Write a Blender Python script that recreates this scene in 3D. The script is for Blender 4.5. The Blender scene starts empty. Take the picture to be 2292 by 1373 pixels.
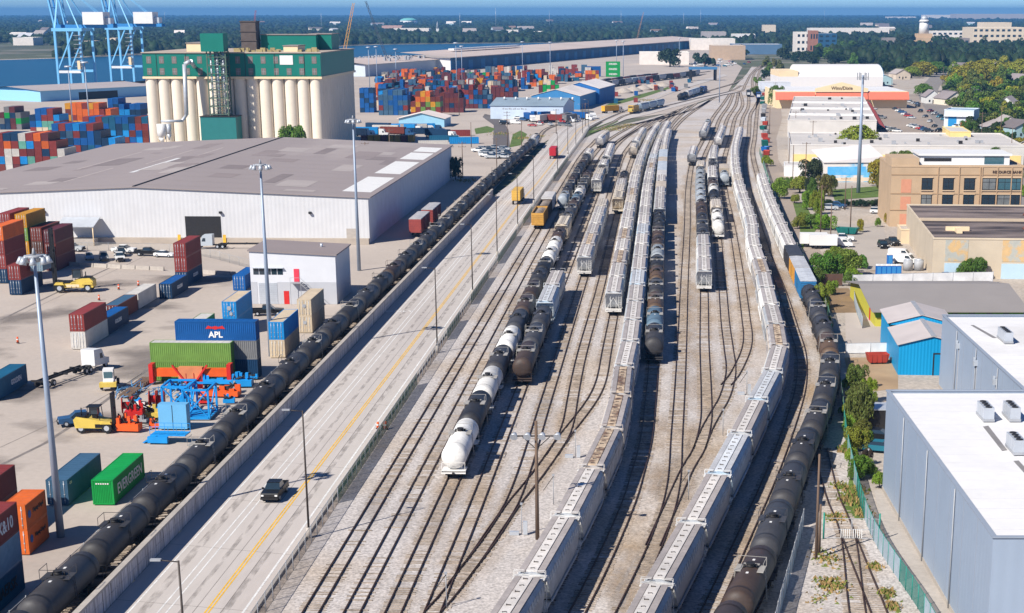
import bpy, math, random
from mathutils import Vector, Matrix
R = math.radians
rnd = random.Random(11)
S = bpy.context.scene
COL = S.collection

# ------------------------------------------------------------------ camera
F, X0, Y0, HC, HZ = 3800.0, 1370.0, 1140.0, 53.3, 26.0
TH = math.atan((Y0 - HZ) / F)
cam = bpy.data.cameras.new('camera'); camo = bpy.data.objects.new('camera', cam); COL.objects.link(camo)
camo.location = (0, 0, HC); camo.rotation_euler = (R(90) - TH, 0, 0)
cam.sensor_fit = 'HORIZONTAL'; cam.sensor_width = 36.0; cam.lens = F / 2292 * 36
cam.shift_x = (1146 - X0) / 2292; cam.shift_y = (Y0 - 686.5) / 2292
cam.clip_start = 1.0; cam.clip_end = 80000
S.camera = camo

# ------------------------------------------------------------------ sky and sun
SUN_EL, SUN_DIR = R(41), R(46)          # light travels towards SUN_DIR (angle from +X)
w = bpy.data.worlds.new('World'); S.world = w; w.use_nodes = True
nt = w.node_tree; bg = nt.nodes['Background']
sk = nt.nodes.new('ShaderNodeTexSky'); sk.sky_type = 'NISHITA'; sk.sun_disc = False
sk.sun_elevation = SUN_EL; sk.sun_rotation = R(90) - SUN_DIR + R(180)
sk.air_density = 1.0; sk.dust_density = 0.0; sk.ozone_density = 3.0; sk.altitude = 4000
tint = nt.nodes.new('ShaderNodeMix'); tint.data_type = 'RGBA'; tint.blend_type = 'MULTIPLY'; tint.inputs[0].default_value = 1.0; tint.inputs[7].default_value = (0.60, 0.82, 1.10, 1)
nt.links.new(sk.outputs[0], tint.inputs[6]); nt.links.new(tint.outputs[2], bg.inputs[0]); bg.inputs[1].default_value = 0.075
sun = bpy.data.lights.new('sun', 'SUN'); suno = bpy.data.objects.new('sun', sun); COL.objects.link(suno)
sun.energy = 5.0; sun.angle = R(0.53); sun.color = (1.0, 0.945, 0.86)
dv = Vector((math.cos(SUN_DIR) * math.cos(SUN_EL), math.sin(SUN_DIR) * math.cos(SUN_EL), -math.sin(SUN_EL)))
suno.rotation_euler = dv.to_track_quat('-Z', 'Y').to_euler()
suno.location = (-200, -200, 300)
vs = S.view_settings; vs.view_transform = 'Standard'; vs.look = 'None'; vs.gamma = 1; vs.exposure = 0.44
S.cycles.max_bounces = 6; S.cycles.diffuse_bounces = 2; S.cycles.glossy_bounces = 2
S.cycles.transmission_bounces = 3; S.cycles.transparent_max_bounces = 8; S.cycles.volume_bounces = 0

# ------------------------------------------------------------------ helpers
def G(px, py, z=0.0):
    """ground position (at height z) of a point of the photograph, in metres"""
    u = px - X0; v = Y0 - py; c, s = math.cos(TH), math.sin(TH)
    d = (u, F * c + v * s, -F * s + v * c); t = (z - HC) / d[2]
    return Vector((d[0] * t, d[1] * t, z))

def lin(c):
    r = []
    for x in c[:3]:
        x = x / 255.0
        r.append(x / 12.92 if x <= 0.04045 else ((x + 0.055) / 1.055) ** 2.4)
    return tuple(r)

def alb(c, k=0.88):                      # base colour of a sunlit surface seen as sRGB c
    return tuple(min(0.82, x * k) for x in lin(c))

class MB:
    def __init__(s): s.v = []; s.f = []; s.m = []; s.s = []
    def add(s, vs, fs, m=0, sm=False):
        o = len(s.v); s.v.extend(vs)
        for f in fs: s.f.append([o + i for i in f]); s.m.append(m); s.s.append(sm)
        return s
    def box(s, x0, x1, y0, y1, z0, z1, m=0):
        return s.add([(x0,y0,z0),(x1,y0,z0),(x1,y1,z0),(x0,y1,z0),(x0,y0,z1),(x1,y0,z1),(x1,y1,z1),(x0,y1,z1)],
                     [(3,2,1,0),(4,5,6,7),(0,1,5,4),(1,2,6,5),(2,3,7,6),(3,0,4,7)], m)
    def bx(s, c, d, m=0):
        return s.box(c[0]-d[0]/2, c[0]+d[0]/2, c[1]-d[1]/2, c[1]+d[1]/2, c[2]-d[2]/2, c[2]+d[2]/2, m)
    def quad(s, a, b, c, d, m=0): return s.add([tuple(a), tuple(b), tuple(c), tuple(d)], [(0,1,2,3)], m)
    def cyl(s, p, q, r, r2=None, n=8, m=0, caps=True, sm=True):
        p = Vector(p); q = Vector(q); r2 = r if r2 is None else r2
        d = (q - p); L = d.length
        if L < 1e-6: return s
        d /= L; a = d.orthogonal().normalized(); b = d.cross(a)
        vs = []
        for k in range(n):
            t = 2 * math.pi * k / n; e = a * math.cos(t) + b * math.sin(t)
            vs.append(tuple(p + e * r)); vs.append(tuple(q + e * r2))
        s.add(vs, [(2*k, (2*k+2) % (2*n), (2*k+3) % (2*n), 2*k+1) for k in range(n)], m, sm)
        if caps:
            o = len(s.v) - 2 * n
            s.f.append([o + 2*k for k in range(n)][::-1]); s.m.append(m); s.s.append(False)
            s.f.append([o + 2*k + 1 for k in range(n)]); s.m.append(m); s.s.append(False)
        return s
    def bar(s, p, q, w, m=0): return s.cyl(p, q, w * 0.6, n=4, m=m, sm=False)
    def lathe(s, prof, o=(0,0,0), axis='Y', n=16, m=0, sm=True):
        vs = []
        for (t, r) in prof:
            for k in range(n):
                a = 2 * math.pi * k / n; x, y = r * math.cos(a), r * math.sin(a)
                vs.append({'Y': (o[0]+x, o[1]+t, o[2]+y), 'Z': (o[0]+x, o[1]+y, o[2]+t), 'X': (o[0]+t, o[1]+x, o[2]+y)}[axis])
        fs = []
        for i in range(len(prof) - 1):
            for k in range(n):
                k2 = (k + 1) % n; fs.append((i*n+k, i*n+k2, (i+1)*n+k2, (i+1)*n+k))
        fs.append(tuple(range(n))[::-1]); fs.append(tuple((len(prof)-1)*n + k for k in range(n)))
        return s.add(vs, fs, m, sm)
    def prism(s, poly, y0, y1, m=0):     # poly in (x, z), extruded along y
        n = len(poly)
        vs = [(x, y0, z) for x, z in poly] + [(x, y1, z) for x, z in poly]
        return s.add(vs, [tuple(range(n)), tuple(range(2*n-1, n-1, -1))] + [(k, n+k, n+(k+1) % n, (k+1) % n) for k in range(n)], m)
    def prismx(s, poly, x0, x1, m=0):    # poly in (y, z), extruded along x
        n = len(poly)
        vs = [(x0, y, z) for y, z in poly] + [(x1, y, z) for y, z in poly]
        return s.add(vs, [tuple(range(n)), tuple(range(2*n-1, n-1, -1))] + [(k, n+k, n+(k+1) % n, (k+1) % n) for k in range(n)], m)
    def slab(s, poly, z0, z1, m=0):      # poly in (x, y), extruded up
        n = len(poly)
        vs = [(x, y, z0) for x, y in poly] + [(x, y, z1) for x, y in poly]
        return s.add(vs, [tuple(range(n-1, -1, -1)), tuple(range(n, 2*n))] + [(k, (k+1) % n, n+(k+1) % n, n+k) for k in range(n)], m)
    def mesh(s, name, mats):
        me = bpy.data.meshes.new(name); me.from_pydata(s.v, [], s.f)
        for x in (mats if isinstance(mats, (list, tuple)) else [mats]): me.materials.append(x)
        if s.f:
            me.polygons.foreach_set('material_index', s.m); me.polygons.foreach_set('use_smooth', s.s)
        me.update(); return me

def ob(name, data, parent=None, loc=None, rz=None, color=None):
    o = bpy.data.objects.new(name, data); COL.objects.link(o)
    if parent is not None: o.parent = parent
    if loc is not None: o.location = loc
    if rz is not None: o.rotation_euler = (0, 0, rz)
    if color is not None: o.color = tuple(color[:3]) + ((color[3] if len(color) > 3 else 0.0),)
    return o
def tag(o, label=None, cat=None, group=None, kind=None):
    if label: o['label'] = label
    if cat: o['category'] = cat
    if group: o['group'] = group
    if kind: o['kind'] = kind
    return o
def thing(name, label, cat, loc=(0,0,0), rz=0.0, group=None):
    return tag(ob(name, None, None, loc, rz), label, cat, group)
def part(name, mb, mats, parent, color=None):
    return ob(name, mb.mesh(name, mats), parent, color=color)
def struct(name, mb, mats, loc=None, rz=None):
    return tag(ob(name, mb.mesh(name, mats), None, loc, rz), kind='structure')

class Kind:                              # a thing with its parts; copies share mesh data
    def __init__(s): s.p = []
    def add(s, name, mb, mats, key='a', par=-1, mesh=None):
        s.p.append((name, mesh or mb.mesh(name, mats), key, par)); return len(s.p) - 1
    def spawn(s, name, loc, rz, label, cat, group=None, cols={}, scale=None):
        t = thing(name, label, cat, loc, rz, group); objs = []
        if scale: t.scale = scale
        for (n, me, key, par) in s.p:
            if (key is not None and cols.get(key) is False) or (par >= 0 and objs[par] is None): objs.append(None); continue
            objs.append(ob(n, me, t if par < 0 else objs[par], color=cols.get(key)))
            if n in ('roof_ribs', 'hatch_latches'): objs[-1]['kind'] = 'stuff'
        return t
ORD = ['zeroth','first','second','third','fourth','fifth','sixth','seventh','eighth','ninth','tenth','eleventh','twelfth','thirteenth',
       'fourteenth','fifteenth','sixteenth','seventeenth','eighteenth','nineteenth','twentieth']
TENS = ['','','twenty','thirty','forty','fifty','sixty','seventy','eighty','ninety']
def ordn(n):
    if n <= 20: return ORD[n]
    if n >= 100: return 'hundred and ' + ordn(n - 100) if n > 100 else 'hundredth'
    return TENS[n // 10] + '-' + ORD[n % 10] if n % 10 else TENS[n // 10][:-1] + 'ieth'

# ------------------------------------------------------------------ materials
MATS = {}
def mat(name, rgb=(0.5,0.5,0.5), rough=0.7, var=0.15, sc=0.6, oc=False, metal=0.0, bump=0.0, stretch=(1,1,1), rust=0.0, spec=0.3,
        fine=0.0, fsc=8.0, rustcol=(0.11,0.05,0.028), tex='Object', second=None, ssc=0.05, sthr=(0.45, 0.6)):
    m = bpy.data.materials.new(name); m.use_nodes = True; n = m.node_tree.nodes; L = m.node_tree.links.new
    b = n['Principled BSDF']; b.inputs['Roughness'].default_value = rough; b.inputs['Metallic'].default_value = metal
    b.inputs['Specular IOR Level'].default_value = spec
    tc = n.new('ShaderNodeTexCoord'); mp = n.new('ShaderNodeMapping'); mp.inputs['Scale'].default_value = stretch
    L(tc.outputs[tex], mp.inputs[0])
    oi = n.new('ShaderNodeObjectInfo')
    rw = n.new('ShaderNodeMath'); rw.operation = 'MULTIPLY'; rw.inputs[1].default_value = 97.0; L(oi.outputs['Random'], rw.inputs[0])
    def noise(scale, det=4, vec=mp):
        t = n.new('ShaderNodeTexNoise'); t.noise_dimensions = '4D'; t.inputs['Scale'].default_value = scale; t.inputs['Detail'].default_value = det
        L(vec.outputs[0], t.inputs['Vector']); L(rw.outputs[0], t.inputs['W']); return t
    def rng(src, a, bb, c, d):
        t = n.new('ShaderNodeMapRange'); t.inputs[1].default_value = a; t.inputs[2].default_value = bb; t.inputs[3].default_value = c; t.inputs[4].default_value = d
        L(src, t.inputs[0]); return t.outputs[0]
    def mix(kind, fac, a, bb):
        t = n.new('ShaderNodeMix'); t.data_type = 'RGBA'; t.blend_type = kind
        if isinstance(fac, (int, float)): t.inputs[0].default_value = fac
        else: L(fac, t.inputs[0])
        for k, x in ((6, a), (7, bb)):
            if isinstance(x, tuple): t.inputs[k].default_value = x[:3] + (1,)
            else: L(x, t.inputs[k])
        return t.outputs[2]
    col = oi.outputs['Color'] if oc else tuple(rgb)
    if second:
        col = mix('MIX', rng(noise(ssc, 5).outputs[0], sthr[0], sthr[1], 0, 1), col, tuple(second))
    if oc or rust:
        am = oi.outputs['Alpha'] if oc else None
        nz = noise(0.9, 6).outputs[0]
        th = n.new('ShaderNodeMath'); th.operation = 'MULTIPLY_ADD'
        if am is not None: L(am, th.inputs[0])
        else: th.inputs[0].default_value = rust
        th.inputs[1].default_value = 1.0; L(nz, th.inputs[2])
        col = mix('MIX', rng(th.outputs[0], 0.78, 1.0, 0, 0.9), col, tuple(rustcol))
    nz = noise(sc, 5)
    t = n.new('ShaderNodeHueSaturation'); t.inputs['Saturation'].default_value = 1.0
    L(rng(nz.outputs[0], 0.25, 0.75, 1 - var, 1 + var), t.inputs['Value'])
    if isinstance(col, tuple): t.inputs['Color'].default_value = col[:3] + (1,)
    else: L(col, t.inputs['Color'])
    col = t.outputs[0]
    if fine:
        nf = noise(fsc, 2)
        t = n.new('ShaderNodeHueSaturation'); L(rng(nf.outputs[0], 0.3, 0.7, 1 - fine, 1 + fine), t.inputs['Value']); L(col, t.inputs['Color']); col = t.outputs[0]
    L(col, b.inputs['Base Color'])
    if bump:
        bp = n.new('ShaderNodeBump'); bp.inputs['Strength'].default_value = bump; bp.inputs['Distance'].default_value = 0.05
        L(noise(fsc, 3).outputs[0], bp.inputs['Height']); L(bp.outputs[0], b.inputs['Normal'])
    MATS[name] = m; return m
def wavemat(name, rgb, period, axis='X', depth=0.4, rough=0.6, var=0.1, metal=0.0, oc=False, stretch=(1,1,1), spec=0.3):
    """ribbed sheet metal: relief by bump"""
    m = mat(name, rgb, rough, var, 0.3, oc=oc, metal=metal, stretch=stretch, spec=spec); n = m.node_tree.nodes; L = m.node_tree.links.new
    tc = n.new('ShaderNodeTexCoord'); wv = n.new('ShaderNodeTexWave'); wv.bands_direction = axis
    wv.inputs['Scale'].default_value = 0.314 / period * 1.0; wv.inputs['Distortion'].default_value = 0
    L(tc.outputs['Object'], wv.inputs['Vector'])
    bp = n.new('ShaderNodeBump'); bp.inputs['Strength'].default_value = depth; bp.inputs['Distance'].default_value = 0.08
    L(wv.outputs['Fac'], bp.inputs['Height']); L(bp.outputs[0], n['Principled BSDF'].inputs['Normal']); return m
M = {}
M['paint'] = mat('vehicle_paint', rough=0.38, var=0.06, oc=True, spec=0.25)
M['car'] = mat('railcar_paint', rough=0.55, var=0.2, sc=0.5, oc=True, fine=0.1, fsc=3.0)
M['cont'] = mat('container_paint', rough=0.55, var=0.13, sc=0.35, oc=True, fine=0.07, fsc=2.0)
M['dark'] = mat('dark_steel', (0.022,0.02,0.02), 0.6, 0.3, 2)
M['rubber'] = mat('rubber', (0.018,0.018,0.019), 0.85, 0.2, 3)
M['glass'] = mat('window_glass', (0.02,0.035,0.05), 0.06, 0.1, 1, spec=0.8)
M['blindglass'] = mat('blind_glass', (0.16,0.17,0.17), 0.25, 0.3, 0.8, spec=0.6)
M['greyglass'] = mat('pale_glass', (0.05,0.12,0.15), 0.08, 0.2, 1, spec=0.8)
M['white'] = mat('white_paint', (0.74,0.73,0.71), 0.5, 0.06, 0.4)
M['cream'] = mat('cream_paint', alb((245,220,180)), 0.6, 0.06, 0.3)
M['grey'] = mat('grey_steel', (0.33,0.34,0.36), 0.5, 0.15, 1)
M['lgrey'] = mat('galvanised', (0.5,0.53,0.57), 0.42, 0.1, 0.8, metal=0.3)
M['mast'] = mat('mast_steel', (0.30,0.36,0.45), 0.45, 0.1, 0.5, metal=0.2)
M['black'] = mat('black_paint', (0.012,0.012,0.013), 0.5, 0.2, 1)
M['wood'] = mat('pole_wood', (0.15,0.10,0.07), 0.85, 0.3, 0.8, stretch=(4,4,0.3))
M['tie'] = mat('tie_wood', (0.30,0.245,0.195), 0.9, 0.55, 1.1, fine=0.3, fsc=4)
M['rail'] = mat('rail_steel', (0.055,0.030,0.022), 0.55, 0.3, 0.8)
M['yellow'] = mat('yellow_paint', alb((235,185,60)), 0.6, 0.2, 0.9, fine=0.15, fsc=3)
M['wline'] = mat('white_line', (0.68,0.67,0.65), 0.7, 0.15, 0.8, fine=0.15, fsc=3)
M['red'] = mat('red_paint', alb((210,45,40)), 0.5, 0.1, 0.8)
M['orange'] = mat('orange_paint', alb((235,95,35)), 0.5, 0.14, 0.8)
M['blue'] = mat('blue_paint', alb((30,150,225)), 0.5, 0.1, 0.8)
M['green'] = mat('green_paint', alb((20,120,105)), 0.5, 0.08, 0.2)
M['fleet'] = mat('fleet_yellow', alb((225,195,90)), 0.5, 0.15, 0.8)
M['conc'] = mat('concrete', (0.40,0.36,0.32), 0.85, 0.15, 0.12, fine=0.08, fsc=2)
M['oc'] = mat('tinted_paint', rough=0.65, var=0.1, sc=0.25, oc=True)
M['roofoc'] = mat('tinted_roof', rough=0.8, var=0.14, sc=0.08, oc=True, fine=0.05, fsc=1.0)
# ------------------------------------------------------------------ paths
class Path:
    def __init__(s, pts, step=3.0):
        P = [Vector((p[0], p[1], 0)) for p in pts]
        P = [P[0] * 2 - P[1]] + P + [P[-1] * 2 - P[-2]]
        out = []
        for i in range(1, len(P) - 2):
            a, b, c, d = P[i-1], P[i], P[i+1], P[i+2]
            t0 = 0.0; t1 = t0 + (b - a).length ** 0.5; t2 = t1 + (c - b).length ** 0.5; t3 = t2 + (d - c).length ** 0.5
            k = max(1, int((c - b).length / step))
            for j in range(k):
                t = t1 + (t2 - t1) * j / k
                A1 = a * ((t1-t)/(t1-t0)) + b * ((t-t0)/(t1-t0)); A2 = b * ((t2-t)/(t2-t1)) + c * ((t-t1)/(t2-t1)); A3 = c * ((t3-t)/(t3-t2)) + d * ((t-t2)/(t3-t2))
                B1 = A1 * ((t2-t)/(t2-t0)) + A2 * ((t-t0)/(t2-t0)); B2 = A2 * ((t3-t)/(t3-t1)) + A3 * ((t-t1)/(t3-t1))
                out.append(B1 * ((t2-t)/(t2-t1)) + B2 * ((t-t1)/(t2-t1)))
        out.append(P[-2]); s.p = out; s.s = [0.0]
        for i in range(1, len(out)): s.s.append(s.s[-1] + (out[i] - out[i-1]).length)
        s.L = s.s[-1]
    def at(s, d):
        d = min(max(d, 0.0), s.L - 1e-4); lo, hi = 0, len(s.s) - 1
        while hi - lo > 1:
            m = (lo + hi) // 2
            if s.s[m] <= d: lo = m
            else: hi = m
        t = (d - s.s[lo]) / (s.s[hi] - s.s[lo]); return s.p[lo].lerp(s.p[hi], t)
    def dirn(s, d): return (s.at(d + 1.5) - s.at(d - 1.5)).normalized()
    def sy(s, y):
        for i in range(len(s.p) - 1):
            if s.p[i].y <= y <= s.p[i+1].y: return s.s[i] + (s.s[i+1] - s.s[i]) * (y - s.p[i].y) / max(1e-6, s.p[i+1].y - s.p[i].y)
        return s.L if y > s.p[-1].y else 0.0
SL = 0.0309
def par(x0, *ys): return [(x0 + SL * (y - 147.7), y) for y in ys]
def gp(*pp): return [tuple(G(*p)[:2]) for p in pp]
LADDER = [(-12.9,634),(-10.8,685),(-8.1,727),(-5.0,775),(0.2,811),(9.9,852),(22.6,889.5),(45.4,984),(71,1148),(88,1206)]
M8P = [(-2,100),(8.9,147.7),(13.0,167),(20.0,201),(26.7,238.1),(28.1,247.5),(29.5,259),(30.8,273),(31.8,293.3),(33.6,331.8),(35.3,379.3),(39.3,471),(43.1,542.6),(50.5,654.9),(59.7,758.8),(74.9,940.7)]
def m8off(o, *ys):
    out = []
    for y in ys:
        for (a, b) in zip(M8P, M8P[1:]):
            if a[1] <= y <= b[1]: out.append((a[0] + (b[0]-a[0]) * (y-a[1]) / (b[1]-a[1]) + o, y)); break
    return out
PATHS = {
 'W': Path(par(-50.4, 60, 147.7, 300, 400, 515) + [(-35.2,620),(-32.0,705)] + gp((1222,290),(1262,275),(1310,258))),
 'T1': Path(par(-27.8, 60, 147.7, 300, 450, 600) + LADDER + gp((1668,190),(1680,168),(1698,150),(1722,139))),
 'T2': Path(par(-24.0, 60, 147.7, 300, 450, 600) + gp((1344.7,329),(1371,308),(1398,292),(1426,278),(1462,268))),
 'T3': Path(par(-20.2, 60, 147.7, 300, 450, 600) + gp((1359,336),(1385,315),(1415,295.5),(1451,272.5),(1487,260))),
 'T4': Path([(-20,60),(-18.2,100),(-16.6,147.7)] + par(-16.4, 185, 300, 450, 600) + gp((1376,333),(1401,308),(1426,292),(1447,281),(1474,265),(1500,255))),
 'T5': Path(gp((1020,1310),(1060,1258),(1102,1195)) + [(-11.4,183.1)] + par(-12.2, 238, 300, 450, 600) + gp((1394,350),(1405,333),(1426,308),(1451,287),(1497,258),(1512,250))),
 'T6': Path([(-16.6,147.7)] + gp((1004,1333),(1039,1286),(1072,1243),(1103,1201),(1148,1132),(1188,1083),(1229,1028),(1251,996),(1265,968),(1274,936),(1279,905)) + [(-5.1,265.3),(-2.6,334)] + par(-8.4, 450, 600) + gp((1430,325),(1455,292),(1497,262),(1520,246))),
 'T8': Path(gp((1229,1028),(1254,991),(1267,973),(1306,924),(1329,890),(1344,856),(1358,784)) + [(0.2,306)] + par(-4.7, 450, 560) + gp((1453,330),(1475,295),(1500,265),(1537,239))),
 'C': Path([(-18,80),(-11.5,120),(-7.4,145.7),(-4.8,163.7),(-2.4,182.4),(-0.2,201.9),(1.0,220.6),(1.7,240.1),(2.7,259),(3.4,278.1),(5.3,335.8),(8.0,424),(10.7,512)] + gp((1462,380),(1475,335),(1497,290),(1520,262),(1559,232))),
 'M2': Path([(-13,95),(-3.2,147.7),(1.8,183.6),(3.2,198.3),(4.3,211.6),(5.6,238.9),(6.4,259),(8.8,336),(14.6,512)] + gp((1490,330),(1502,300),(1532,265),(1590,225))),
 'N1': Path([(-9,95),(1.1,147.7),(5.6,176.3),(7.2,192.1),(8.4,215.4),(9.6,238.4),(11.7,281.2),(14.3,337),(19.3,440),(24.0,542)] + m8off(-19.6, 650, 758, 900) + [(66,1040),(79,1172)]),
 'N2': Path([(4.2,168),(6.6,183.1),(9.2,199.4),(11,208.6),(12.7,224.2),(13.5,238.4),(15.3,278.4),(18.0,331),(23.1,440),(27.7,542)] + m8off(-15.7, 650, 758, 900) + [(69,1030),(82,1180)]),
 'N3': Path([(11.0,208.6),(12.4,218.4),(14.3,228.8),(16.1,238.4),(18.3,257.3),(19.1,274.5),(20.1,299),(22,337),(27,440),(31.6,542)] + m8off(-11.8, 650, 758, 900) + [(73,1030),(86,1190)]),
 'N4': Path([(16.9,247),(18.6,254.2),(20.6,265.6),(22,274.9),(23.1,285.7),(24.2,305),(25.9,337),(30.9,440),(35.4,542)] + m8off(-7.9, 650, 758, 900) + [(77,1030),(88,1200)]),
 'D': Path([(-8,85),(-1,118),(4,143.2),(7.9,162),(11.7,180.7),(15.4,199.1),(18.9,217.2),(22.6,236.1),(25.4,255.3),(26.7,274.7),(27.6,293.8),(28.5,311.9),(29.6,332.1),(31.4,379),(33.6,410.7),(39.3,542)] + m8off(-3.9, 650, 758, 900) + [(79,1012),(93,1190)]),
 'M8': Path(M8P + [(83,1012),(92,1100),(98,1206)] + gp((1684,180),(1694,158),(1716,144))),
 'M9': Path([(-4,90),(5,120),(13,149.6),(16.4,165.5),(19.6,181.2),(22.9,197.8),(26.3,213.1),(29.7,231),(32.4,247.9),(34.0,263.4),(35.2,282.1),(36.2,298.2),(37.6,332),(39.3,379),(43.2,471),(47,542),(54.8,674),(62.4,759),(75.1,905),(89,1062)] + gp((1699,207),(1693,195),(1697,170),(1706,151),(1730,141))),
 'S': Path(gp((1945,1500),(1919,1373),(1895,1191),(1866,1120),(1850,1062),(1838,1005))),
 'S2': Path(gp((2010,1500),(1967,1373),(1920,1255),(1897,1195))),
 'PORT': Path(gp((1240,222),(1320,203),(1400,190),(1470,181),(1530,174),(1580,166))),
 'PORT2': Path(gp((1180,232),(1300,200),(1400,184),(1480,175),(1540,167),(1590,160))),
 'YD': Path(gp((1520,226),(1560,212),(1600,200),(1640,188),(1662,176))),
 'LEAD': Path(gp((1330,292),(1370,275),(1400,259),(1453,246),(1506,234),(1577,217),(1630,206),(1660,192))),
}

# ------------------------------------------------------------------ ground
def sheet(name, pts, z, m):
    mb = MB(); mb.add([(p[0], p[1], z) for p in pts], [tuple(range(len(pts)))]); o = struct(name, mb, m)
    return o
M['terrain'] = mat('terrain', (0.09,0.10,0.055), 0.95, 0.3, 0.004, second=(0.20,0.18,0.14), ssc=0.01, sthr=(0.5,0.62), fine=0.2, fsc=0.15)
M['yard'] = mat('yard_concrete', (0.46,0.395,0.34), 0.85, 0.08, 0.03, fine=0.05, fsc=1.2, second=(0.39,0.33,0.285), ssc=0.035, sthr=(0.5,0.72))
M['ballast'] = mat('ballast', (0.475,0.435,0.41), 0.95, 0.10, 0.05, fine=0.34, fsc=3.4, bump=0.6, second=(0.42,0.345,0.275), ssc=0.04, sthr=(0.48,0.66))
M['roadc'] = mat('road_concrete', (0.50,0.455,0.42), 0.85, 0.08, 0.05, fine=0.04, fsc=1.5, second=(0.43,0.38,0.35), ssc=0.06, sthr=(0.5,0.75), stretch=(1,0.15,1))
M['asph'] = mat('asphalt', (0.13,0.115,0.11), 0.9, 0.12, 0.05, fine=0.06, fsc=1.5)
M['lot'] = mat('lot_surface', (0.33,0.27,0.22), 0.9, 0.12, 0.03, fine=0.06, fsc=1.0)
M['dirt'] = mat('pale_dirt', (0.43,0.375,0.32), 0.95, 0.15, 0.06, fine=0.2, fsc=1.6, second=(0.30,0.24,0.18), ssc=0.06, sthr=(0.52,0.68))
M['grass'] = mat('grass', (0.10,0.15,0.03), 0.95, 0.3, 0.3, fine=0.3, fsc=3)
M['water'] = mat('river_water', (0.006,0.07,0.14), 0.3, 0.12, 0.01, spec=0.06)
n = M['water'].node_tree.nodes; L = M['water'].node_tree.links.new
tn = n.new('ShaderNodeTexNoise'); tn.inputs['Scale'].default_value = 0.25; tn.inputs['Detail'].default_value = 4
tcw = n.new('ShaderNodeTexCoord'); L(tcw.outputs['Object'], tn.inputs['Vector'])
bpw = n.new('ShaderNodeBump'); bpw.inputs['Strength'].default_value = 0.35; bpw.inputs['Distance'].default_value = 0.6; L(tn.outputs[0], bpw.inputs['Height']); L(bpw.outputs[0], n['Principled BSDF'].inputs['Normal'])

mb = MB(); nx, ny = 12, 12
xs = [-26000 + 52000 * i / nx for i in range(nx + 1)]; ys = [-600] + [26000 * (j / ny) ** 1.5 for j in range(1, ny + 1)]
mb.add([(x, y, -0.30) for y in ys for x in xs], [(j*(nx+1)+i, j*(nx+1)+i+1, (j+1)*(nx+1)+i+1, (j+1)*(nx+1)+i) for j in range(ny) for i in range(nx)])
struct('terrain', mb, M['terrain'])
sheet('river', [(-6000,300),(-430,1000),(-392,1118),(-372,1320),(-294,2099),(-145,2603),(60,2950),(420,3350),(900,3500),(900,3620),(300,3420),(-56,3172),(-390,2957),(-652,2099),(-760,1900),(-6000,1500)], -0.20, M['water'])
sheet('far_bank', [(-56,3172),(-390,2957),(-652,2099),(-760,1900),(-775,1900),(-668,2110),(-402,2975),(-60,3186),(298,3434),(300,3420)], -0.16, M['dirt'])
sheet('port_yard', [(-700,380),(-430,1000),(-390,1118),(-370,1320),(-292,2099),(-143,2600),(80,2950),(150,2600),(130,1750),(80,1206),(30,950),(-20,840),(-32,700),(-38,500),(-47,235),(-53,60),(-400,60)], -0.12, M['yard'])
lb = [(-36,50),(-34.5,60)] + par(-32.4, 147.7, 400, 640) + [(-12,760),(-2,830),(16,890),(45,1010),(72,1160),(84,1230),(120,1560),(140,1760)]
rb = [(31,50),(28.5,147.7),(27.4,171.7),(30.6,215),(32.9,236),(39.8,310.7),(42,367.6),(55.5,643),(70,800),(88,1000),(100,1150),(118,1300),(140,1560),(165,1760)]
yard_bed = sheet('rail_yard_ballast', lb + rb[::-1], 0.0, M['ballast'])
rl = par(-46.9, 40, 147.7, 400, 515) + [(-32.2,565),(-29.1,674),(-26.8,770),(-25.3,811),(-14.2,905),(-2,962)] + gp((1425,228),(1500,201),(1570,180),(1620,166))
rr = par(-33.3, 40, 147.7, 333, 540) + [(-13.4,764),(-11.7,824),(-2.6,905),(13,1012)] + gp((1440,234),(1510,206),(1580,184),(1628,170))
RL, RR = Path(rl, 6), Path(rr, 6)
def strip(A, B, za, zb=None, n=None, m=0, mb=None):
    mb = mb or MB(); n = n or 120; zb = za if zb is None else zb; o = len(mb.v)
    for i in range(n + 1):
        p, q = A(i / n), B(i / n); mb.v.append((p[0], p[1], za)); mb.v.append((q[0], q[1], zb))
    for i in range(n): mb.f.append([o+2*i, o+2*i+1, o+2*i+3, o+2*i+2]); mb.m.append(m); mb.s.append(False)
    return mb
road = struct('road', strip(lambda t: RL.at(t * RL.L), lambda t: RR.at(t * RR.L), 0.02), M['roadc'])
def lane(t, f): return RL.at(t * RL.L).lerp(RR.at(t * RR.L), f)
def marking(name, f0, f1, m, t0=0.0, t1=0.92, z=0.028):
    mb = strip(lambda t: lane(t0 + (t1-t0)*t, f0), lambda t: lane(t0 + (t1-t0)*t, f1), z, n=150); return part(name, mb, m, road)
WD = 13.55
for nm, xo, wd, m, t1 in (('edge_line', -44.7, 0.16, 'wline', .6), ('lane_line', -42.0, 0.15, 'wline', .66), ('lane_line', -41.2, 0.15, 'wline', .66), ('edge_line', -34.15, 0.22, 'wline', .72), ('centre_line', -37.65, 0.17, 'yellow', .78), ('centre_line', -37.32, 0.17, 'yellow', .78)):
    f = (xo + 46.9) / WD; marking(nm, f - wd / 2 / WD, f + wd / 2 / WD, M[m], 0.0, t1)
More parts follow.
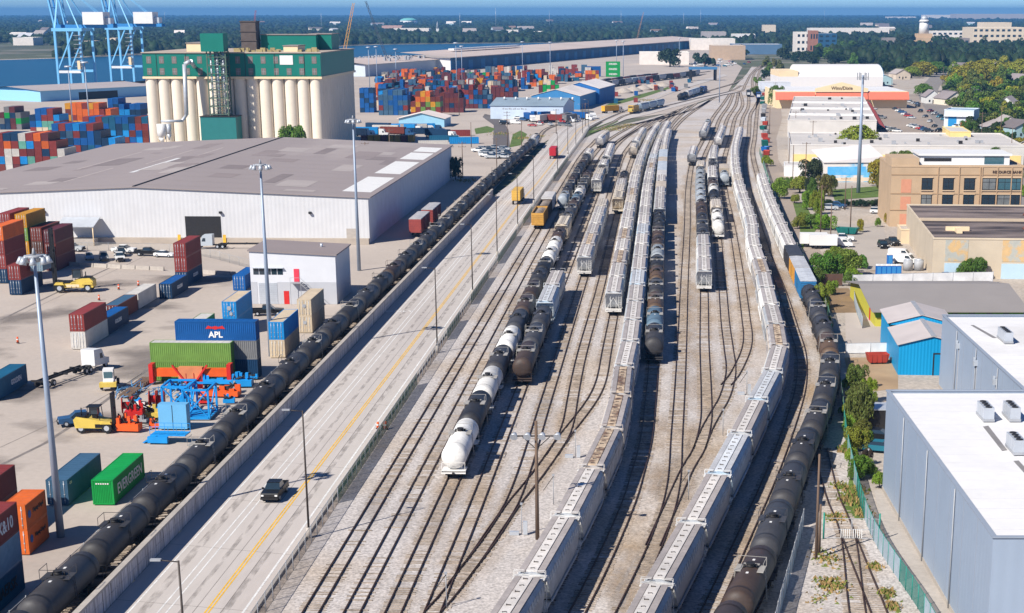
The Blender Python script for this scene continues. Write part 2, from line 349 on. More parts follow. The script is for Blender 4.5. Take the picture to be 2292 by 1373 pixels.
# oil-stained wheel tracks and slab joints
M['oil'] = mat('oil_stain', (0.30,0.27,0.25), 0.8, 0.3, 0.25, stretch=(1,0.12,1))
nn = M['oil'].node_tree; nd = nn.nodes
tr = nd.new('ShaderNodeBsdfTransparent'); ms = nd.new('ShaderNodeMixShader'); tz = nd.new('ShaderNodeTexNoise'); tz.inputs['Scale'].default_value = 0.16; tz.inputs['Detail'].default_value = 6
mpz = nd.new('ShaderNodeMapping'); mpz.inputs['Scale'].default_value = (9, 2.2, 1); tcz = nd.new('ShaderNodeTexCoord'); nn.links.new(tcz.outputs['Object'], mpz.inputs[0]); nn.links.new(mpz.outputs[0], tz.inputs['Vector'])
mr = nd.new('ShaderNodeMapRange'); mr.inputs[1].default_value = 0.4; mr.inputs[2].default_value = 0.7; mr.inputs[3].default_value = 0.0; mr.inputs[4].default_value = 0.5
nn.links.new(tz.outputs[0], mr.inputs[0]); nn.links.new(mr.outputs[0], ms.inputs[0]); nn.links.new(tr.outputs[0], ms.inputs[1])
nn.links.new(nd['Principled BSDF'].outputs[0], ms.inputs[2]); nn.links.new(ms.outputs[0], nd['Material Output'].inputs['Surface'])
for xo, wd in ((-43.5, .9), (-39.9, .5), (-35.9, .7)):
    f = (xo + 46.9) / WD; marking('oil_streak', f - wd/2/WD, f + wd/2/WD, M['oil'], 0, .75, 0.024)
M['joint'] = mat('slab_joint', (0.20,0.175,0.16), 0.9, 0.3, 1)
mb = MB()
for f in (0.36, 0.6, 0.79): strip(lambda t: lane(.6*t, f - .0025), lambda t: lane(.6*t, f + .0025), 0.022, n=80, mb=mb)
for k in range(52):
    t = 0.004 + k * 0.0115; a = lane(t, 0.0); b = lane(t, 1.0); mb.quad((a.x, a.y, .022), (b.x, b.y, .022), (b.x, b.y + .07, .022), (a.x, a.y + .07, .022))
part('slab_joints', mb, M['joint'], road)['kind'] = 'stuff'
# kerb on the yard side of the road
kb = MB()
for a, b in ((0, .7),):
    n_ = 160
    for i in range(n_):
        t = a + (b - a) * i / n_; t2 = a + (b - a) * (i + 1) / n_
        p, q = RR.at(t * RR.L), RR.at(t2 * RR.L); w_ = Vector((0.45, -0.014, 0))
        z0, z1 = 0.0, 0.30
        kb.add([(p.x,p.y,z0),(p.x+w_.x,p.y,z0),(q.x+w_.x,q.y,z0),(q.x,q.y,z0),(p.x+.05,p.y,z1),(p.x+w_.x,p.y,z1),(q.x+w_.x,q.y,z1),(q.x+.05,q.y,z1)], [(4,5,7+0,6) if False else (4,5,6,7),(0,4,7,3),(1,2,6,5)])
struct('kerb', kb, M['conc'])
# rubble verge between kerb and fence
M['rubble'] = mat('rubble', (0.26,0.215,0.18), 0.95, 0.4, 0.5, fine=0.35, fsc=2.0, bump=0.6, second=(0.12,0.09,0.07), ssc=0.35, sthr=(0.5,0.62))
struct('verge', strip(lambda t: RR.at(t * .7 * RR.L) + Vector((.45,0,0)), lambda t: RR.at(t * .7 * RR.L) + Vector((1.25,0,0)), 0.05, 0.03), M['rubble'])
# right side ground
sheet('east_ground', [(28.5,60),(28.5,147.7),(27.4,171.7),(30.6,215),(32.9,236),(39.8,310.7),(42,367.6),(55.5,643),(88,1000),(118,1300),(140,1560),(420,1560),(420,60)], -0.06, M['dirt'])
sheet('frontage_lane', [(41.5,372),(45,440),(52,560),(57,660),(66,780),(80,920),(88,1000),(97,1000),(88,900),(72,760),(62.5,650),(58.5,560),(52,440),(46.5,372)], -0.045, M['lot'])

# ------------------------------------------------------------------ tracks
def build_track(key, label, y0=None, y1=None, tie_to=400, buried=0.0, band=True):
    P = PATHS[key]; s0 = P.sy(y0) if y0 else 0.0; s1 = P.sy(y1) if y1 else P.L
    t = thing('railway_track', label, 'railway track', tuple(P.at((s0+s1)/2)), 0, 'railway tracks'); o0 = P.at((s0+s1)/2)
    for sd in (-1, 1):
        mb = MB(); n = max(4, int((s1 - s0) / 3.5)); vs = []
        for i in range(n + 1):
            d = s0 + (s1 - s0) * i / n; p = P.at(d) - o0; h = P.dirn(d); nr = Vector((h.y, -h.x, 0)); c = p + nr * (sd * 0.7525)
            for (a, z) in ((-.06,.02),(-.048,.21),(.048,.21),(.06,.02)): q = c + nr * a; vs.append((q.x, q.y, z))
        mb.add(vs, [(4*i+k, 4*i+k+1, 4*i+k+5, 4*i+k+4) for i in range(n) for k in range(3)]); part('rail', mb, M['rail'], t)
    mb = MB(); r = random.Random(key); d = s0
    while d < s1:
        p = P.at(d)
        if p.y > tie_to: break
        if r.random() > .08 + .9 * buried * (0.62 + 0.38 * math.sin(d * 0.11 + len(key))) and p.y > 120:
            h = P.dirn(d); nr = Vector((h.y, -h.x, 0)).normalized(); p = p - o0 + nr * r.uniform(-.09, .09)
            a = r.uniform(-.04, .04); nr2 = Vector((nr.x * math.cos(a) - nr.y * math.sin(a), nr.x * math.sin(a) + nr.y * math.cos(a), 0)); h2 = Vector((-nr2.y, nr2.x, 0))
            z = r.uniform(.02, .075); hl = 1.28; hw = 0.115
            c = [p + nr2 * (sx * hl) + h2 * (sy * hw) for sx, sy in ((-1,-1),(1,-1),(1,1),(-1,1))]
            mb.add([(q.x, q.y, z) for q in c] + [(q.x, q.y, -.02) for q in c], [(0,1,2,3),(0,4,5,1),(1,5,6,2),(3,7,4,0)])
        d += 0.56
    if mb.f: part('ties', mb, M['tie'], t)['kind'] = 'stuff'
    if band and s1 > P.sy(tie_to):
        sa = P.sy(tie_to); mb = strip(lambda q: P.at(sa + (s1-sa)*q) - o0 + Vector((-1.15,0,0)), lambda q: P.at(sa + (s1-sa)*q) - o0 + Vector((1.15,0,0)), 0.03, n=90)
        part('tie_band', mb, M['tieband'], t)['kind'] = 'stuff'
    return t
M['tieband'] = mat('tie_band', (0.34,0.28,0.225), 0.95, 0.35, 0.12, fine=0.3, fsc=1.2)
TL = {'W': 'track under the tank train beside the concrete wall', 'T1': 'leftmost track of the rail yard next to the road fence', 'T2': 'second track from the road fence in the rail yard',
 'T3': 'track under the white and black tank train', 'T4': 'track under the short tank string ending in a brown car', 'T5': 'track joining the diagonal crossover below the floodlight pole',
 'T6': 'diagonal crossover track curving up past the wooden floodlight pole', 'T8': 'track meeting the crossover behind the short grey hopper string', 'C': 'track under the near grey hopper train with rusty roofs',
 'M2': 'shaded track right of the near grey hopper train', 'N1': 'empty rust stained track in the middle of the yard', 'N2': 'track under the hopper string right of the empty middle track',
 'N3': 'track under the white tank string with four manways', 'N4': 'bent empty track left of the long white hopper train', 'D': 'track under the long curving white hopper train',
 'M8': 'curving empty track between the white hopper train and tank train', 'M9': 'track under the curving brown tank train beside the fence', 'S': 'gated spur track beside the grey metal building',
 'S2': 'turnout branch of the gated spur at the lower edge', 'LEAD': 'far lead track along the pale service path', 'PORT': 'port siding below the orange and red container block', 'PORT2': 'second port siding behind the dark rail cars', 'YD': 'far siding under the blue gantry shelter'}
for k, bu in (('W',.3),('T1',.85),('T2',.92),('T3',.45),('T4',.75),('T5',.55),('T6',.15),('T8',.7),('C',.4),('M2',.2),('N1',.45),('N2',.6),('N3',.6),('N4',.5),('D',.4),('M8',.2),('M9',.4),('S',.1),('S2',.0),('LEAD',0),('PORT',0),('PORT2',0),('YD',0)):
    build_track(k, TL[k], tie_to=420, buried=bu)
def noisealpha(name, rgb, scale, stretch, lo, hi, amax):
    m = mat(name, rgb, .95, .2, .4, fine=.2, fsc=2.5); nt_ = m.node_tree; nd_ = nt_.nodes; t_ = nd_.new('ShaderNodeBsdfTransparent'); x_ = nd_.new('ShaderNodeMixShader'); z_ = nd_.new('ShaderNodeTexNoise'); z_.inputs['Scale'].default_value = scale; z_.inputs['Detail'].default_value = 5
    mp_ = nd_.new('ShaderNodeMapping'); mp_.inputs['Scale'].default_value = stretch; tc_ = nd_.new('ShaderNodeTexCoord'); nt_.links.new(tc_.outputs['Object'], mp_.inputs[0]); nt_.links.new(mp_.outputs[0], z_.inputs['Vector'])
    r_ = nd_.new('ShaderNodeMapRange'); r_.inputs[1].default_value = lo; r_.inputs[2].default_value = hi; r_.inputs[3].default_value = 0; r_.inputs[4].default_value = amax; nt_.links.new(z_.outputs[0], r_.inputs[0]); at_ = nd_.new('ShaderNodeAttribute'); at_.attribute_name = 'fade'; mu_ = nd_.new('ShaderNodeMath'); mu_.operation = 'MULTIPLY'; nt_.links.new(r_.outputs[0], mu_.inputs[0]); nt_.links.new(at_.outputs['Fac'], mu_.inputs[1]); nt_.links.new(mu_.outputs[0], x_.inputs[0]); nt_.links.new(t_.outputs[0], x_.inputs[1]); nt_.links.new(nd_['Principled BSDF'].outputs[0], x_.inputs[2]); nt_.links.new(x_.outputs[0], nd_['Material Output'].inputs['Surface']); return m
M['stain'] = noisealpha('rust_stain', (.46,.31,.16), .12, (1.4,.5,1), .40, .66, .42); M['grease'] = noisealpha('track_grease', (.20,.155,.12), .1, (1.5,.35,1), .45, .72, .38); M['tyre'] = noisealpha('tyre_marks', (.19,.165,.15), .05, (1,1,1), .52, .66, .55)
def stain(key, y0, y1, hw, m, z, dx=0.0):
    P = PATHS[key]; s0, s1 = P.sy(y0), P.sy(y1); mb = MB(); n = 60; C5 = (-1.6, -.75, 0, .75, 1.6)
    for i in range(n + 1):
        p = P.at(s0 + (s1-s0) * i / n)
        for c in C5: mb.v.append((p.x + dx + c * hw, p.y, z))
    for i in range(n):
        for k in range(4): mb.f.append([i*5+k, i*5+k+1, i*5+k+6, i*5+k+5]); mb.m.append(0); mb.s.append(False)
    o = part('ballast_stain', mb, m, yard_bed); fade(o, [(0.0 if i in (0, n) else 1.0) * v for i in range(n + 1) for v in (0, .9, 1, .9, 0)])
def fade(o, vals):
    at_ = o.data.attributes.new('fade', 'FLOAT', 'POINT'); at_.data.foreach_set('value', vals)
for k_, y0_, y1_, hw_, dx_ in (('M2',125,260,2.0,.8),('N1',130,600,1.9,0),('N2',185,560,1.7,0),('N4',240,560,2.2,.6),('D',125,260,2.4,-2.2),('T6',150,240,1.8,0),('T4',160,330,1.4,0),('T3',130,200,1.5,0),('M8',150,420,1.4,1.0)): stain(k_, y0_, y1_, hw_, M['stain'], .006, dx_)
for k_ in ('T1','T2','T3','T5','T8','C','N3','D','M9','M8','N1'): stain(k_, 125, 640, 1.15, M['grease'], .010)
o_ = part('tyre_marks', MB().add([tuple(G(*p))[:2] + (-.113,) for p in ((-60,1300),(330,1000),(560,700),(560,620),(150,610),(-60,700))], [(0,1,2,3,4,5)]), M['tyre'], yard_bed); fade(o_, [1.0]*6)
sheet('service_path', gp((1345,291),(1400,268),(1453,256),(1506,241),(1577,222),(1640,207),(1636,203),(1570,214),(1500,230),(1440,243),(1400,254),(1360,268),(1335,284)), 0.012, M['roadc'])

# ------------------------------------------------------------------ wall beside the road
M['wallc'] = mat('stained_concrete', (0.56,0.52,0.52), 0.9, 0.25, 0.5, stretch=(6,6,0.18), fine=0.3, fsc=1.3, second=(0.11,0.085,0.07), ssc=0.75, sthr=(0.5,0.68))
wall = thing('concrete_wall', 'long stained concrete wall between the road and the dark tank train', 'wall', (0,0,0))
me = MB()
me.box(-0.2, 0.2, 0, 2.94, 0, 2.15)
me.box(0.2, 0.235, 0.02, 2.92, 1.05, 1.10); me.box(0.2, 0.235, 1.43, 1.49, 0.05, 2.1)
pm = me.mesh('panel', M['wallc']); cp = MB(); cp.box(-0.3, 0.32, 0, 2.99, 2.152, 2.4); cm = cp.mesh('cap', M['conc'])
yy = 100.0
while yy < 514:
    x = -47.15 + SL * (yy - 147.7); a = -math.atan(SL)
    ob('panel', pm, wall, (x, yy, 0), a); ob('cap', cm, wall, (x, yy, 0), a); yy += 3.0

# ------------------------------------------------------------------ chain link fences
def alphamat(name, rgb, a, rough=0.6):
    m = mat(name, rgb, rough, 0.2, 0.5); nt = m.node_tree; nd = nt.nodes
    t = nd.new('ShaderNodeBsdfTransparent'); x = nd.new('ShaderNodeMixShader'); x.inputs[0].default_value = a
    nt.links.new(t.outputs[0], x.inputs[1]); nt.links.new(nd['Principled BSDF'].outputs[0], x.inputs[2]); nt.links.new(x.outputs[0], nd['Material Output'].inputs['Surface']); return m
M['link'] = alphamat('chain_link', (0.30,0.29,0.27), 0.3); M['linkg'] = alphamat('green_slat', (0.06,0.17,0.10), 0.78); M['linkb'] = alphamat('blue_grey_slat', (0.40,0.50,0.58), 0.75)
M['linkt'] = alphamat('teal_link', (0.03,0.24,0.20), 0.6)
def fence(name, label, pts, h=2.1, seg=3.0, fab=lambda k, p: M['link'], postm=None, closed=False, cat='fence', rail=True):
    P = Path(pts, 2.0); t = thing(name, label, cat, (0,0,0)); n = max(1, int(P.L / seg)); cache = {}
    pmesh = MB().cyl((0,0,0), (0,0,h + .12), 0.05, n=5).mesh('post', postm or M['grey'])
    for i in range(n + 1):
        p = P.at(P.L * i / n); ob('post', pmesh, t, tuple(p))
        if i < n:
            q = P.at(P.L * (i + 1) / n); d = q - p; L_ = d.length; f = fab(i, p)
            key = (f.name, round(L_, 1))
            if key not in cache:
                mm = MB(); mm.quad((0.05,0,.06),(L_-.05,0,.06),(L_-.05,0,h),(0.05,0,h))
                if rail: mm.bar((0,0,h), (L_,0,h), .05, 1); 
                cache[key] = mm.mesh('panel', [f, postm or M['grey']])
            ob('panel', cache[key], t, tuple(p), math.atan2(d.y, d.x))
    return t
def rf(i, p):
    y = p.y
    return M['linkg'] if (182 < y < 246 or 283 < y < 300 or 318 < y < 352 or 372 < y < 420 or 440 < y < 470 or 560 < y < 640) else M['link']
fence('chain_link_fence', 'chain link fence with green slat sections between road and rail yard', [(x + 1.25, y) for x, y in rr[:6]], 1.9, 3.0, rf, M['grey'])
fence('chain_link_fence', 'teal and white slatted fence along the grey metal building', gp((2120,1480),(2060,1373),(1950,1200),(1900,1030),(1889,960)), 2.3, 2.6, lambda k, p: (M['linkt'] if (k // 4) % 3 == 1 else M['linkb']), mat('teal_post', (0.02,0.22,0.17), 0.5))
fence('chain_link_fence', 'green fence close behind the tank train beside the shrubs', gp((1889,955),(1884,905),(1868,800),(1850,702),(1822,640),(1800,595),(1768,530),(1735,455),(1712,385),(1700,345)), 2.2, 4.0, lambda k, p: (M['linkt'] if k % 5 < 3 else M['linkb']), mat('fence_post', (0.10,0.18,0.12), 0.6))
fence('chain_link_fence', 'pale chain link fence right of the brown tank train in front', gp((1722,1480),(1745,1380),(1770,1290),(1798,1185)), 2.2, 3.0, lambda k, p: M['linkb'])
fence('chain_link_fence', 'thin fence between the container yard and the dark tank train', [(x - 2.9, y) for x, y in par(-50.4, 110, 200, 262)], 2.2, 4.0)
fence('chain_link_fence', 'upper chain link fence behind the blue frames along the tank train', [(x - 2.9, y) for x, y in par(-50.4, 266, 330, 400)], 2.2, 4.0)
# ------------------------------------------------------------------ rolling stock
M['latch'] = mat('latch_steel', (.10,.085,.075), .7, .3, 2)
def add_trucks(K, ys, lod):
    for y in ys:
        f = MB()
        for sx in (-1, 1):
            f.prismx([(y-1.15,.42),(y-.75,.72),(y+.75,.72),(y+1.15,.42),(y+.7,.40),(y+.4,.28),(y-.4,.28),(y-.7,.40)], sx*.98-.08, sx*.98+.08)
        f.box(-.95, .95, y-.22, y+.22, .45, .85)
        ws = []
        for yy in (y-.88, y+.88):
            wz = MB(); wz.cyl((-.85,yy,.63), (.85,yy,.63), .08, n=6)
            for sx in (-1, 1): wz.cyl((sx*.69,yy,.65), (sx*.82,yy,.65), .43, n=12)
            ws.append(wz)
        if lod == 0:
            i = K.add('truck', f, M['dark'], None)
            for wz in ws: K.add('wheelset', wz, M['dark'], None, i)
        else:
            for wz in ws: f.add(wz.v, wz.f)
            K.add('truck', f, M['dark'], None)
def sill_and_coupler(K, hl, key='f'):
    f = MB(); f.box(-.22, .22, -hl+.5, hl-.5, .72, 1.05)
    for s in (-1, 1): f.box(-.12, .12, min(s*(hl-.5), s*hl), max(s*(hl-.5), s*hl), .74, .98)
    K.add('centre_sill', f, M['dark'], None)
def end_frames(K, hl, y_in, zt, key, m='car', ladder=True):
    for s in (-1, 1):
        f = MB(); ye = s*(hl-.45)
        f.box(-1.45, 1.45, min(ye, s*y_in), max(ye, s*y_in), 1.02, 1.12)
        f.box(-1.5, 1.5, min(ye, ye-s*.12), max(ye, ye-s*.12), .85, 1.1)
        for x in (-1.42, -.5, .5, 1.42): f.bar((x, ye-s*.06, 1.05), (x, ye-s*.3, zt), .07)
        if ladder:
            for k in range(7): f.bar((.95, ye-s*.2, 1.3+k*.42), (1.42, ye-s*.2, 1.3+k*.42), .04); 
            f.bar((.95, ye-s*.1, 1.1), (.95, ye-s*.3, zt), .05)
        f.bar((-1.4, ye-s*.06, 1.15), (0, ye-s*.3, zt-.5), .06); f.bar((1.4, ye-s*.06, 1.15), (0, ye-s*.3, zt-.5), .06)
        K.add('end_frame', f, M[m], key)
def hopper(lod, hl=9.45, tall=4.55, cyl_hatch=False):
    K = Kind(); b = MB()
    sec = [(-1.42,1.25),(-1.55,2.0),(-1.55,3.5),(-1.44,3.98),(-1.15,tall-.22),(-.55,tall-.06),(0,tall),(.55,tall-.06),(1.15,tall-.22),(1.44,3.98),(1.55,3.5),(1.55,2.0),(1.42,1.25)]
    be = hl - .55
    def yend(z): return be if z > 3.0 else be - (3.0 - z) * 1.35
    n = len(sec); vs = [(x, -yend(z), z) for x, z in sec] + [(x, yend(z), z) for x, z in sec]
    b.add(vs, [tuple(range(n)), tuple(range(2*n-1, n-1, -1))] + [(k, n+k, n+(k+1) % n, (k+1) % n) for k in range(n)])
    ib = K.add('body', b, M['car'], 'a')
    if lod < 2:
        r = MB(); nr = 17
        for s in (-1, 1):
            for k in range(nr):
                y = -be + .5 + (2*be - 1.0) * k / (nr - 1)
                r.add([(s*1.565,y-.05,3.4),(s*1.46,y-.05,4.0),(s*1.46,y+.05,4.0),(s*1.565,y+.05,3.4),(s*1.62,y-.05,3.4),(s*1.52,y-.05,4.03),(s*1.52,y+.05,4.03),(s*1.62,y+.05,3.4)], [(4,5,6,7),(0,1,5,4),(2,3,7,6),(1,2,6,5)])
        K.add('roof_ribs', r, M['car'], 'e', ib)
        for s in (-1, 1): sl = MB(); sl.box(min(s*1.5,s*1.64), max(s*1.5,s*1.64), -be+1.8, be-1.8, 1.18, 1.42); K.add('side_sill', sl, M['car'], 'a', ib)
    t = MB(); t.box(-.5, .5, -be+.35, be-.35, tall-.03, tall+.10); it = K.add('hatch_trough', t, M['car'], 'h', ib)
    nh = 10; hm = None; joined = MB()
    for k in range(nh):
        y = -be + 1.0 + (2*be - 2.0) * k / (nh - 1); h = MB()
        if k % 2: h.box(-.20, .16, y-.09, y+.09, tall+.10, tall+.16); h.box(-.24,-.20,y-.14,y+.14,tall+.1,tall+.2)
        else: h.bar((-.18,y-.1,tall+.15), (.14,y+.04,tall+.15), .05); h.bar((.14,y+.04,tall+.15), (.18,y-.16,tall+.15), .05); h.box(-.2,-.14,y-.16,y-.04,tall+.1,tall+.18)
        if lod == 0: K.add('hatch_latch', h, M['latch'], None, it)
        else: joined.add(h.v, h.f, 0)
    if lod == 1: K.add('hatch_latches', joined, M['latch'], None, it)
    for s in (-1, 1):
        wk = MB(); wk.box(min(s*.60,s*1.18), max(s*.60,s*1.18), -be+.1, be-.1, tall+.005, tall+.05)
        if lod < 2: wk.box(min(s*.56,s*.6), max(s*.56,s*.6), -be+.1, be-.1, tall-.04, tall+.02)
        K.add('walkway', wk, M['car'], 'w', ib)
    if lod < 2:
        for yb in (-3.6, 0, 3.6):
            o = MB(); o.add([(-1.3,yb-1.7,1.3),(1.3,yb-1.7,1.3),(1.3,yb+1.7,1.3),(-1.3,yb+1.7,1.3),(-.5,yb-.5,.42),(.5,yb-.5,.42),(.5,yb+.5,.42),(-.5,yb+.5,.42)], [(0,1,5,4),(1,2,6,5),(2,3,7,6),(3,0,4,7),(4,5,6,7)])
            K.add('outlet_bay', o, M['car'], 'a', ib)
        for s in (-1, 1):                # roof crossover platform at each end
            p = MB(); y0, y1 = sorted((s*(be-.1), s*(be+.42))); p.box(-1.5, 1.5, y0, y1, tall-.28, tall-.22)
            p.bar((-1.45, s*(be+.38), tall-.2), (-1.45, s*(be+.38), tall+.35), .05); p.bar((1.45, s*(be+.38), tall-.2), (1.45, s*(be+.38), tall+.35), .05)
            p.bar((-1.45, s*(be+.38), tall+.35), (-.5, s*(be+.38), tall+.35), .05); p.bar((.5, s*(be+.38), tall+.35), (1.45, s*(be+.38), tall+.35), .05)
            K.add('end_platform', p, M['car'], 'e')
    if lod < 2: end_frames(K, hl, be - 2.4, 3.9, 'e')
    sill_and_coupler(K, hl); add_trucks(K, (-(hl-2.6), hl-2.6), lod); return K
def tanker(lod, hl=8.2, r=1.5):
    K = Kind(); zc = 1.15 + r; e = hl - .75
    prof = [(-e,.35),(-e+.06,.75),(-e+.2,1.12),(-e+.42,r*.93),(-e+.62,r),(0,r),(e-.62,r),(e-.42,r*.93),(e-.2,1.12),(e-.06,.75),(e,.35)]
    t = MB(); t.lathe(prof, (0,0,zc), 'Y', 22 if lod == 0 else 14); it = K.add('tank', t, M['car'], 'a')
    if lod < 2:
        for y in (-e+1.7, e-1.7):
            g = MB(); g.lathe([(y-.2,r+.015),(y+.2,r+.015)], (0,0,zc), 'Y', 22); g.f = g.f[:-2]; g.m = g.m[:-2]; g.s = g.s[:-2]; K.add('band', g, M['car'], 'b', it)
        pl = MB()
        for yy in (1.6, -2.3): pl.box(-.12, .12, yy, yy+.42, zc+r-.01, zc+r+.012)
        K.add('placard', pl, M['white'], 'q', it)
    d = MB(); d.cyl((0,.0,zc+r-.15), (0,0,zc+r+.28), .36, n=12); d.cyl((0,0,zc+r+.28), (0,0,zc+r+.36), .42, n=12); d.cyl((.55,.1,zc+r-.2), (.55,.1,zc+r+.22), .12, n=6); d.cyl((-.5,-.2,zc+r-.2),(-.5,-.2,zc+r+.2),.14,n=6)
    K.add('manway', d, M['dark'], None, it)
    p = MB(); top = zc + r - .32
    for s in (-1, 1): p.box(min(s*.75,s*1.35), max(s*.75,s*1.35), -1.0, 1.0, top+.1, top+.17)
    p.box(-.75, .75, -1.0, -.62, top+.28, top+.34)
    if lod < 2:
        for (a, b_) in (((-1.35,-1.0),(-1.35,1.0)), ((1.35,-1.0),(1.35,1.0)), ((-1.35,-1.0),(1.35,-1.0))):
            p.bar((a[0],a[1],top+1.0), (b_[0],b_[1],top+1.0), .05)
        for x in (-1.35, 1.35):
            for y in (-1.0, 1.0): p.bar((x,y,top+.1), (x,y,top+1.0), .05)
    ip = K.add('platform', p, M['car'], 'p', it)
    if lod < 2:
        for s in (-1, 1):
            l = MB()
            for y in (-.22, .22): l.bar((s*1.62,y,1.0), (s*1.4,y,top+.1), .045)
            for k in range(7): l.bar((s*(1.62-.025*k),-.24,1.2+.4*k), (s*(1.62-.025*k),.24,1.2+.4*k), .04)
            K.add('ladder', l, M['car'], 'p', it)
    for s in (-1, 1):
        f = MB(); y0, y1 = sorted((s*(e-1.9), s*(hl-.35))); f.box(-1.42, 1.42, y0, y1, .98, 1.10)
        f.prismx([(s*(e-1.6),1.1),(s*(e-.9),1.1),(s*(e-1.0),zc-.6),(s*(e-1.5),zc-.6)], -.9, .9)
        if lod < 2:
            for x in (-1.38, 1.38): f.bar((x,s*(hl-.4),1.05), (x,s*(hl-.4),2.15), .06)
            f.bar((-1.38,s*(hl-.4),2.15), (1.38,s*(hl-.4),2.15), .06); f.box(-1.45,1.45,min(s*(hl-.35),s*(hl-.45)),max(s*(hl-.35),s*(hl-.45)),.8,1.1)
        K.add('end_platform', f, M['car'], 'f')
    sill_and_coupler(K, hl); add_trucks(K, (-(hl-2.2), hl-2.2), lod); return K
def boxcar(hl=8.6, tall=4.6):
    K = Kind(); b = MB(); be = hl - .55; b.box(-1.5, 1.5, -be, be, 1.1, tall-.25)
    for s in (-1, 1):
        for k in range(15):
            y = -be + .3 + (2*be-.6)*k/14
            if abs(y) > 1.7: b.box(min(s*1.5,s*1.57), max(s*1.5,s*1.57), y-.05, y+.05, 1.15, tall-.3)
        for k in range(7): b.box(-1.45, 1.45, min(s*be,s*(be+.05)), max(s*be,s*(be+.05)), 1.35+k*.43, 1.55+k*.43)
    K.add('body', b, M['car'], 'a')
    r = MB(); r.prism([(-1.56,tall-.25),(-1.5,tall-.1),(0,tall),(1.5,tall-.1),(1.56,tall-.25)], -be-.04, be+.04); K.add('roof', r, M['car'], 'r')
    for s in (-1, 1):
        d = MB(); d.box(min(s*1.5,s*1.6), max(s*1.5,s*1.6), -1.55, 1.55, 1.15, tall-.3)
        for k in range(4): d.box(min(s*1.6,s*1.64), max(s*1.6,s*1.64), -1.5, 1.5, 1.5+k*.75, 1.58+k*.75)
        K.add('door', d, M['car'], 'd')
    sill_and_coupler(K, hl); add_trucks(K, (-(hl-2.4), hl-2.4), 1); return K
def gondola(hl=8.6, tall=4.2):
    K = Kind(); be = hl - .5; b = MB()
    for s in (-1, 1):
        b.box(min(s*1.42,s*1.52), max(s*1.42,s*1.52), -be, be, 1.1, tall)
        for k in range(13): y = -be+.3+(2*be-.6)*k/12; b.box(min(s*1.52,s*1.6), max(s*1.52,s*1.6), y-.07, y+.07, 1.1, tall)
        b.box(-1.42, 1.42, min(s*be,s*(be-.1)), max(s*be,s*(be-.1)), 1.1, tall)
        for k in range(6): b.box(-1.4, 1.4, min(s*be,s*(be+.06)), max(s*be,s*(be+.06)), 1.3+k*.46, 1.5+k*.46)
    b.box(-1.42, 1.42, -be+.1, be-.1, 1.1, 1.25); K.add('body', b, M['car'], 'a')
    l = MB(); n = 14
    rr_ = random.Random(3); vs = [(-1.42+2.84*i/4, -be+.1+(2*be-.2)*j/n, tall-.75+.45*math.sin(math.pi*i/4)+rr_.uniform(-.12,.12)) for j in range(n+1) for i in range(5)]
    l.add(vs, [(j*5+i, j*5+i+1, j*5+i+6, j*5+i+5) for j in range(n) for i in range(4)], 0, True); K.add('load', l, M['rubble'], None)
    sill_and_coupler(K, hl); add_trucks(K, (-(hl-2.2), hl-2.2), 1); return K
def locomotive():
    K = Kind(); b = MB(); b.box(-1.0, 1.0, -5.5, 7.6, 1.5, 3.9); b.box(-1.5, 1.5, -9.2, 9.2, 1.1, 1.5); K.add('hood', b, M['car'], 'a')
    c = MB(); c.prismx([(-8.4,1.5),(-8.4,4.2),(-8.0,4.5),(-5.9,4.5),(-5.5,4.2),(-5.5,1.5)], -1.5, 1.5); i = K.add('cab', c, M['car'], 'a')
    g = MB(); g.box(-1.2, 1.2, -8.43, -8.40, 3.3, 4.0); [g.box(s*1.5-.02, s*1.5+.02, -7.6, -6.2, 3.3, 3.95) for s in (-1, 1)]; K.add('window', g, M['glass'], None, i)
    n_ = MB(); n_.box(-1.0, 1.0, -9.3, -8.4, 1.5, 2.9); K.add('nose', n_, M['car'], 'b'); r = MB(); [r.cyl((0,y,3.9), (0,y,4.15), .6, n=10) for y in (2.5, 4.4, 6.3)]; K.add('radiator_fan', r, M['dark'], None)
    t = MB(); t.box(-1.1, 1.1, -2.4, 2.4, .5, 1.1); K.add('fuel_tank', t, M['dark'], None); add_trucks(K, (-6, 6), 1); return K
HK = [hopper(0), hopper(1), hopper(2)]; TK = [tanker(0), tanker(1), tanker(2)]; BK = boxcar(); GK = gondola(); LK = locomotive()
GR = (0.40,0.37,0.35); WG = (0.60,0.59,0.57)
HCOL = {  # body, trough, walkway, ends, colour word
 'g': ((.40,.42,.44,.05), (.62,.58,.54,.10), (.36,.32,.30), (.62,.60,.57), 'grey'), 'w': ((.68,.67,.65,.04), (.66,.62,.57,.12), (.40,.36,.34), (.70,.68,.64), 'white'),
 'r': ((.46,.44,.43,.24), (.62,.48,.33,.30), (.36,.32,.30,.1), (.58,.52,.46,.2), 'rust streaked grey'), 'b': ((.36,.46,.55,.04), (.58,.60,.62,.05), (.42,.42,.43), (.60,.63,.65), 'blue grey'),
 't': ((.56,.47,.36,.06), (.42,.37,.31), (.62,.54,.43), (.66,.58,.46), 'tan'), 'y': ((.58,.52,.44,.10), (.62,.55,.46,.12), (.48,.42,.36), (.55,.48,.4), 'dull beige')}
TCOL = {'k': ((.026,.026,.030,.0), 'black'), 'n': ((.066,.046,.038,.10), 'rusty brown'), 'd': ((.046,.044,.047,.04), 'dark grey'), 'w': ((.74,.72,.68,.02), 'white'), 'u': ((.10,.16,.22,.16), 'stained blue'),
        's': ((.30,.33,.36,.05), 'silver grey'), 'o': ((.11,.07,.045,.10), 'ochre stained'), 'm': ((.055,.055,.062,.06), 'matt grey')}
CARLEN = {'H': 18.95, 'T': 16.45, 'X': 17.3, 'G': 17.3, 'L': 21.5, 'J': 19.2}
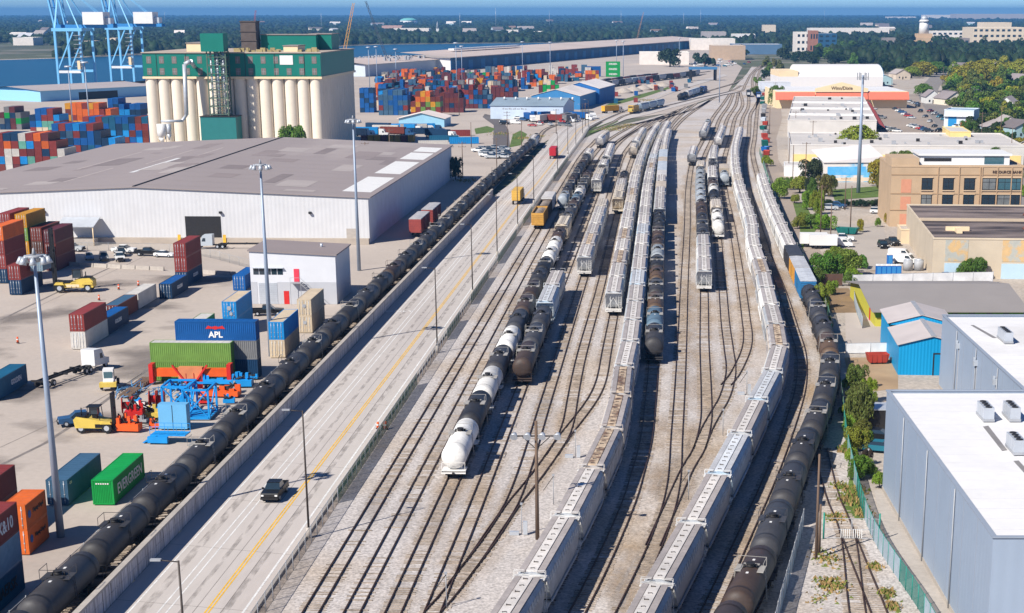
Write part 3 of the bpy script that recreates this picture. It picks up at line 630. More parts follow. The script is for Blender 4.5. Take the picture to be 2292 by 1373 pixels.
def train(key, y0, codes, desc, gname, lod_y=(330, 620), up=True):
    P = PATHS[key]; s = P.sy(y0); k = 0
    for cd in codes.split():
        ty, cc = cd[0], cd[1:]; L_ = CARLEN[ty]; k += 1
        a = P.at(s + L_ * .17); b = P.at(s + L_ * .83); c = (a + b) / 2; d = b - a; rz = math.atan2(d.y, d.x) - math.pi / 2
        lod = 0 if c.y < lod_y[0] else 1 if c.y < lod_y[1] else 2
        pos = ordn(k) + ' car' if k > 1 else 'nearest car'
        if ty in 'HJ':
            bd, tr_, wk, en, word = HCOL[cc]; j = rnd.uniform(.9, 1.08); q = lambda c_: tuple(x * j for x in c_[:3]) + ((c_[3] if len(c_) > 3 else 0) + rnd.uniform(0, .12),)
            al = rnd.uniform(0, .10); HK[lod].spawn('hopper_car', (c.x, c.y, .0), rz, f'{word} covered hopper, {pos} of {desc}', 'hopper car', gname, {'a': q(bd), 'h': q(tr_), 'w': q(wk), 'e': q(en)})
        elif ty == 'T':
            bd, word = TCOL[cc]; lt = cc in 'ws'; j = rnd.uniform(.85, 1.15); bd = tuple(x * j for x in bd[:3]) + (bd[3] + rnd.uniform(.0, .12) * (not lt),)
            dk = tuple(x * (.82 if lt else .55) for x in bd[:3]) + (bd[3],)
            TK[lod].spawn('tank_car', (c.x, c.y, .0), rz + (math.pi if rnd.random() < .5 else 0), f'{word} tank car, {pos} of {desc}', 'tank car', gname,
                          {'a': bd, 'b': dk, 'p': (.35,.33,.30,.1) if rnd.random() < .5 or lt else bd, 'f': bd, 'q': (1,1,1) if (not lt and rnd.random() < .8) else False})
        elif ty == 'X':
            bd, rf_, word = {'b': ((.03,.16,.34,.02), (.50,.52,.55), 'blue'), 'o': ((.50,.26,.05,.05), (.46,.46,.47), 'orange'), 'r': ((.26,.06,.05,.06), (.42,.40,.39), 'red brown'), 'w': ((.66,.65,.63,.05), (.56,.53,.50,.1), 'white'), 'k': ((.045,.042,.045), (.05,.05,.055), 'black'), 'g': ((.36,.42,.46,.06), (.46,.50,.54), 'blue grey'), 't': ((.44,.36,.26,.08), (.50,.42,.33), 'tan')}[cc]
            BK.spawn('boxcar', (c.x, c.y, .0), rz, f'{word} boxcar, {pos} of {desc}', 'boxcar', gname, {'a': bd, 'r': rf_, 'd': bd})
        elif ty == 'G':
            bd, word = {'y': ((.56,.30,.06,.05), 'yellow ended'), 'n': ((.11,.08,.06,.1), 'brown')}[cc]
            GK.spawn('gondola_car', (c.x, c.y, .0), rz, f'{word} gondola with scrap, {pos} of {desc}', 'gondola car', gname, {'a': bd})
        elif ty == 'L':
            bd, b2, word = {'b': ((.02,.06,.20), (.6,.6,.6), 'dark blue'), 'k': ((.03,.03,.035), (.5,.5,.5), 'black'), 'y': ((.5,.3,.05), (.5,.4,.1), 'yellow')}[cc]
            LK.spawn('locomotive', (c.x, c.y, .0), rz, f'{word} locomotive, {pos} of {desc}', 'locomotive', gname, {'a': bd, 'b': b2})
        s += L_
train('W', 122, 'Td Td Td Td Tm Td Td Td Td Td Td Tm Td Tn Td Td Td Td Tm Td Td Td Td Td Td Td Td Td Td Td Td Td Td Td Td Hg Tk', 'the train along the concrete wall', 'dark tank cars along the wall')
train('T1', 434, 'Gy Gn Xw', 'the short string by the road fence', 'cars by the road fence')
train('T2', 477, 'Ts Td Td Tn Td Td Td Tn Tm Hw', 'the row behind the gondolas', 'cars behind the gondolas')
train('T3', 193.5, 'Tw Tk Tw Td Tw Tm Tn Tn Td Tk Tw Tw Tn Ht Tm Tm Tn Tu Tw Td Tm Tn', 'the mixed black and white tank train', 'mixed tank train')
train('T4', 246, 'Tn Tm Tm Hb Hg', 'the short string beside the mixed tank train', 'short tank string')
train('T4', 522, 'Hw Hy Tn Hw Td Hw Hw Hw', 'the far string behind that short one', 'far hopper string')
train('T5', 353, 'Hg Hr Hg Hw Hw Hy', 'the hopper string right of the tanks', 'hopper string')
train('T6', 468, 'Ht Hy Hg Tn Tk', 'the beige ended hopper string', 'beige hopper string')
train('T6', 650, 'Hy Ts Hw Hy Hw Hw', 'the distant string behind the beige hoppers', 'distant hoppers')
train('T8', 306, 'Hg Hw Hr Hw Hr Hw Hg Hw Hy Hr Hg Hw Hw Hy Hw Hg Hw Hw Hw Hy Hw Hw Hw Hg Hw Hy', 'the grey hopper train left of the longest', 'grey hopper train')
train('C', 126.6, 'Hg Hg Hg Hr Hr Hr Hg Hg Hg Hg Hb Hg Hg Hw Hb Hw Hg Hw Hw Hw Hg Hw Hw Hr Hw Hb Hw Hw Hg Hw Hy Hw Hw Hg Hw Hw', 'the near hopper train with rusty roofs', 'near hopper train')
train('M2', 262, 'Td Tu To Td To Tk Ts Tn Tn Td Tk Hg Hg Hg Xt Hg Xw Xg Xg Xt Xg Xg Hy Hw Hw Hw Hw Hw', 'the train led by rusty tank cars', 'rusty tank train')
train('N1', 618, 'Hg Hw', 'the pair on the empty middle track', 'hopper pair')
train('N1', 742, 'Hg Hw Hw Ts Ts', 'the far string behind that hopper pair', 'far grey string')
train('N2', 333, 'Hg Hw Hg Td Tm Td Tn Tn Ts Ts Ts Ts Ts Ts Hy', 'the string right of the empty track', 'hopper and tank string')
train('N3', 414, 'Tw Tw Hy Td Tk Tw Ty Hw Hg Td Td Hw Hw Hg'.replace('Ty', 'Tn'), 'the string led by white tank cars', 'white tank string')
train('N4', 543, 'Ts Xt', 'the short dark string before the graffiti boxcar', 'short grey string')
train('D', 124.6, 'Hg Hg Hg Hb Hg Hb Hg Hr Hg Hw Hg Hr Hw Hw Hw Hg Hw Hw Hg Hw Hw Hy Hw Hw Hw Hw Hw Hw Hw Hw Hw Hw Hw Hw', 'the long curving white hopper train', 'long white hopper train')
train('M9', 125, 'Tn Tn Tm Td Td Td Td Td To Td Tm Td Xb Xo Xk Hw Hw Hw Hw Hw Hw Hw Hw Hw', 'the train along the right fence', 'train along the right fence')
train('M8', 1150, 'Lk', 'the locomotives at the far throat', 'far locomotives'); train('D', 1130, 'Lk', 'the far throat left track', 'far locomotives'); train('LEAD', 940, 'Ly Hb Hb Hb', 'the far lead track', 'lead track cars')
train('M9', 1100, 'Lb', 'the far right throat', 'far locomotives')

train('PORT', 1235, 'Xk Xr Xk Hg Xk Hg Xg Hw Xr Xk Hg Xk Xr Hg Xk Xk Hg', 'the port siding below the containers', 'cars on the port siding')
train('PORT2', 1250, 'Xr Xk Xr Xr Xk Xr Xk Xr Xk Xr Xk Xr', 'the rear port siding', 'cars on the rear port siding')
train('YD', 1080, 'Tk Tk Hw Hb Hb Tk Lb', 'the siding under the blue gantry', 'cars under the blue gantry')
train('T2', 700, 'Hw Hy', 'the far end beyond the gondola row', 'far pair'); train('N3', 700, 'Hw Hg Hw Hw', 'the far white group before the throat', 'far white group')
# ------------------------------------------------------------------ lettering
def text_mesh(s, size, m, depth=0.02, bold=0.0, space=1.0):
    c = bpy.data.curves.new('lettering', 'FONT'); c.body = s; c.size = size; c.extrude = depth; c.offset = bold; c.align_x = 'CENTER'; c.align_y = 'CENTER'; c.space_character = space; c.resolution_u = 2
    o = bpy.data.objects.new('lettering_tmp', c); COL.objects.link(o); dg = bpy.context.evaluated_depsgraph_get(); dg.update()
    me = bpy.data.meshes.new_from_object(o.evaluated_get(dg)); me.name = 'lettering'; me.materials.clear(); me.materials.append(m)
    bpy.data.objects.remove(o); return me
def put_text(parent, s, size, m, loc, facing, **k):
    o = ob('lettering', text_mesh(s, size, m, **k), parent, loc); o.rotation_euler = {'+x': (R(90),0,R(90)), '-y': (R(90),0,0), 'up': (0,0,0)}[facing]; return o
# ------------------------------------------------------------------ containers
def container(L_, h, lod=0):
    K = Kind(); w_ = 2.44; b = MB(); n = {0: int(L_ * 3.2), 1: int(L_ * 1.2)}[lod]
    b.box(-w_/2+.05, w_/2-.05, .06, L_-.06, .14, h-.06)
    for s in (-1, 1):                     # corrugated sides
        for k in range(n):
            y0 = .2 + (L_-.4) * k / n; dy = (L_-.4) / n
            b.add([(s*1.17,y0,.16),(s*1.215,y0+dy*.25,.16),(s*1.215,y0+dy*.55,.16),(s*1.17,y0+dy*.8,.16),(s*1.17,y0,h-.1),(s*1.215,y0+dy*.25,h-.1),(s*1.215,y0+dy*.55,h-.1),(s*1.17,y0+dy*.8,h-.1)], [(0,1,5,4),(1,2,6,5),(2,3,7,6)])
    for k in range(12):                   # corrugated ends
        x = -1.05 + 2.1 * k / 11; b.box(x-.05, x+.05, .02, .06, .16, h-.1)
    for k in range(12):
        x = -1.05 + 2.1 * k / 11; b.box(x-.05, x+.05, L_-.06, L_-.02, .16, h-.1)
    ib = K.add('body', b, M['cont'], 'a')
    f = MB()
    for sx in (-1, 1):
        for y in (.07, L_-.07): f.bx((sx*1.15, y, h/2), (.14, .14, h-.02))
        f.bx((sx*1.17, L_/2, h-.06), (.1, L_-.1, .12)); f.bx((sx*1.17, L_/2, .09), (.1, L_-.1, .18))
    for y in (.07, L_-.07): f.bx((0, y, h-.07), (2.3, .14, .14)); f.bx((0, y, .08), (2.3, .14, .16))
    K.add('frame', f, M['cont'], 'a')
    r = MB(); r.box(-1.12, 1.12, .15, L_-.15, h-.06, h-.03)
    for k in range(int(L_ * 1.1)): y = .5 + (L_-1) * k / (int(L_*1.1) - 1); r.box(-1.0, 1.0, y-.12, y+.12, h-.03, h-.012)
    K.add('roof', r, M['cont'], 'r')
    if lod == 0:
        for s in (-1, 1):
            d = MB(); x0, x1 = sorted((s*.03, s*1.07)); d.box(x0, x1, .0, .05, .17, h-.15); i = K.add('door', d, M['cont'], 'd')
            for xx in (.3, .8):
                q = MB(); q.cyl((s*xx,-.03,.15), (s*xx,-.03,h-.12), .03, n=5)
                for zz in (.5, 1.2, h-.5): q.bx((s*xx, -.03, zz), (.16, .05, .08))
                K.add('locking_bar', q, M['lgrey'], None, i)
    return K
CK = {(L_, h, l): container(L_, h, l) for L_ in (12.19, 6.06) for h in (2.59, 2.87) for l in (0, 1)}
CC = {'red': (150,62,55), 'rust': (128,60,46), 'maroon': (110,52,55), 'blue': (18,96,170), 'navy': (22,62,98), 'teal': (30,100,135), 'sky': (28,150,225), 'orange': (232,112,40), 'amber': (225,160,40),
      'green': (20,165,75), 'olive': (120,160,75), 'white': (225,220,212), 'cream': (228,208,178), 'grey': (135,135,135), 'brown': (100,65,50), 'pale': (150,175,190), 'mint': (120,190,170), 'pink': (225,95,140), 'steel': (72,110,140)}
CA = {k: alb(v, .72) for k, v in CC.items()}
def cont(p, col, label, L_=12.19, h=2.87, rz=-R(0.95), lod=0, roof=None, group=None, rust=.03, scale=None, doors=True):
    c = CA[col]; j = rnd.uniform(.88, 1.08); c = tuple(x * j for x in c); rc = CA[roof] if roof else tuple(min(.8, x * 1.05) for x in c)
    return CK[(L_, h, lod)].spawn('shipping_container', tuple(p), rz, label, 'container', group, {'a': c + (rust,), 'r': rc + (rust,), 'd': (c + (rust,)) if doors else False}, scale)
def nl(px, py, z=0.0, L_=12.19):          # from near-left bottom corner
    g = G(px, py, z); return Vector((g.x + 1.22, g.y, z))
def nlt(px, py, top, h=2.87):             # from near-left top corner
    g = G(px, py, top); return Vector((g.x + 1.22, g.y, top - h))
def fr(px, py, L_=12.19):                 # from far-right bottom corner
    g = G(px, py, 0); return Vector((g.x - 1.22 - .0166 * L_, g.y - L_, 0))
GY = 'containers standing in the yard'
c_ = cont(nl(106.6, 1130), 'steel', 'dark blue container with door bars left of the bright green container', group=GY)
put_text(c_, 'CAI', .45, M['cream'], (1.23, 1.1, 2.3), '+x', bold=.01)
c_ = cont(nl(208.4, 1130), 'green', 'bright green container with white lettering beside the dark tank train', group=GY, doors=False)
put_text(c_, 'EVERGREEN', 1.75, M['white'], (1.235, 6.3, 1.35), '+x', bold=.015, space=1.05); [part('number_plate', MB().box(-.75+.26*k, -.58+.26*k, -.02, .0, 2.35, 2.5), M['white'], c_) for k in range(6)]
cont(nl(160.2, 781.5), 'white', 'white container under a red one in the open yard', group=GY)
cont(nl(160.2, 781.5) + Vector((0,0,2.89)), 'red', 'red container on top of the white one in the open yard', group=GY)
g = G(243.5, 750); c_ = cont(Vector((g.x-1.22, g.y, 0)), 'navy', 'navy container with white logo right of the red and white stack', roof='blue', group=GY)
put_text(c_, 'GOLDEN', .95, M['white'], (1.235, 6.0, 1.5), '+x', bold=.02)
g = fr(309.6, 694); cont(g, 'rust', 'rust red container with grey roof in front of the white one', roof='steel', group=GY)
g = G(311.5, 692); cont(Vector((g.x-1.22, g.y, 0)), 'white', 'white container between the rust red and blue ones', group=GY)
c_ = cont(nl(357.4, 669), 'navy', 'navy container with blue roof in front of the tall red stack', roof='blue', group=GY); put_text(c_, 'GOLDEN', .95, M['white'], (1.235, 6.0, 1.5), '+x', bold=.02)
c_ = cont(nl(394, 641), 'navy', 'navy container at the bottom of the tall red stack', group=GY); put_text(c_, 'GOLDEN', .95, M['white'], (1.235, 6.5, 1.5), '+x', bold=.02)
cont(nl(394, 641) + Vector((0,0,2.89)), 'red', 'lower red container of the tall stack in the yard', group=GY)
cont(nl(394, 641) + Vector((0,0,5.78)), 'red', 'upper red container of the tall stack in the yard', group=GY)
g = fr(62.7, 857); c_ = cont(g, 'teal', 'teal container with white logo cut by the left edge', group=GY); put_text(c_, 'GOLDEN', 1.05, M['white'], (1.235, 7.6, 1.4), '+x', bold=.02)
# bottom left corner stacks
g = fr(57, 1316); 
c_ = cont(g, 'teal', 'blue container with black lettering in the bottom left corner', group=GY); put_text(c_, 'MAERSK', 1.5, M['black'], (1.235, 7.6, 1.35), '+x', bold=.02)
cont(g + Vector((0,0,2.89)), 'pale', 'pale grey container between the blue and red ones, bottom left', group=GY)
c_ = cont(g + Vector((0,0,5.78)), 'red', 'red container with white graffiti on top, bottom left corner', group=GY); put_text(c_, 'X&10', 1.7, M['white'], (1.235, 8.8, 1.4), '+x', bold=.02)
g = fr(111, 1202, 6.06)
for k, wd in ((0, 'lower'), (1, 'upper')):
    c_ = cont(g + Vector((0,0,2.62*k)), 'orange', f'{wd} orange container of the pair beside the floodlight mast', L_=6.06, h=2.59, group=GY)
    put_text(c_, 'Hapag-Lloyd', .62, M['black'], (1.235, 3.6, 1.5), '+x', bold=.01)
    q = MB(); q.cyl((1.225,1.0,1.4), (1.245,1.0,1.4), .42, n=12); part('logo', q, mat('logo_blue', (.02,.09,.3), .6), c_)
g = G(33, 1040, 5.76); p0 = Vector((g.x - 1.42, g.y - 12.19, 0)); cont(p0, 'rust', 'lower rust red container behind the orange pair, left edge', group=GY); cont(p0 + Vector((0,0,2.89)), 'red', 'upper red container behind the orange pair, left edge', group=GY)
# mid yard stacks near the office building
cont(nlt(408.6, 729, 2.87), 'olive', 'white roofed dark green container behind the long blue one', roof='white', group=GY)
p0 = nlt(495.7, 676, 5.74)
for k, wd in ((0, 'lower'), (1, 'upper')):
    c_ = cont(Vector((p0.x, p0.y, 2.88*k)), 'sky', f'{wd} bright blue refrigerated container of the pair left of the office', roof='cream', group=GY)
    q = MB(); q.cyl((0,-.12,1.75), (0,.02,1.75), .38, n=10); q.bx((.3,-.06,.8), (.5,.12,.5)); part('cooling_unit', q, M['grey'], c_)
p0 = nlt(600, 721.4, 5.74); cont(Vector((p0.x, p0.y, 0)), 'cream', 'cream container under the bright blue one by the tank train', group=GY); cont(Vector((p0.x, p0.y, 2.88)), 'sky', 'bright blue container on the cream one by the tank train', roof='cream', group=GY)
p0 = nlt(664, 671, 5.74)
for k, wd in ((0, 'lower'), (1, 'upper')):
    c_ = cont(Vector((p0.x, p0.y, 2.88*k)), 'cream', f'{wd} cream refrigerated container of the pair by the office stairs', group=GY)
    q = MB(); q.cyl((0,-.1,1.75), (0,.02,1.75), .32, n=10); part('cooling_unit', q, M['grey'], c_)
RX = -R(90) + -R(1.5)
def side_on(px0, px1, py, z, col, label, **k):      # long side towards the road corner
    a = G(px0, py); b = G(px1, py); return cont(Vector((a.x, a.y + 1.22, z)), col, label, rz=RX, group=GY, **k)
side_on(400, 577, 846, 0, 'navy', 'navy container at the bottom of the stack with the eagle logo'); side_on(400, 577, 846, 2.88, 'grey', 'grey container in the middle of the stack with the eagle logo')
c_ = side_on(400, 577, 846, 5.76, 'blue', 'royal blue container with red eagle logo on top of its stack')
def side_text(c_, s, size, m, y, z, **k):
    o = put_text(c_, s, size, m, (1.24, y, z), '+x', **k)
side_text(c_, 'APL', 1.25, M['white'], 6.1, 0.85, bold=.04)
q = MB(); q.prismx([(4.6,1.75),(5.0,2.25),(5.6,2.05),(6.1,2.2),(6.6,2.05),(7.2,2.25),(7.6,1.75),(6.6,1.8),(6.1,1.65),(5.6,1.8)], 1.225, 1.245); part('logo', q, M['red'], c_)
side_on(341, 520, 852, 0, 'olive', 'lower olive green container behind the orange spreader'); side_on(341, 520, 852, 2.88, 'olive', 'upper olive green container with a white roof above the orange spreader', roof='white')
# stacks at the left edge
def stack(px, py, cols, desc, top=None, **k):
    base = nl(px, py)
    for i, c in enumerate(cols):
        lv = ['bottom', 'second', 'third', 'fourth', 'fifth'][i] if i < len(cols) - 1 else 'top'
        cont(base + Vector((0,0,2.88*i)), c, f'{c} container, {lv} level of {desc}', group='left edge stacks', **k)
stack(-9, 634, ['navy', 'red', 'red', 'orange'], 'the stack cut by the left edge')
stack(22, 660, ['navy', 'red'], 'the pair before the yellow topped stack')
stack(8, 598, ['red', 'maroon', 'rust', 'red'], 'the stack left of the yellow topped one')
stack(44, 600, ['rust', 'amber', 'olive', 'amber'], 'the yellow topped stack at left'); stack(104, 606, ['maroon', 'rust', 'maroon'], 'the maroon stack behind the yellow reach stacker'); stack(75, 600, ['rust', 'brown', 'rust'], 'the stack hidden by the mast lamps')
cont(nl(522, 650), 'blue', 'blue container left of the office building', group=GY)

# ------------------------------------------------------------------ road vehicles
def wheels(K, ys, xs, r=.33, w_=.22, par=-1, dual=False):
    for y in ys:
        for s in (-1, 1):
            q = MB(); q.cyl((s*(xs-w_/2),y,r), (s*(xs+w_/2),y,r), r, n=12); q.cyl((s*(xs+w_/2),y,r), (s*(xs+w_/2+.02),y,r), r*.55, n=8, m=1)
            K.add('wheel', q, [M['rubber'], M['lgrey']], None, par)
def lights(K, yf, yr, x, z):
    for s in (-1, 1):
        q = MB(); q.bx((s*x, yf, z), (.3, .06, .18)); K.add('headlight', q, M['white'], None)
        q = MB(); q.bx((s*x, yr, z), (.18, .06, .25)); K.add('tail_light', q, M['red'], None)
def sedan():
    K = Kind(); b = MB(); b.prismx([(-2.3,.32),(-2.35,.62),(-2.2,.78),(-1.05,.96),(1.45,1.0),(2.25,.92),(2.3,.6),(2.25,.32)], -.88, .88); K.add('body', b, M['paint'], 'a')
    g = MB(); g.add([(-.8,-1.1,.95),(.8,-1.1,.95),(.8,1.75,.98),(-.8,1.75,.98),(-.62,-.3,1.42),(.62,-.3,1.42),(.62,.95,1.42),(-.62,.95,1.42)], [(0,1,5,4),(1,2,6,5),(2,3,7,6),(3,0,4,7)]); K.add('windows', g, M['glass'], None)
    r = MB(); r.box(-.64, .64, -.34, 1.0, 1.41, 1.46); K.add('roof', r, M['paint'], 'a'); wheels(K, (-1.4, 1.4), .78); lights(K, -2.33, 2.29, .62, .66); return K
def pickup():
    K = Kind(); b = MB(); b.prismx([(-2.8,.45),(-2.85,.95),(-2.75,1.12),(-1.25,1.2),(1.0,1.2),(1.0,.62),(2.85,.62),(2.85,.45)], -.98, .98)
    for s in (-1, 1): b.box(min(s*.9,s*.98), max(s*.9,s*.98), 1.0, 2.85, .6, 1.2)
    b.box(-.98, .98, 2.76, 2.85, .6, 1.18); K.add('body', b, M['paint'], 'a')
    g = MB(); g.add([(-.88,-1.3,1.19),(.88,-1.3,1.19),(.88,1.0,1.19),(-.88,1.0,1.19),(-.72,-.55,1.8),(.72,-.55,1.8),(.72,.85,1.8),(-.72,.85,1.8)], [(0,1,5,4),(1,2,6,5),(2,3,7,6),(3,0,4,7)]); K.add('windows', g, M['glass'], None)
    r = MB(); r.box(-.75, .75, -.6, .9, 1.79, 1.86); K.add('roof', r, M['paint'], 'a'); gr = MB(); gr.box(-.62, .62, -2.9, -2.84, .66, 1.0); K.add('grille', gr, M['dark'], None)
    [K.add('bumper', MB().box(-1.0, 1.0, y, y+.18, .42, .62), M['dark'], None) for y in (-2.98, 2.8)]
    for s in (-1, 1): q = MB(); q.bx((s*1.12,-1.0,1.25), (.24,.1,.2)); K.add('mirror', q, M['black'], None)
    wheels(K, (-1.85, 1.8), .85, .4, .26); lights(K, -2.87, 2.86, .78, .88); return K
def van():
    K = Kind(); b = MB(); b.prismx([(-2.7,.4),(-2.75,.9),(-2.5,1.1),(-1.9,1.25),(-1.2,2.0),(-.8,2.15),(2.6,2.15),(2.7,2.0),(2.7,.4)], -.98, .98); K.add('body', b, M['paint'], 'a')
    g = MB(); g.add([(-.88,-1.93,1.27),(.88,-1.93,1.27),(.84,-1.25,1.97),(-.84,-1.25,1.97)], [(0,1,2,3)]); [g.add([(s*.985,-1.6,1.3),(s*.985,-.3,1.3),(s*.985,-.3,1.85),(s*.985,-1.15,1.85)], [(0,1,2,3)]) for s in (-1, 1)]; K.add('windows', g, M['glass'], None)
    wheels(K, (-1.75, 1.7), .84, .36, .24); lights(K, -2.76, 2.71, .75, .85); return K
def suv():
    K = Kind(); b = MB(); b.prismx([(-2.3,.4),(-2.35,.85),(-2.2,1.02),(-1.1,1.12),(2.2,1.15),(2.35,1.0),(2.35,.4)], -.93, .93); K.add('body', b, M['paint'], 'a')
    g = MB(); g.add([(-.85,-1.15,1.1),(.85,-1.15,1.1),(.85,2.25,1.14),(-.85,2.25,1.14),(-.7,-.4,1.68),(.7,-.4,1.68),(.72,1.95,1.68),(-.72,1.95,1.68)], [(0,1,5,4),(1,2,6,5),(2,3,7,6),(3,0,4,7)]); K.add('windows', g, M['glass'], None)
    r = MB(); r.box(-.74, .74, -.45, 2.0, 1.67, 1.74); K.add('roof', r, M['paint'], 'a'); wheels(K, (-1.45, 1.45), .82, .37, .24); lights(K, -2.33, 2.34, .7, .8); return K
VK = {'sedan': sedan(), 'pickup': pickup(), 'van': van(), 'suv': suv()}
VC = {'white': (.72,.72,.71), 'silver': (.42,.44,.46), 'black': (.012,.013,.015), 'blue': (.03,.09,.2), 'dark': (.03,.035,.04), 'red': (.35,.03,.03), 'teal': (.02,.14,.2), 'grey': (.16,.17,.18)}
VN = {'sedan': 'car', 'pickup': 'pickup truck', 'van': 'van', 'suv': 'car'}
def car(kind, px, py, rz, col, label, group=None):
    g = G(px, py); return VK[kind].spawn({'sedan': 'parked_car', 'suv': 'parked_car', 'pickup': 'pickup_truck', 'van': 'delivery_van'}[kind], (g.x, g.y, .03 if py > 1000 else -.02), rz, label, VN[kind], group, {'a': VC[col]})
car('pickup', 616, 1112, -R(2), 'black', 'black pickup truck driving towards the viewer on the concrete road')
car('pickup', 180, 950, -R(68), 'blue', 'dark blue pickup truck behind the yellow forklift')
car('pickup', 600, 705, R(95), 'black', 'black flatbed truck in front of the office roll door')
for i, (k, px, py, cl, lb) in enumerate([('pickup',162,562,'silver','silver pickup half hidden behind the maroon stack'), ('sedan',200,580,'silver','silver car leftmost of the front parking row'), ('suv',233,582,'grey','grey car second in the front parking row'), ('pickup',268,583,'white','white pickup in the front parking row'), ('suv',272,572,'dark','dark car partly behind the white pickup'), ('pickup',278,566,'white','large white pickup in the back parking row'), ('pickup',332,572,'black','black pickup between the two white vehicles'), ('sedan',368,575,'white','white car rightmost in the back parking row')]):
    car(k, px, py, R(80) if i in (0,5,6,7) else R(20), cl, lb, 'cars parked before the white warehouse')

# ------------------------------------------------------------------ trucks
def tractor(K, key='c', sleeper=True, y=0.0):
    b = MB(); b.prismx([(y-3.2,.6),(y-3.25,1.5),(y-2.0,1.8),(y-1.5,2.9),(y-1.2,3.2),(y+.9,3.3),(y+.9,.8)], -1.15, 1.15); K.add('cab', b, M['paint'], key)
    g = MB(); g.add([(-.95,y-1.98,1.86),(.95,y-1.98,1.86),(.9,y-1.55,2.75),(-.9,y-1.55,2.75)], [(0,1,2,3)]); [g.add([(s*1.16,y-1.6,1.7),(s*1.16,y-.7,1.7),(s*1.16,y-.7,2.5),(s*1.16,y-1.3,2.5)], [(0,1,2,3)]) for s in (-1,1)]; K.add('windscreen', g, M['glass'], None)
    f = MB(); f.box(-.45, .45, y-3.0, y+4.0, .7, .95); K.add('chassis', f, M['dark'], None); wheels(K, (y-2.3, y+2.0, y+3.2), .95, .5, .35)
def semi():
    K = Kind(); tractor(K); t = MB(); t.box(-.5, .5, 1.2, 13.4, .98, 1.2); K.add('trailer_frame', t, M['dark'], None); wheels(K, (11.2, 12.5), .95, .5, .35)
    c = MB(); c.box(-1.22, 1.22, 1.3, 13.4, 1.22, 4.0)
    for s in (-1, 1):
        for k in range(30): y = 1.6 + 11.5*k/29; c.box(min(s*1.22,s*1.25), max(s*1.22,s*1.25), y-.08, y+.08, 1.35, 3.9)
    for z in (1.5, 2.2, 2.9, 3.6): c.box(-1.1, 1.1, 13.4, 13.44, z, z+.12)
    K.add('container_box', c, M['cont'], 'b'); return K
def bobtail():
    K = Kind(); tractor(K); t = MB(); [t.box(x-.08, x+.08, 2.5, 14.5, .95, 1.25) for x in (-.4, .4)]; [t.box(-1.15, 1.15, y-.12, y+.12, 1.0, 1.25) for y in (4.2, 8.5, 14.4)]; K.add('chassis_trailer', t, M['dark'], None); wheels(K, (12, 13.3), .95, .5, .35); return K
def hostler():
    K = Kind(); b = MB(); b.prismx([(-1.6,.7),(-1.6,1.3),(-1.2,1.5),(-1.1,2.9),(.5,2.95),(.5,.7)], -.75, .75); K.add('cab', b, M['white'], None)
    g = MB(); g.box(-.6, .6, -1.24, -1.18, 1.7, 2.6); g.box(.75, .77, -.9, .2, 1.6, 2.6); K.add('window', g, M['greyglass'], None); f = MB(); f.box(-1.2, 1.2, -2.4, -1.1, .55, 1.15); K.add('bumper', f, M['fleet'], None)
    c = MB(); c.box(-.5, .5, -1.2, 3.2, .6, .95); c.box(-.8, .8, 1.4, 2.8, .95, 1.15); K.add('chassis', c, M['dark'], None); wheels(K, (-1.3, 2.2), 1.0, .5, .35); return K
SK, BT, HS = semi(), bobtail(), hostler()
def at(px, py, z=0.0): g = G(px, py); return (g.x, g.y, z)
BT.spawn('truck_tractor', at(206, 828), R(165), 'white sleeper truck with an empty black chassis in the yard', 'truck', None, {'c': VC['white']})
HS.spawn('yard_tractor', at(246, 868), R(10), 'white and yellow yard tractor beside the sleeper truck', 'truck')
SK.spawn('semi_truck', at(1242, 350, .02), R(178), 'red container truck driving away on the road', 'truck', 'trucks on the road', {'c': VC['red'], 'b': alb((190,40,50))+(0,)})
SK.spawn('semi_truck', at(1164, 448, .02), R(178), 'yellow container truck driving away near the fence', 'truck', 'trucks on the road', {'c': VC['white'], 'b': alb((220,175,80))+(0,)})
SK.spawn('semi_truck', at(1385, 252, .02), R(140), 'yellow container truck at the far road bend', 'truck', 'trucks on the road', {'c': VC['white'], 'b': alb((225,170,50))+(0,)})
BT.spawn('truck_tractor', at(470, 556), -R(90), 'pale blue truck with flatbed before the warehouse door', 'truck', None, {'c': (.45,.5,.55)})

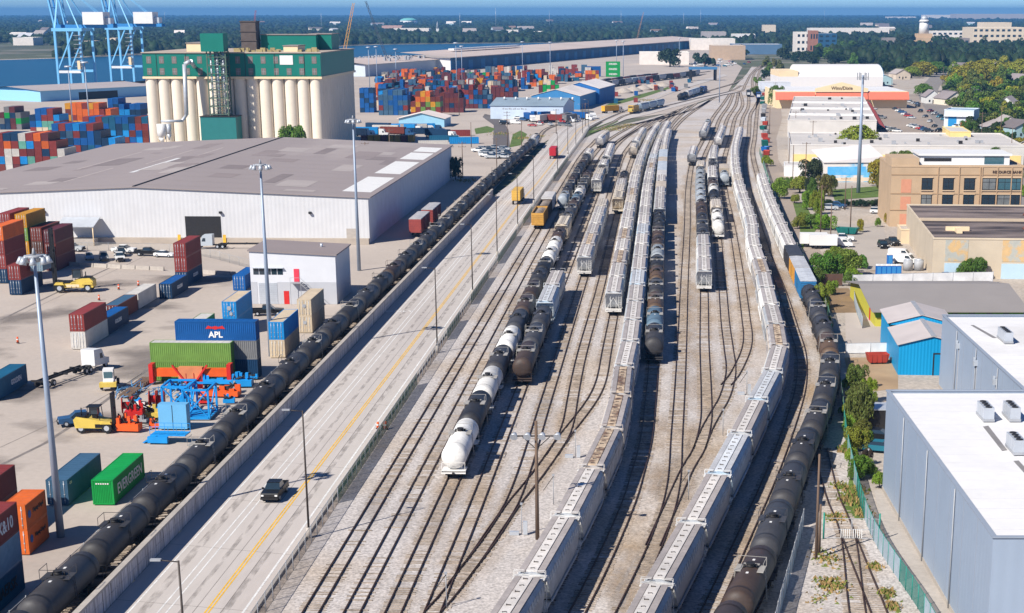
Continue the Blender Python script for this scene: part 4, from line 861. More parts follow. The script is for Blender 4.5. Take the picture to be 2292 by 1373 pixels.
# ------------------------------------------------------------------ lifting machines
def reach_stacker():
    K = Kind(); b = MB(); b.prismx([(-3.6,.9),(-3.4,1.6),(-1.0,1.7),(-.2,2.2),(1.2,2.6),(3.0,2.7),(3.6,2.2),(3.6,.9)], -1.5, 1.5); K.add('body', b, M['fleet'], None)
    for s in (-1, 1):
        q = MB(); q.prismx([(-3.9,1.5),(-3.6,1.95),(-2.2,1.95),(-1.9,1.5)], s*1.45-.45, s*1.45+.45); K.add('front_fender', q, M['fleet'], None)
        q = MB(); q.prismx([(1.4,1.5),(1.7,2.05),(3.3,2.05),(3.6,1.5)], s*1.25-.4, s*1.25+.4); K.add('rear_fender', q, M['fleet'], None)
        q = MB(); q.box(s*1.5-.04, s*1.5+.04, -1.6, .9, 1.0, 1.55); K.add('tool_box', q, M['cream'], None)
        q = MB(); q.bar((s*1.55,-.6,.9), (s*1.35,-.4,2.6), .08); q.bar((s*1.55,.3,.9), (s*1.35,.3,2.6), .08); [q.bar((s*1.5,-.6,1.1+.35*k), (s*1.5,.3,1.1+.35*k), .06) for k in range(4)]; K.add('step_ladder', q, M['black'], None)
    q = MB(); q.box(-1.1, 1.1, -3.3, -.8, 1.72, 2.05); q.box(-.9,.9,1.6,3.2,2.7,2.95); [q.cyl((x,-3.6,2.2), (x,-1.2,1.9), .09, n=6) for x in (-.5,-.2,.3,.6)]; K.add('engine_deck', q, M['black'], None)
    q = MB(); q.cyl((.9,2.2,2.8), (.9,2.2,4.0), .1, n=8); K.add('exhaust', q, M['dark'], None)
    c = MB(); c.box(-.7, .7, -.4, 1.2, 2.7, 4.3); K.add('cab', c, M['glass'], None); r = MB(); r.box(-.8, .8, -.5, 1.3, 4.3, 4.42); [r.bar((sx*.72,y,2.6), (sx*.72,y,4.3), .1) for sx in (-1,1) for y in (-.42,1.2)]; K.add('cab_frame', r, M['black'], None)
    m_ = MB(); [m_.box(sx*.75-.15, sx*.75+.15, -4.3, -3.8, .3, 12.5) for sx in (-1, 1)]; [m_.box(-.8, .8, -4.2, -3.95, z, z+.25) for z in (2, 5, 8, 11)]; K.add('mast', m_, M['black'], None)
    s_ = MB(); s_.box(-3.0, 3.0, -4.9, -4.4, 6.6, 7.2); s_.box(-3.1, -2.6, -6.4, -4.6, 6.5, 7.0); s_.box(2.6, 3.1, -6.4, -4.6, 6.5, 7.0); K.add('spreader', s_, M['black'], None)
    wheels(K, (-2.9,), 1.45, .85, .7); wheels(K, (2.5,), 1.2, .8, .6); return K
RSK = reach_stacker(); rs = RSK.spawn('container_handler', at(172, 652), -R(86), 'yellow container handler with a tall black mast', 'lift truck')
g_ = G(92, 650); cont(Vector((g_.x, g_.y - 1.5, 4.0)), 'pale', 'pale container held up by the yellow container handler', L_=6.06, h=2.59)
def forklift():
    K = Kind(); b = MB(); b.prismx([(-2.4,.7),(-2.6,1.8),(-2.2,2.2),(-.6,1.9),(1.6,1.5),(2.2,1.3),(2.2,.6)], -1.25, 1.25); K.add('body', b, M['fleet'], None)
    q = MB(); q.box(-1.1, 1.1, -2.3, -1.0, 2.1, 2.3); q.box(-1.27, 1.27, .2, 1.4, .7, 1.2); K.add('engine_cover', q, M['black'], None)
    for s in (-1, 1): q = MB(); q.prismx([(.9,1.2),(1.2,1.5),(2.2,1.5),(2.4,1.2)], s*1.1-.3, s*1.1+.3); K.add('fender', q, M['fleet'], None)
    q = MB(); q.cyl((.6,-1.6,2.2), (.6,-1.6,3.3), .08, n=6); K.add('exhaust', q, M['dark'], None); q = MB(); q.box(-.55, .55, -.6, .5, 2.4, 3.3); K.add('cab_glass', q, M['glass'], None)
    c = MB(); [c.bar((sx*.9,y,1.6), (sx*.8,y*.8,3.4), .1) for sx in (-1,1) for y in (-.9,.8)]; c.box(-.9, .9, -.9, .8, 3.35, 3.45); c.box(-.4,.4,-.3,.3,1.7,2.4); K.add('cab_frame', c, M['black'], None)
    m_ = MB(); [m_.box(sx*.6-.12, sx*.6+.12, 2.3, 2.6, .3, 5.2) for sx in (-1, 1)]; [m_.box(-.7, .7, 2.35, 2.55, z, z+.2) for z in (1, 3, 5)]; K.add('mast', m_, M['black'], None)
    f = MB(); [f.box(sx*.6-.1, sx*.6+.1, 2.6, 4.6, .25, .35) for sx in (-1,1)]; K.add('fork', f, M['dark'], None); wheels(K, (-1.7,), 1.0, .6, .4); wheels(K, (1.7,), 1.1, .65, .5); return K
forklift().spawn('forklift', at(216, 965), -R(88), 'cream forklift carrying orange machinery in the yard', 'forklift')

# ------------------------------------------------------------------ crane parts stored beside the train
def box_edges(mb, x0, x1, y0, y1, z0, z1, w_, diag=True):
    P = [(x, y, z) for z in (z0, z1) for y in (y0, y1) for x in (x0, x1)]
    for a, b in ((0,1),(2,3),(4,5),(6,7),(0,2),(1,3),(4,6),(5,7),(0,4),(1,5),(2,6),(3,7)): mb.bar(P[a], P[b], w_)
    if diag: mb.bar(P[0], P[5], w_*.6); mb.bar(P[1], P[7], w_*.6); mb.bar(P[4], P[1], w_*.5); mb.bar(P[6], P[3], w_*.6)
def lattice(label, px, py, dx, dy, dz, w_=.32, rz=0.0, m='blue'):
    t = thing('crane_segment', label, 'crane segment', at(px, py), rz, 'stored crane parts'); mb = MB(); box_edges(mb, -dx/2, dx/2, 0, dy, .2, dz, w_); part('frame', mb, M[m], t)
    q = MB(); q.box(-dx/2+.3, dx/2-.3, .3, dy-.3, .25, .4); part('deck', q, M[m], t); return t
lattice('left blue open steel cube frame in the crane parts heap', 396, 936, 3.6, 4.6, 4.3); lattice('right blue open steel cube frame in the crane parts heap', 441, 940, 3.4, 4.8, 4.1)
def reel(label, px, py, r, rz):
    t = thing('cable_reel', label, 'cable reel', at(px, py), rz, 'cable reels')
    for s in (-.55, .55): q = MB(); q.cyl((s-.06,0,r), (s+.06,0,r), r, n=18); part('flange', q, mat('reel_red', alb((160,45,30)), .6, .25, 1.0), t)
    q = MB(); q.cyl((-.5,0,r), (.5,0,r), r*.45, n=12); part('drum', q, M['red'], t)
reel('dark red cable reel behind the blue frames', 428, 880, 1.45, R(15)); reel('second dark red cable reel right beside the first', 446, 882, 1.45, R(15)); reel('rusty reel left of the blue cube frame', 345, 912, 1.2, R(10)); reel('rusty reel touching the blue cube frame', 360, 912, 1.2, R(10)); reel('bright red reel above the forklift load', 284, 925, 1.1, R(12))
def machine(label, px, py, dx, dy, dz, m, seed, name='machine_part', cat='machinery'):
    r = random.Random(seed); t = thing(name, label, cat, at(px, py), R(r.uniform(-8, 8)), 'stored crane parts'); q = MB(); q.box(-dx/2, dx/2, 0, dy, .15, dz*.45)
    part('base', q, M[m], t)
    q = MB()
    for k in range(7): x = r.uniform(-dx/2, dx/2*.8); y = r.uniform(0, dy*.8); h = r.uniform(.5, 1) * dz; q.box(x, x+dx*.14, y, y+dy*.25, dz*.4, h)
    part('bracket', q, M[m], t)
    q = MB(); [q.cyl((r.uniform(-dx/2,dx/2), dy*.3, dz*.5), (r.uniform(-dx/2,dx/2), dy*.6, dz*r.uniform(.6,1)), .12, n=6) for k in range(5)]; part('hydraulic_tube', q, M['dark'], t); return t
machine('orange winch machinery on the forklift prongs', 285, 968, 3.0, 1.6, 2.4, 'orange', 1); machine('red orange machinery behind the forklift load', 300, 945, 2.4, 2.0, 3.2, 'red', 2); machine('long orange spreader part right of the dark reels', 490, 890, 5.5, 2.0, 1.9, 'orange', 3); machine('blue steel box parts behind the orange spreader part', 485, 862, 7.0, 2.4, 1.6, 'blue', 4)
machine('yellow pipe frame left of the blue cube frame', 330, 938, 3.2, 1.6, 1.8, 'fleet', 5); machine('blue machinery at the right end of the parts heap', 540, 868, 3.0, 3.0, 2.2, 'blue', 6); machine('blue crate left of the dark cable reels', 392, 874, 2.5, 1.6, 1.4, 'blue', 7); machine('small blue box below the dark reels', 362, 935, 1.8, 1.5, 1.4, 'blue', 8); machine('white and blue crate left of the rusty reels', 325, 915, 2.8, 1.4, .9, 'white', 9)
for i in range(9):
    px_, py_ = ((300,902),(312,948),(352,960),(405,905),(455,905),(470,880),(512,905),(520,880),(560,850))[i]; machine(f'small crane part, {ordn(i+1)} of the loose parts around the blue frames', px_, py_, 1.6 + .3*(i % 3), 1.2, .9 + .25*(i % 4), ['blue','grey','orange','blue','red','blue','blue','grey','blue'][i], 40+i)
t = thing('pipe_heap', 'heap of pale blue scaffold tubes left of the crane parts', 'pipe heap', at(340, 880)); r_ = random.Random(5)
mb = MB()
for k in range(46): x = r_.uniform(-5.5, 5.0); y = r_.uniform(-4, 4.5); a = R(r_.uniform(40, 110)); mb.cyl((x, y, r_.uniform(.1,.3)), (x+2.4*math.cos(a), y+2.4*math.sin(a), r_.uniform(.1,1.0)), .07, n=5)
part('tubes', mb, mat('tube_blue', alb((95,150,195)), .5, .2), t)['kind'] = 'stuff'
for i, (px, py) in enumerate(((310, 866), (281, 890))):
    t = thing('timber_bundle', ['upper stack of dark timber beams beside the drain', 'lower stack of dark timber beams beside the drain'][i], 'timber stack', at(px, py), -R(2))
    for k in range(6): q = MB(); q.box(-.9 + (k%2)*.05, .9, k*.85, k*.85+.5, .05, .5); part('beam', q, M['wood'], t)
# orange spreader leaning on the olive containers
t = thing('container_spreader', 'long orange container spreader in front of the olive containers', 'spreader', at(430, 858), -R(.5))
for s in (-1, 1): q = MB(); x0, x1 = sorted((s*1.8, s*5.6)); q.box(x0, x1, -.5, .3, 1.1, 2.3); part('arm', q, M['orange'], t)
q = MB(); q.box(-1.8, 1.8, -.7, .5, .8, 2.5); part('centre_frame', q, mat('faded_orange', alb((225,140,95)), .6, .2), t); q = MB(); [part('end_beam', MB().box(sx*5.8-.3, sx*5.8+.3, -1.0, .8, .2, 3.0), M['red'], t) for sx in (-1, 1)]; [part('brace', MB().bar((sx*.7,-.8,.3), (sx*2.6,-.8,2.9), .3), M['red'], t) for sx in (-1, 1)]
# blue access platform and cabinet
t = thing('access_platform', 'blue steel stair platform with handrails beside the train fence', 'platform', at(378, 992), -R(4)); q = MB(); q.box(-2.4, 2.2, 0, 2.2, .9, 1.05); q.box(-2.6, 0, -.6, 0, .1, .9); part('deck', q, M['blue'], t)
q = MB()
for x in (-2.4, -1.2, 0, 1.1, 2.2): q.bar((x,0,1.0), (x,0,2.1), .06); q.bar((x,2.2,1.0), (x,2.2,2.1), .06)
for y in (0, 2.2): q.bar((-2.4,y,2.1), (2.2,y,2.1), .06); q.bar((-2.4,y,1.6), (2.2,y,1.6), .05)
part('handrail', q, M['blue'], t); q = MB(); [q.box(-3.4+.25*k, -3.1+.25*k, -.2, 1.4, .12*k, .12*k+.06) for k in range(8)]; part('stair', q, M['blue'], t)
t = thing('switch_cabinet', 'pale blue double door cabinet above the blue platform', 'cabinet', at(388, 962), -R(3)); q = MB(); q.box(-1.9, 1.9, 0, 1.6, .1, 3.4); part('case', q, mat('cabinet_blue', alb((110,180,225)), .5, .06), t); q = MB(); q.box(-.03, .03, -.04, 0, .2, 3.3); part('door_gap', q, M['dark'], t)
# ------------------------------------------------------------------ masts, lamps, poles
def flood_mast(label, px, py, h):
    t = thing('floodlight_mast', label, 'floodlight mast', at(px, py, -.1), 0, 'floodlight masts'); q = MB(); q.cyl((0,0,0), (0,0,h), .42, .16, 12); part('pole', q, M['mast'], t)
    q = MB(); q.cyl((0,0,h-.5), (0,0,h-.2), .85, .85, 12); q.cyl((0,0,h-.2), (0,0,h+.5), .25, .1, 6); part('lamp_ring', q, M['grey'], t)
    for k in range(8): a = k * math.pi / 4 + .2; x, y = 1.3*math.cos(a), 1.3*math.sin(a); q = MB(); q.bar((x*.6,y*.6,h-.35), (x,y,h-.45), .12); q.cyl((x,y,h-.35), (x*1.12,y*1.12,h-1.05), .18, .4, 8); part('lamp', q, M['lgrey'], t)
flood_mast('tall floodlight mast at the left edge near the orange containers', 136, 1200, 30); flood_mast('tall floodlight mast standing by the bright blue containers', 607, 796, 30.7); flood_mast('tall floodlight mast before the warehouse corner', 804, 605, 32)
g = G(1921, 432); t = thing('steel_monopole', 'tall bare steel monopole on the lawn by the mural', 'monopole', (g.x, g.y, 0)); q = MB(); q.cyl((0,0,0), (0,0,35), .62, .32, 12); part('pole', q, M['mast'], t)
q = MB()
for k in range(6): a = k*math.pi/3; q.bx((1.6*math.cos(a), 1.6*math.sin(a), 34.6), (.3,.3,2.2)); q.bar((0,0,34.2), (1.6*math.cos(a), 1.6*math.sin(a), 34.2), .1)
part('antenna', q, M['grey'], t)
def street_lamp(label, p, h=13.8, face=math.pi):
    t = thing('street_lamp', label, 'street lamp', p, 0, 'lamps along the road'); q = MB(); q.cyl((0,0,0), (0,0,1.2), .32, .28, 8); part('base', q, M['conc'], t); q = MB(); q.cyl((0,0,1.2), (0,0,h), .12, .08, 8); part('pole', q, mat_lamp, t)
    q = MB(); q.cyl((0,0,h-.1), (-1.5,0,h+.05), .05, n=6); part('arm', q, mat_lamp, t); q = MB(); q.box(-2.1, -1.3, -.18, .18, h, h+.14); part('lamp', q, M['grey'], t)
mat_lamp = mat('lamp_bronze', (.055,.042,.035), .5, .1)
street_lamp('street lamp cut by the bottom edge', (-32.5, 121, 0))
for i, (px, py) in enumerate(((692,1205),(979,790),(1058,662),(1113,575),(1159,512),(1195,458),(1248,389),(1271,345),(1289,331),(1304,305),(1317,291))):
    g = G(px, py); street_lamp(f'bronze street lamp, {ordn(i+1)} from the black pickup truck along the kerb', (g.x, g.y, 0))
def yard_light(label, px, py, h):
    t = thing('floodlight_pole', label, 'floodlight pole', at(px, py), 0); q = MB(); q.cyl((0,0,0), (0,0,h), .22, .15, 8); part('pole', q, M['wood'], t); q = MB(); q.bar((-2.2,0,h-1.6), (2.4,0,h-1.6), .14); q.bar((-1.4,0,h-1.7), (0,0,h-3), .08); q.bar((1.4,0,h-1.7), (0,0,h-3), .08); part('crossarm', q, M['dark'], t)
    for x in (-2.2, -.8, .7, 2.3): q = MB(); q.cyl((x,-.1,h-1.3), (x-.1,-.6,h-1.6), .2, .42, 10); part('lamp', q, M['lgrey'], t)
yard_light('wooden pole with four floodlights beside the near hopper train', 1203, 1208, 12.8)
def util_pole(label, px, py, h, arms=1, lean=0.0, group='utility poles', aw=1.3):
    t = thing('utility_pole', label, 'utility pole', at(px, py), 0, group); t.rotation_euler = (0, lean, 0); q = MB(); q.cyl((0,0,0), (0,0,h), .17, .11, 7); part('pole', q, M['wood'], t)
    for k in range(arms): q = MB(); q.bar((-aw,0,h-.5-k*1.2), (aw,0,h-.5-k*1.2), .12); [q.cyl((x,0,h-.45-k*1.2), (x,0,h-.15-k*1.2), .06, n=5) for x in (-aw*.9, 0.3, aw*.9)]; part('crossarm', q, M['wood'], t)
util_pole('wooden pole right of the brown tank train in front', 1826, 1252, 11.0, 0); util_pole('short dark post beside the wooden pole by the gate', 1833, 1238, 5.2, 0)
for i, (px, py, h, a) in enumerate(((1036,400,12,2),(1112,380,11,1),(1136,335,15,2),(874,380,14,1),(1168,345,13,1),(820,410,13,2),(1245,300,11,1),(1310,283,11,1),(1055,330,10,0),(1028,258,14,1))): util_pole(f'thin wooden utility pole, {ordn(i+1)} of the poles around the blue warehouses', px, py, h, a)
for i, (px, py, h, a) in enumerate(((1802,420,14,1),(1774,410,12,0),(1836,535,13,1),(1903,515,11,0),(1858,555,10,0),(1891,470,9,1),(1722,300,13,1),(1735,235,13,1),(1765,390,12,0),(1818,340,12,1),(2040,420,10,1),(2195,330,14,2),(2238,320,15,2),(2262,360,12,1),(1995,210,12,1),(2110,190,13,1),(2182,480,11,0),(1780,300,10,1))): util_pole(f'wooden utility pole, {ordn(i+1)} of the poles right of the rail yard', px, py, h, a)
# embedded crane rails and drains in the yard
yd = struct('yard_drain', MB(), M['dark'])
def yline(pts, w_, z=-.105):
    P = Path(pts, 10); part('drain_line', strip(lambda q: P.at(P.L*q) + Vector((-w_/2,0,0)), lambda q: P.at(P.L*q) + Vector((w_/2,0,0)), z, n=40), M['joint'], yd)
M['drain'] = M['joint']
yline(gp((0,1040),(100,991),(335,822),(455,742)), 0.55); yline(gp((0,1000),(200,905),(318,835)), 0.12); yline(gp((0,716),(125,655),(260,592)), 0.5); yline(gp((0,725),(130,664),(330,570)), .1)
# small switch stands, cones and barrels
def switch_stand(label, px, py, cabinet=True):
    t = thing('switch_stand', label, 'switch stand', at(px, py), 0, 'switch stands'); q = MB(); q.cyl((0,0,0), (0,0,3.4), .05, n=6); q.bx((0,0,3.45), (.25,.25,.2)); part('post', q, M['grey'], t); q = MB(); q.bar((0,0,3.3), (-1.1,-.5,1.8), .08); part('target', q, M['dark'], t)
    if cabinet: q = MB(); q.box(.15, .6, -.1, .3, .05, 1.5); part('cabinet', q, M['lgrey'], t); q = MB(); q.box(-1.3, -.3, -.2, .3, .02, .4); part('motor_box', q, M['lgrey'], t)
switch_stand('switch stand with grey cabinet left of the floodlight pole', 1168, 1198); switch_stand('switch stand right of the floodlight pole beside the crossover', 1288, 1025); switch_stand('switch stand beside the bent track near the white hoppers', 1671, 884); switch_stand('thin switch stand next to the white hopper train', 1618, 975, False); switch_stand('switch stand at the bottom edge of the crossover', 1000, 1362, False); switch_stand('switch stand close to the white hopper train roofs', 1541, 1120, False); switch_stand('low signal post beside the near hopper train', 1239, 1130, False)
def barrel(label, px, py, r, h, bands, col='orange'):
    t = thing('traffic_marker', label, 'traffic marker', at(px, py, .02), 0, 'traffic markers'); q = MB(); q.cyl((0,0,0), (0,0,.06), r*1.5, n=8); part('foot', q, M['black'], t); q = MB(); q.cyl((0,0,.06), (0,0,h), r, r*.75, 10); part('body', q, M[col], t); q = MB(); q.cyl((0,0,h*.5), (0,0,h*.68), r*.92, r*.86, 10, caps=False); part('stripe', q, M['white'], t)
barrel('orange and white traffic barrel by the green fence', 863, 962, .28, 1.1, 2); barrel('orange traffic cone left of the white barrel', 846, 960, .2, .9, 2)
for i, (px, py) in enumerate(((40,768),(222,672),(266,648),(168,712),(240,710),(310,640))): barrel(f'orange traffic cone in the container yard, {ordn(i+1)} counted from the left edge' if 0 else ['traffic cone alone left in the yard','traffic cone just below the yellow container handler','traffic cone right of the yellow container handler','traffic cone behind the red container','traffic cone left of the rust red container','traffic cone behind the white container'][i], px, py, .2, 1.0, 2)
# gate on the spur
t = thing('track_gate', 'white chain link double gate with teal posts across the spur track', 'gate', at(1905, 1208), -R(4))
for x in (-2.9, 2.9): q = MB(); q.cyl((x,0,0), (x,0,2.9), .09, n=8); part('post', q, mat('teal_gate', (.02,.24,.18), .5), t)
for s in (-1, 1):
    q = MB(); x0, x1 = sorted((s*.05, s*2.8)); [q.bar((x0,0,z), (x1,0,z), .05) for z in (.15, 1.1, 2.3)]; [q.bar((x,0,.15), (x,0,2.3), .05) for x in (x0, x1)]; i_ = part('leaf', q, M['lgrey'], t)
    for k in range(5): q = MB(); x = s*.2+s*.22*k; q.box(x-.04, x+.04, -.03, .01, .15, 1.15); part('slat', q, M['white'], i_)
put_text(road, 'ONLY', 2.0, M['wline'], (lane(.178,.2).x-.2, lane(.178,.2).y+2, .03), 'up')
# ------------------------------------------------------------------ large white warehouse
AW = -R(1.66)
M['whwall'] = wavemat('white_sheet_wall', (0.59,0.59,0.60), 1.0, 'X', 0.25, 0.55, 0.05)
M['whroof'] = mat('warehouse_roof', alb((158,147,145)), 0.9, 0.08, 0.03, second=alb((174,163,159)), ssc=0.012, sthr=(.52,.56), stretch=(1,.25,1))
M['patch0'] = mat('roof_patch_pale', alb((178,168,164)), .9, .06, .1); M['patch1'] = mat('roof_patch_mid', alb((150,138,136)), .9, .08, .1); M['patch2'] = mat('roof_patch_dark', alb((138,127,126)), .9, .1, .1)
t = thing('warehouse', 'huge white warehouse with a low grey gable roof', 'warehouse', (-58, 408, -.1), AW)
WL, DP, EH, PH = 112.0, 165.0, 10.8, 13.1
q = MB(); q.prism([(0,0),(0,EH),(-WL/2,PH),(-WL,EH),(-WL,0)], 0, .3); part('front_wall', q, M['whwall'], t)
q = MB(); q.box(-.3, 0, .3, DP, 0, EH); part('side_wall', q, wavemat('white_sheet_shaded', (.56,.60,.66), 1.0, 'Y', .25), t)  # same white sheet as the front, with the side's blue shade put into its colour
q = MB(); q.prism([(0,0),(0,EH),(-WL/2,PH),(-WL,EH),(-WL,0)], DP-.3, DP); part('back_wall', q, M['whwall'], t)
for s, nm in ((0, 'roof_slope'), (1, 'roof_slope')):
    q = MB(); a, b = (.6, -WL/2) if s == 0 else (-WL-.6, -WL/2); za, zb = EH + .02, PH + .05
    q.add([(a,-.4,za),(b,-.4,zb),(b,DP+.4,zb),(a,DP+.4,za),(a,-.4,za+.25),(b,-.4,zb+.25),(b,DP+.4,zb+.25),(a,DP+.4,za+.25)], [(4,5,6,7),(0,1,5,4),(3,2,6,7),(0,3,7,4)]); i_ = part(nm, q, M['whroof'], t)
    if s == 0:
        for k, (y0, y1) in enumerate(((10,48),(58,96),(104,128),(132,150))):
            q = MB(); f = lambda x: za + .27 + (zb - za) * (x - a) / (b - a); q.quad((-1,y0,f(-1)), (-1,y1,f(-1)), (-8,y1,f(-8)), (-8,y0,f(-8))); part('skylight_strip', q, mat('white_roof_sheet', (.72,.71,.69), .7, .06), i_)
    else:
        q = MB(); f = lambda x: za + .28 + (zb - za) * (x - a) / (b - a); q.quad((-70,42,f(-70)), (-68.6,42,f(-68.6)), (-68.6,88,f(-68.6)), (-70,88,f(-70))); part('skylight_strip', q, M['white'], i_)
        q = MB(); [q.quad((x,y,f(x)), (x+.5,y,f(x+.5)), (x+.5,y+d,f(x+.5)), (x,y+d,f(x))) for x, y, d in ((-74,70,50),(-80,20,40),(-66,95,30),(-90,60,60))]; part('roof_seam', q, mat('pale_seam', alb((198,185,180)), .8, .1), i_)
rp = random.Random(6)
for s in (0, 1):
    a, b = (.6, -WL/2) if s == 0 else (-WL-.6, -WL/2); za, zb = EH + .02, PH + .05; f = lambda x: za + .262 + (zb - za) * (x - a) / (b - a)
    for k in range(16):
        x = rp.uniform(-50, -9) if s == 0 else rp.uniform(-108, -60); y = rp.uniform(3, 140); w_, d = rp.uniform(1.5, 9), rp.uniform(4, 26); z_ = .002 * k
        x1 = min(x + w_, -WL/2 - .6) if s else min(x + w_, -8.5)
        if x1 - x < 1: continue
        q = MB(); q.quad((x,y,f(x)+z_), (x1,y,f(x1)+z_), (x1,y+d,f(x1)+z_), (x,y+d,f(x)+z_)); part('roof_patch', q, M['patch%d' % (k % 3)], t)
    q = MB()
    for k in range(14):
        y = 6 + k*11.5; x0_, x1_ = (-8, -WL/2+.5) if s == 0 else (-WL, -WL/2-.5); q.quad((x0_,y,f(x0_)+.05), (x0_,y+.18,f(x0_)+.05), (x1_,y+.18,f(x1_)+.05), (x1_,y,f(x1_)+.05))
    part('roof_joints', q, M['patch0'], t)['kind'] = 'stuff'
q = MB(); q.box(-WL/2-.25, -WL/2+.25, -.3, DP, PH+.3, PH+.45); part('ridge_cap', q, M['dark'], t)
q = MB(); q.box(-WL, -.02, -1.3, -.01, 0, 1.35); part('dock', q, mat('dock_concrete', (.42,.36,.30), .9, .15, .3), t)
q = MB(); q.box(-44.2, -35.6, -.06, .0, 1.36, 6.4); part('loading_door', q, M['dark'], t); q = MB(); [q.box(x-.35, x+.35, -1.5, -1.31, 0, 2.2) for x in (-45.5, -34.6)]; part('door_bollard', q, M['yellow'], t)
q = MB(); q.box(-5.5, -2.5, -.05, .0, 0.3, 3.6); part('side_door', q, M['conc'], t)
for x in (-14, -35.5, -78, -92): q = MB(); q.box(x-.3, x+.3, -.7, 0, 7.1, 7.6); part('wall_lamp', q, M['dark'], t)
t2 = thing('dock_shelter', 'small porch roof over steps on the warehouse front', 'porch', (-127, 408.0, -.1), AW)
q = MB(); q.add([(-4.5,-4,4.6),(4.5,-4,4.6),(4.5,1.6,6.2),(-4.5,1.6,6.2),(-4.5,-4,4.4),(4.5,-4,4.4),(4.5,1.6,6.0),(-4.5,1.6,6.0)], [(0,1,2,3),(7,6,5,4),(0,4,5,1),(1,5,6,2),(3,7,4,0)]); part('roof', q, M['lgrey'], t2); [part('post', MB().cyl((x,-3.7,0), (x,-3.7,4.5), .14, n=6), M['cream'], t2) for x in (-4.2, 4.2)]
q = MB(); q.box(-4, 4, -3.5, .2, 0, 1.4); part('landing', q, M['conc'], t2)
# ------------------------------------------------------------------ office building
t = thing('office_building', 'white two storey office shed with red doors and outside stairs', 'building', (-68.5, 321, -.1), AW)
W_, D_, H1, H2 = 16.3, 15.0, 10.0, 9.2
q = MB(); q.add([(0,0,0),(W_,0,0),(W_,0,H2),(0,0,H1)], [(0,1,2,3)]); q.add([(0,D_,0),(W_,D_,0),(W_,D_,H2),(0,D_,H1)], [(3,2,1,0)]); q.add([(W_,0,0),(W_,D_,0),(W_,D_,H2),(W_,0,H2)], [(0,1,2,3)]); q.add([(0,0,0),(0,D_,0),(0,D_,H1),(0,0,H1)], [(3,2,1,0)]); part('wall', q, mat('office_white', (.64,.65,.68), .5, .04), t)
q = MB(); q.add([(-.3,-.3,H1),(W_+.3,-.3,H2),(W_+.3,D_+.3,H2),(-.3,D_+.3,H1),(-.3,-.3,H1+.25),(W_+.3,-.3,H2+.25),(W_+.3,D_+.3,H2+.25),(-.3,D_+.3,H1+.25)], [(4,5,6,7),(0,1,5,4),(1,2,6,5),(2,3,7,6),(3,0,4,7),(3,2,1,0)]); i_ = part('roof', q, mat('office_roof', alb((150,138,136)), .85, .06, .1), t)
q = MB(); q.cyl((12,9,H2+.3), (12,9,H2+1.1), .25, n=8); part('vent', q, M['lgrey'], i_)
q = MB(); q.box(5.0, W_+.0, -.04, -.0, 0, 4.2); q.box(0, 1.2, -.04, 0, 0, 4.2); part('grey_cladding', q, mat('office_grey', (.46,.47,.50), .6, .05), t)
for k in range(5): q = MB(); q.box(.6+1.15*k, 1.6+1.15*k, -.05, -.01, 5.6, 6.8); part('window', q, M['glass'], t)
q = MB(); q.add([(.4,-.02,6.95),(6.4,-.02,6.95),(6.4,-.6,6.85),(.4,-.6,6.85)], [(0,1,2,3)]); part('canopy', q, M['lgrey'], t)
q = MB(); q.box(8.3, 9.3, -.09, -.03, 4.3, 6.7); part('door', q, mat('pink_red_door', alb((235,70,90)), .4, .04), t); q = MB(); q.box(6.2, 7.2, -.09, -.045, 0, 2.5); part('door', q, M['red'], t)
q = MB(); q.box(1.5, 5.0, -.08, -.045, 0, 4.0)
for k in range(9): q.box(1.5, 5.0, -.11, -.08, .2+.42*k, .3+.42*k)
part('roll_door', q, M['lgrey'], t)
q = MB(); q.box(7.8, 9.8, -1.4, -.05, 4.1, 4.25); [q.box(9.8+.36*k, 10.2+.36*k, -1.3, -.2, 4.0-.36*k, 4.06-.36*k) for k in range(11)]; q.bar((9.8,-1.35,4.0), (13.9,-1.35,.2), .12); q.bar((9.8,-1.35,5.1), (13.9,-1.35,1.3), .07); q.bar((7.8,-1.35,4.2), (7.8,-1.35,5.2), .07); q.bar((7.8,-1.35,5.2), (9.8,-1.35,5.2), .07); [q.bar((x,-1.35,0), (x,-1.35,4.1), .1) for x in (7.8, 9.8)]; part('stairs', q, M['grey'], t)
# ------------------------------------------------------------------ grain silo
t = thing('grain_elevator', 'cream concrete grain elevator with a green windowed top storey', 'grain elevator', (-178.5, 667, -.1), AW)
M['siloc'] = mat('silo_concrete', (.74,.65,.53), 0.85, 0.05, 0.08, fine=0.03, fsc=.5)
SWID, SDEP, SH, TH_ = 68.0, 78.0, 28.8, 38.2; nc = 14; dcyl = SWID / nc
me = MB().cyl((0,0,0), (0,0,SH), dcyl/2*.98, n=20, caps=False).mesh('silo', M['siloc'])
for k in range(nc): ob('silo', me, t, (dcyl*(k+.5), dcyl/2, 0))
for j in range(1, 15): ob('silo', me, t, (dcyl*(nc-.5), dcyl*(j+.5), 0))
for j in range(1, 4): ob('silo', me, t, (dcyl*.5, dcyl*(j+.5), 0))
q = MB(); q.box(2.0, SWID-2.0, 2.2, SDEP-3, 0, SH-.1); part('core', q, M['siloc'], t)
q = MB(); q.box(-.3, SWID+.3, -.3, SDEP-4, SH, SH+.8); part('ledge', q, M['cream'], t)
q = MB(); q.box(0, SWID, .2, SDEP-5, SH+.8, TH_); ig = part('top_storey', q, M['green'], t)
for k in range(6): q = MB(); x = 5.3+k*11.3; q.box(x-.1, x+.1, .12, .2, SH+.9, TH_-.2); part('seam', q, M['dark'], ig)
wmesh = MB().box(-.9,.9,-.06,.0,-1.3,1.3).mesh('frame', mat('window_brown', alb((128,116,110)), .7, .1)); pmesh = MB().box(-.72,.72,-.09,-.06,-1.1,1.1).mesh('pane', M['glass'])
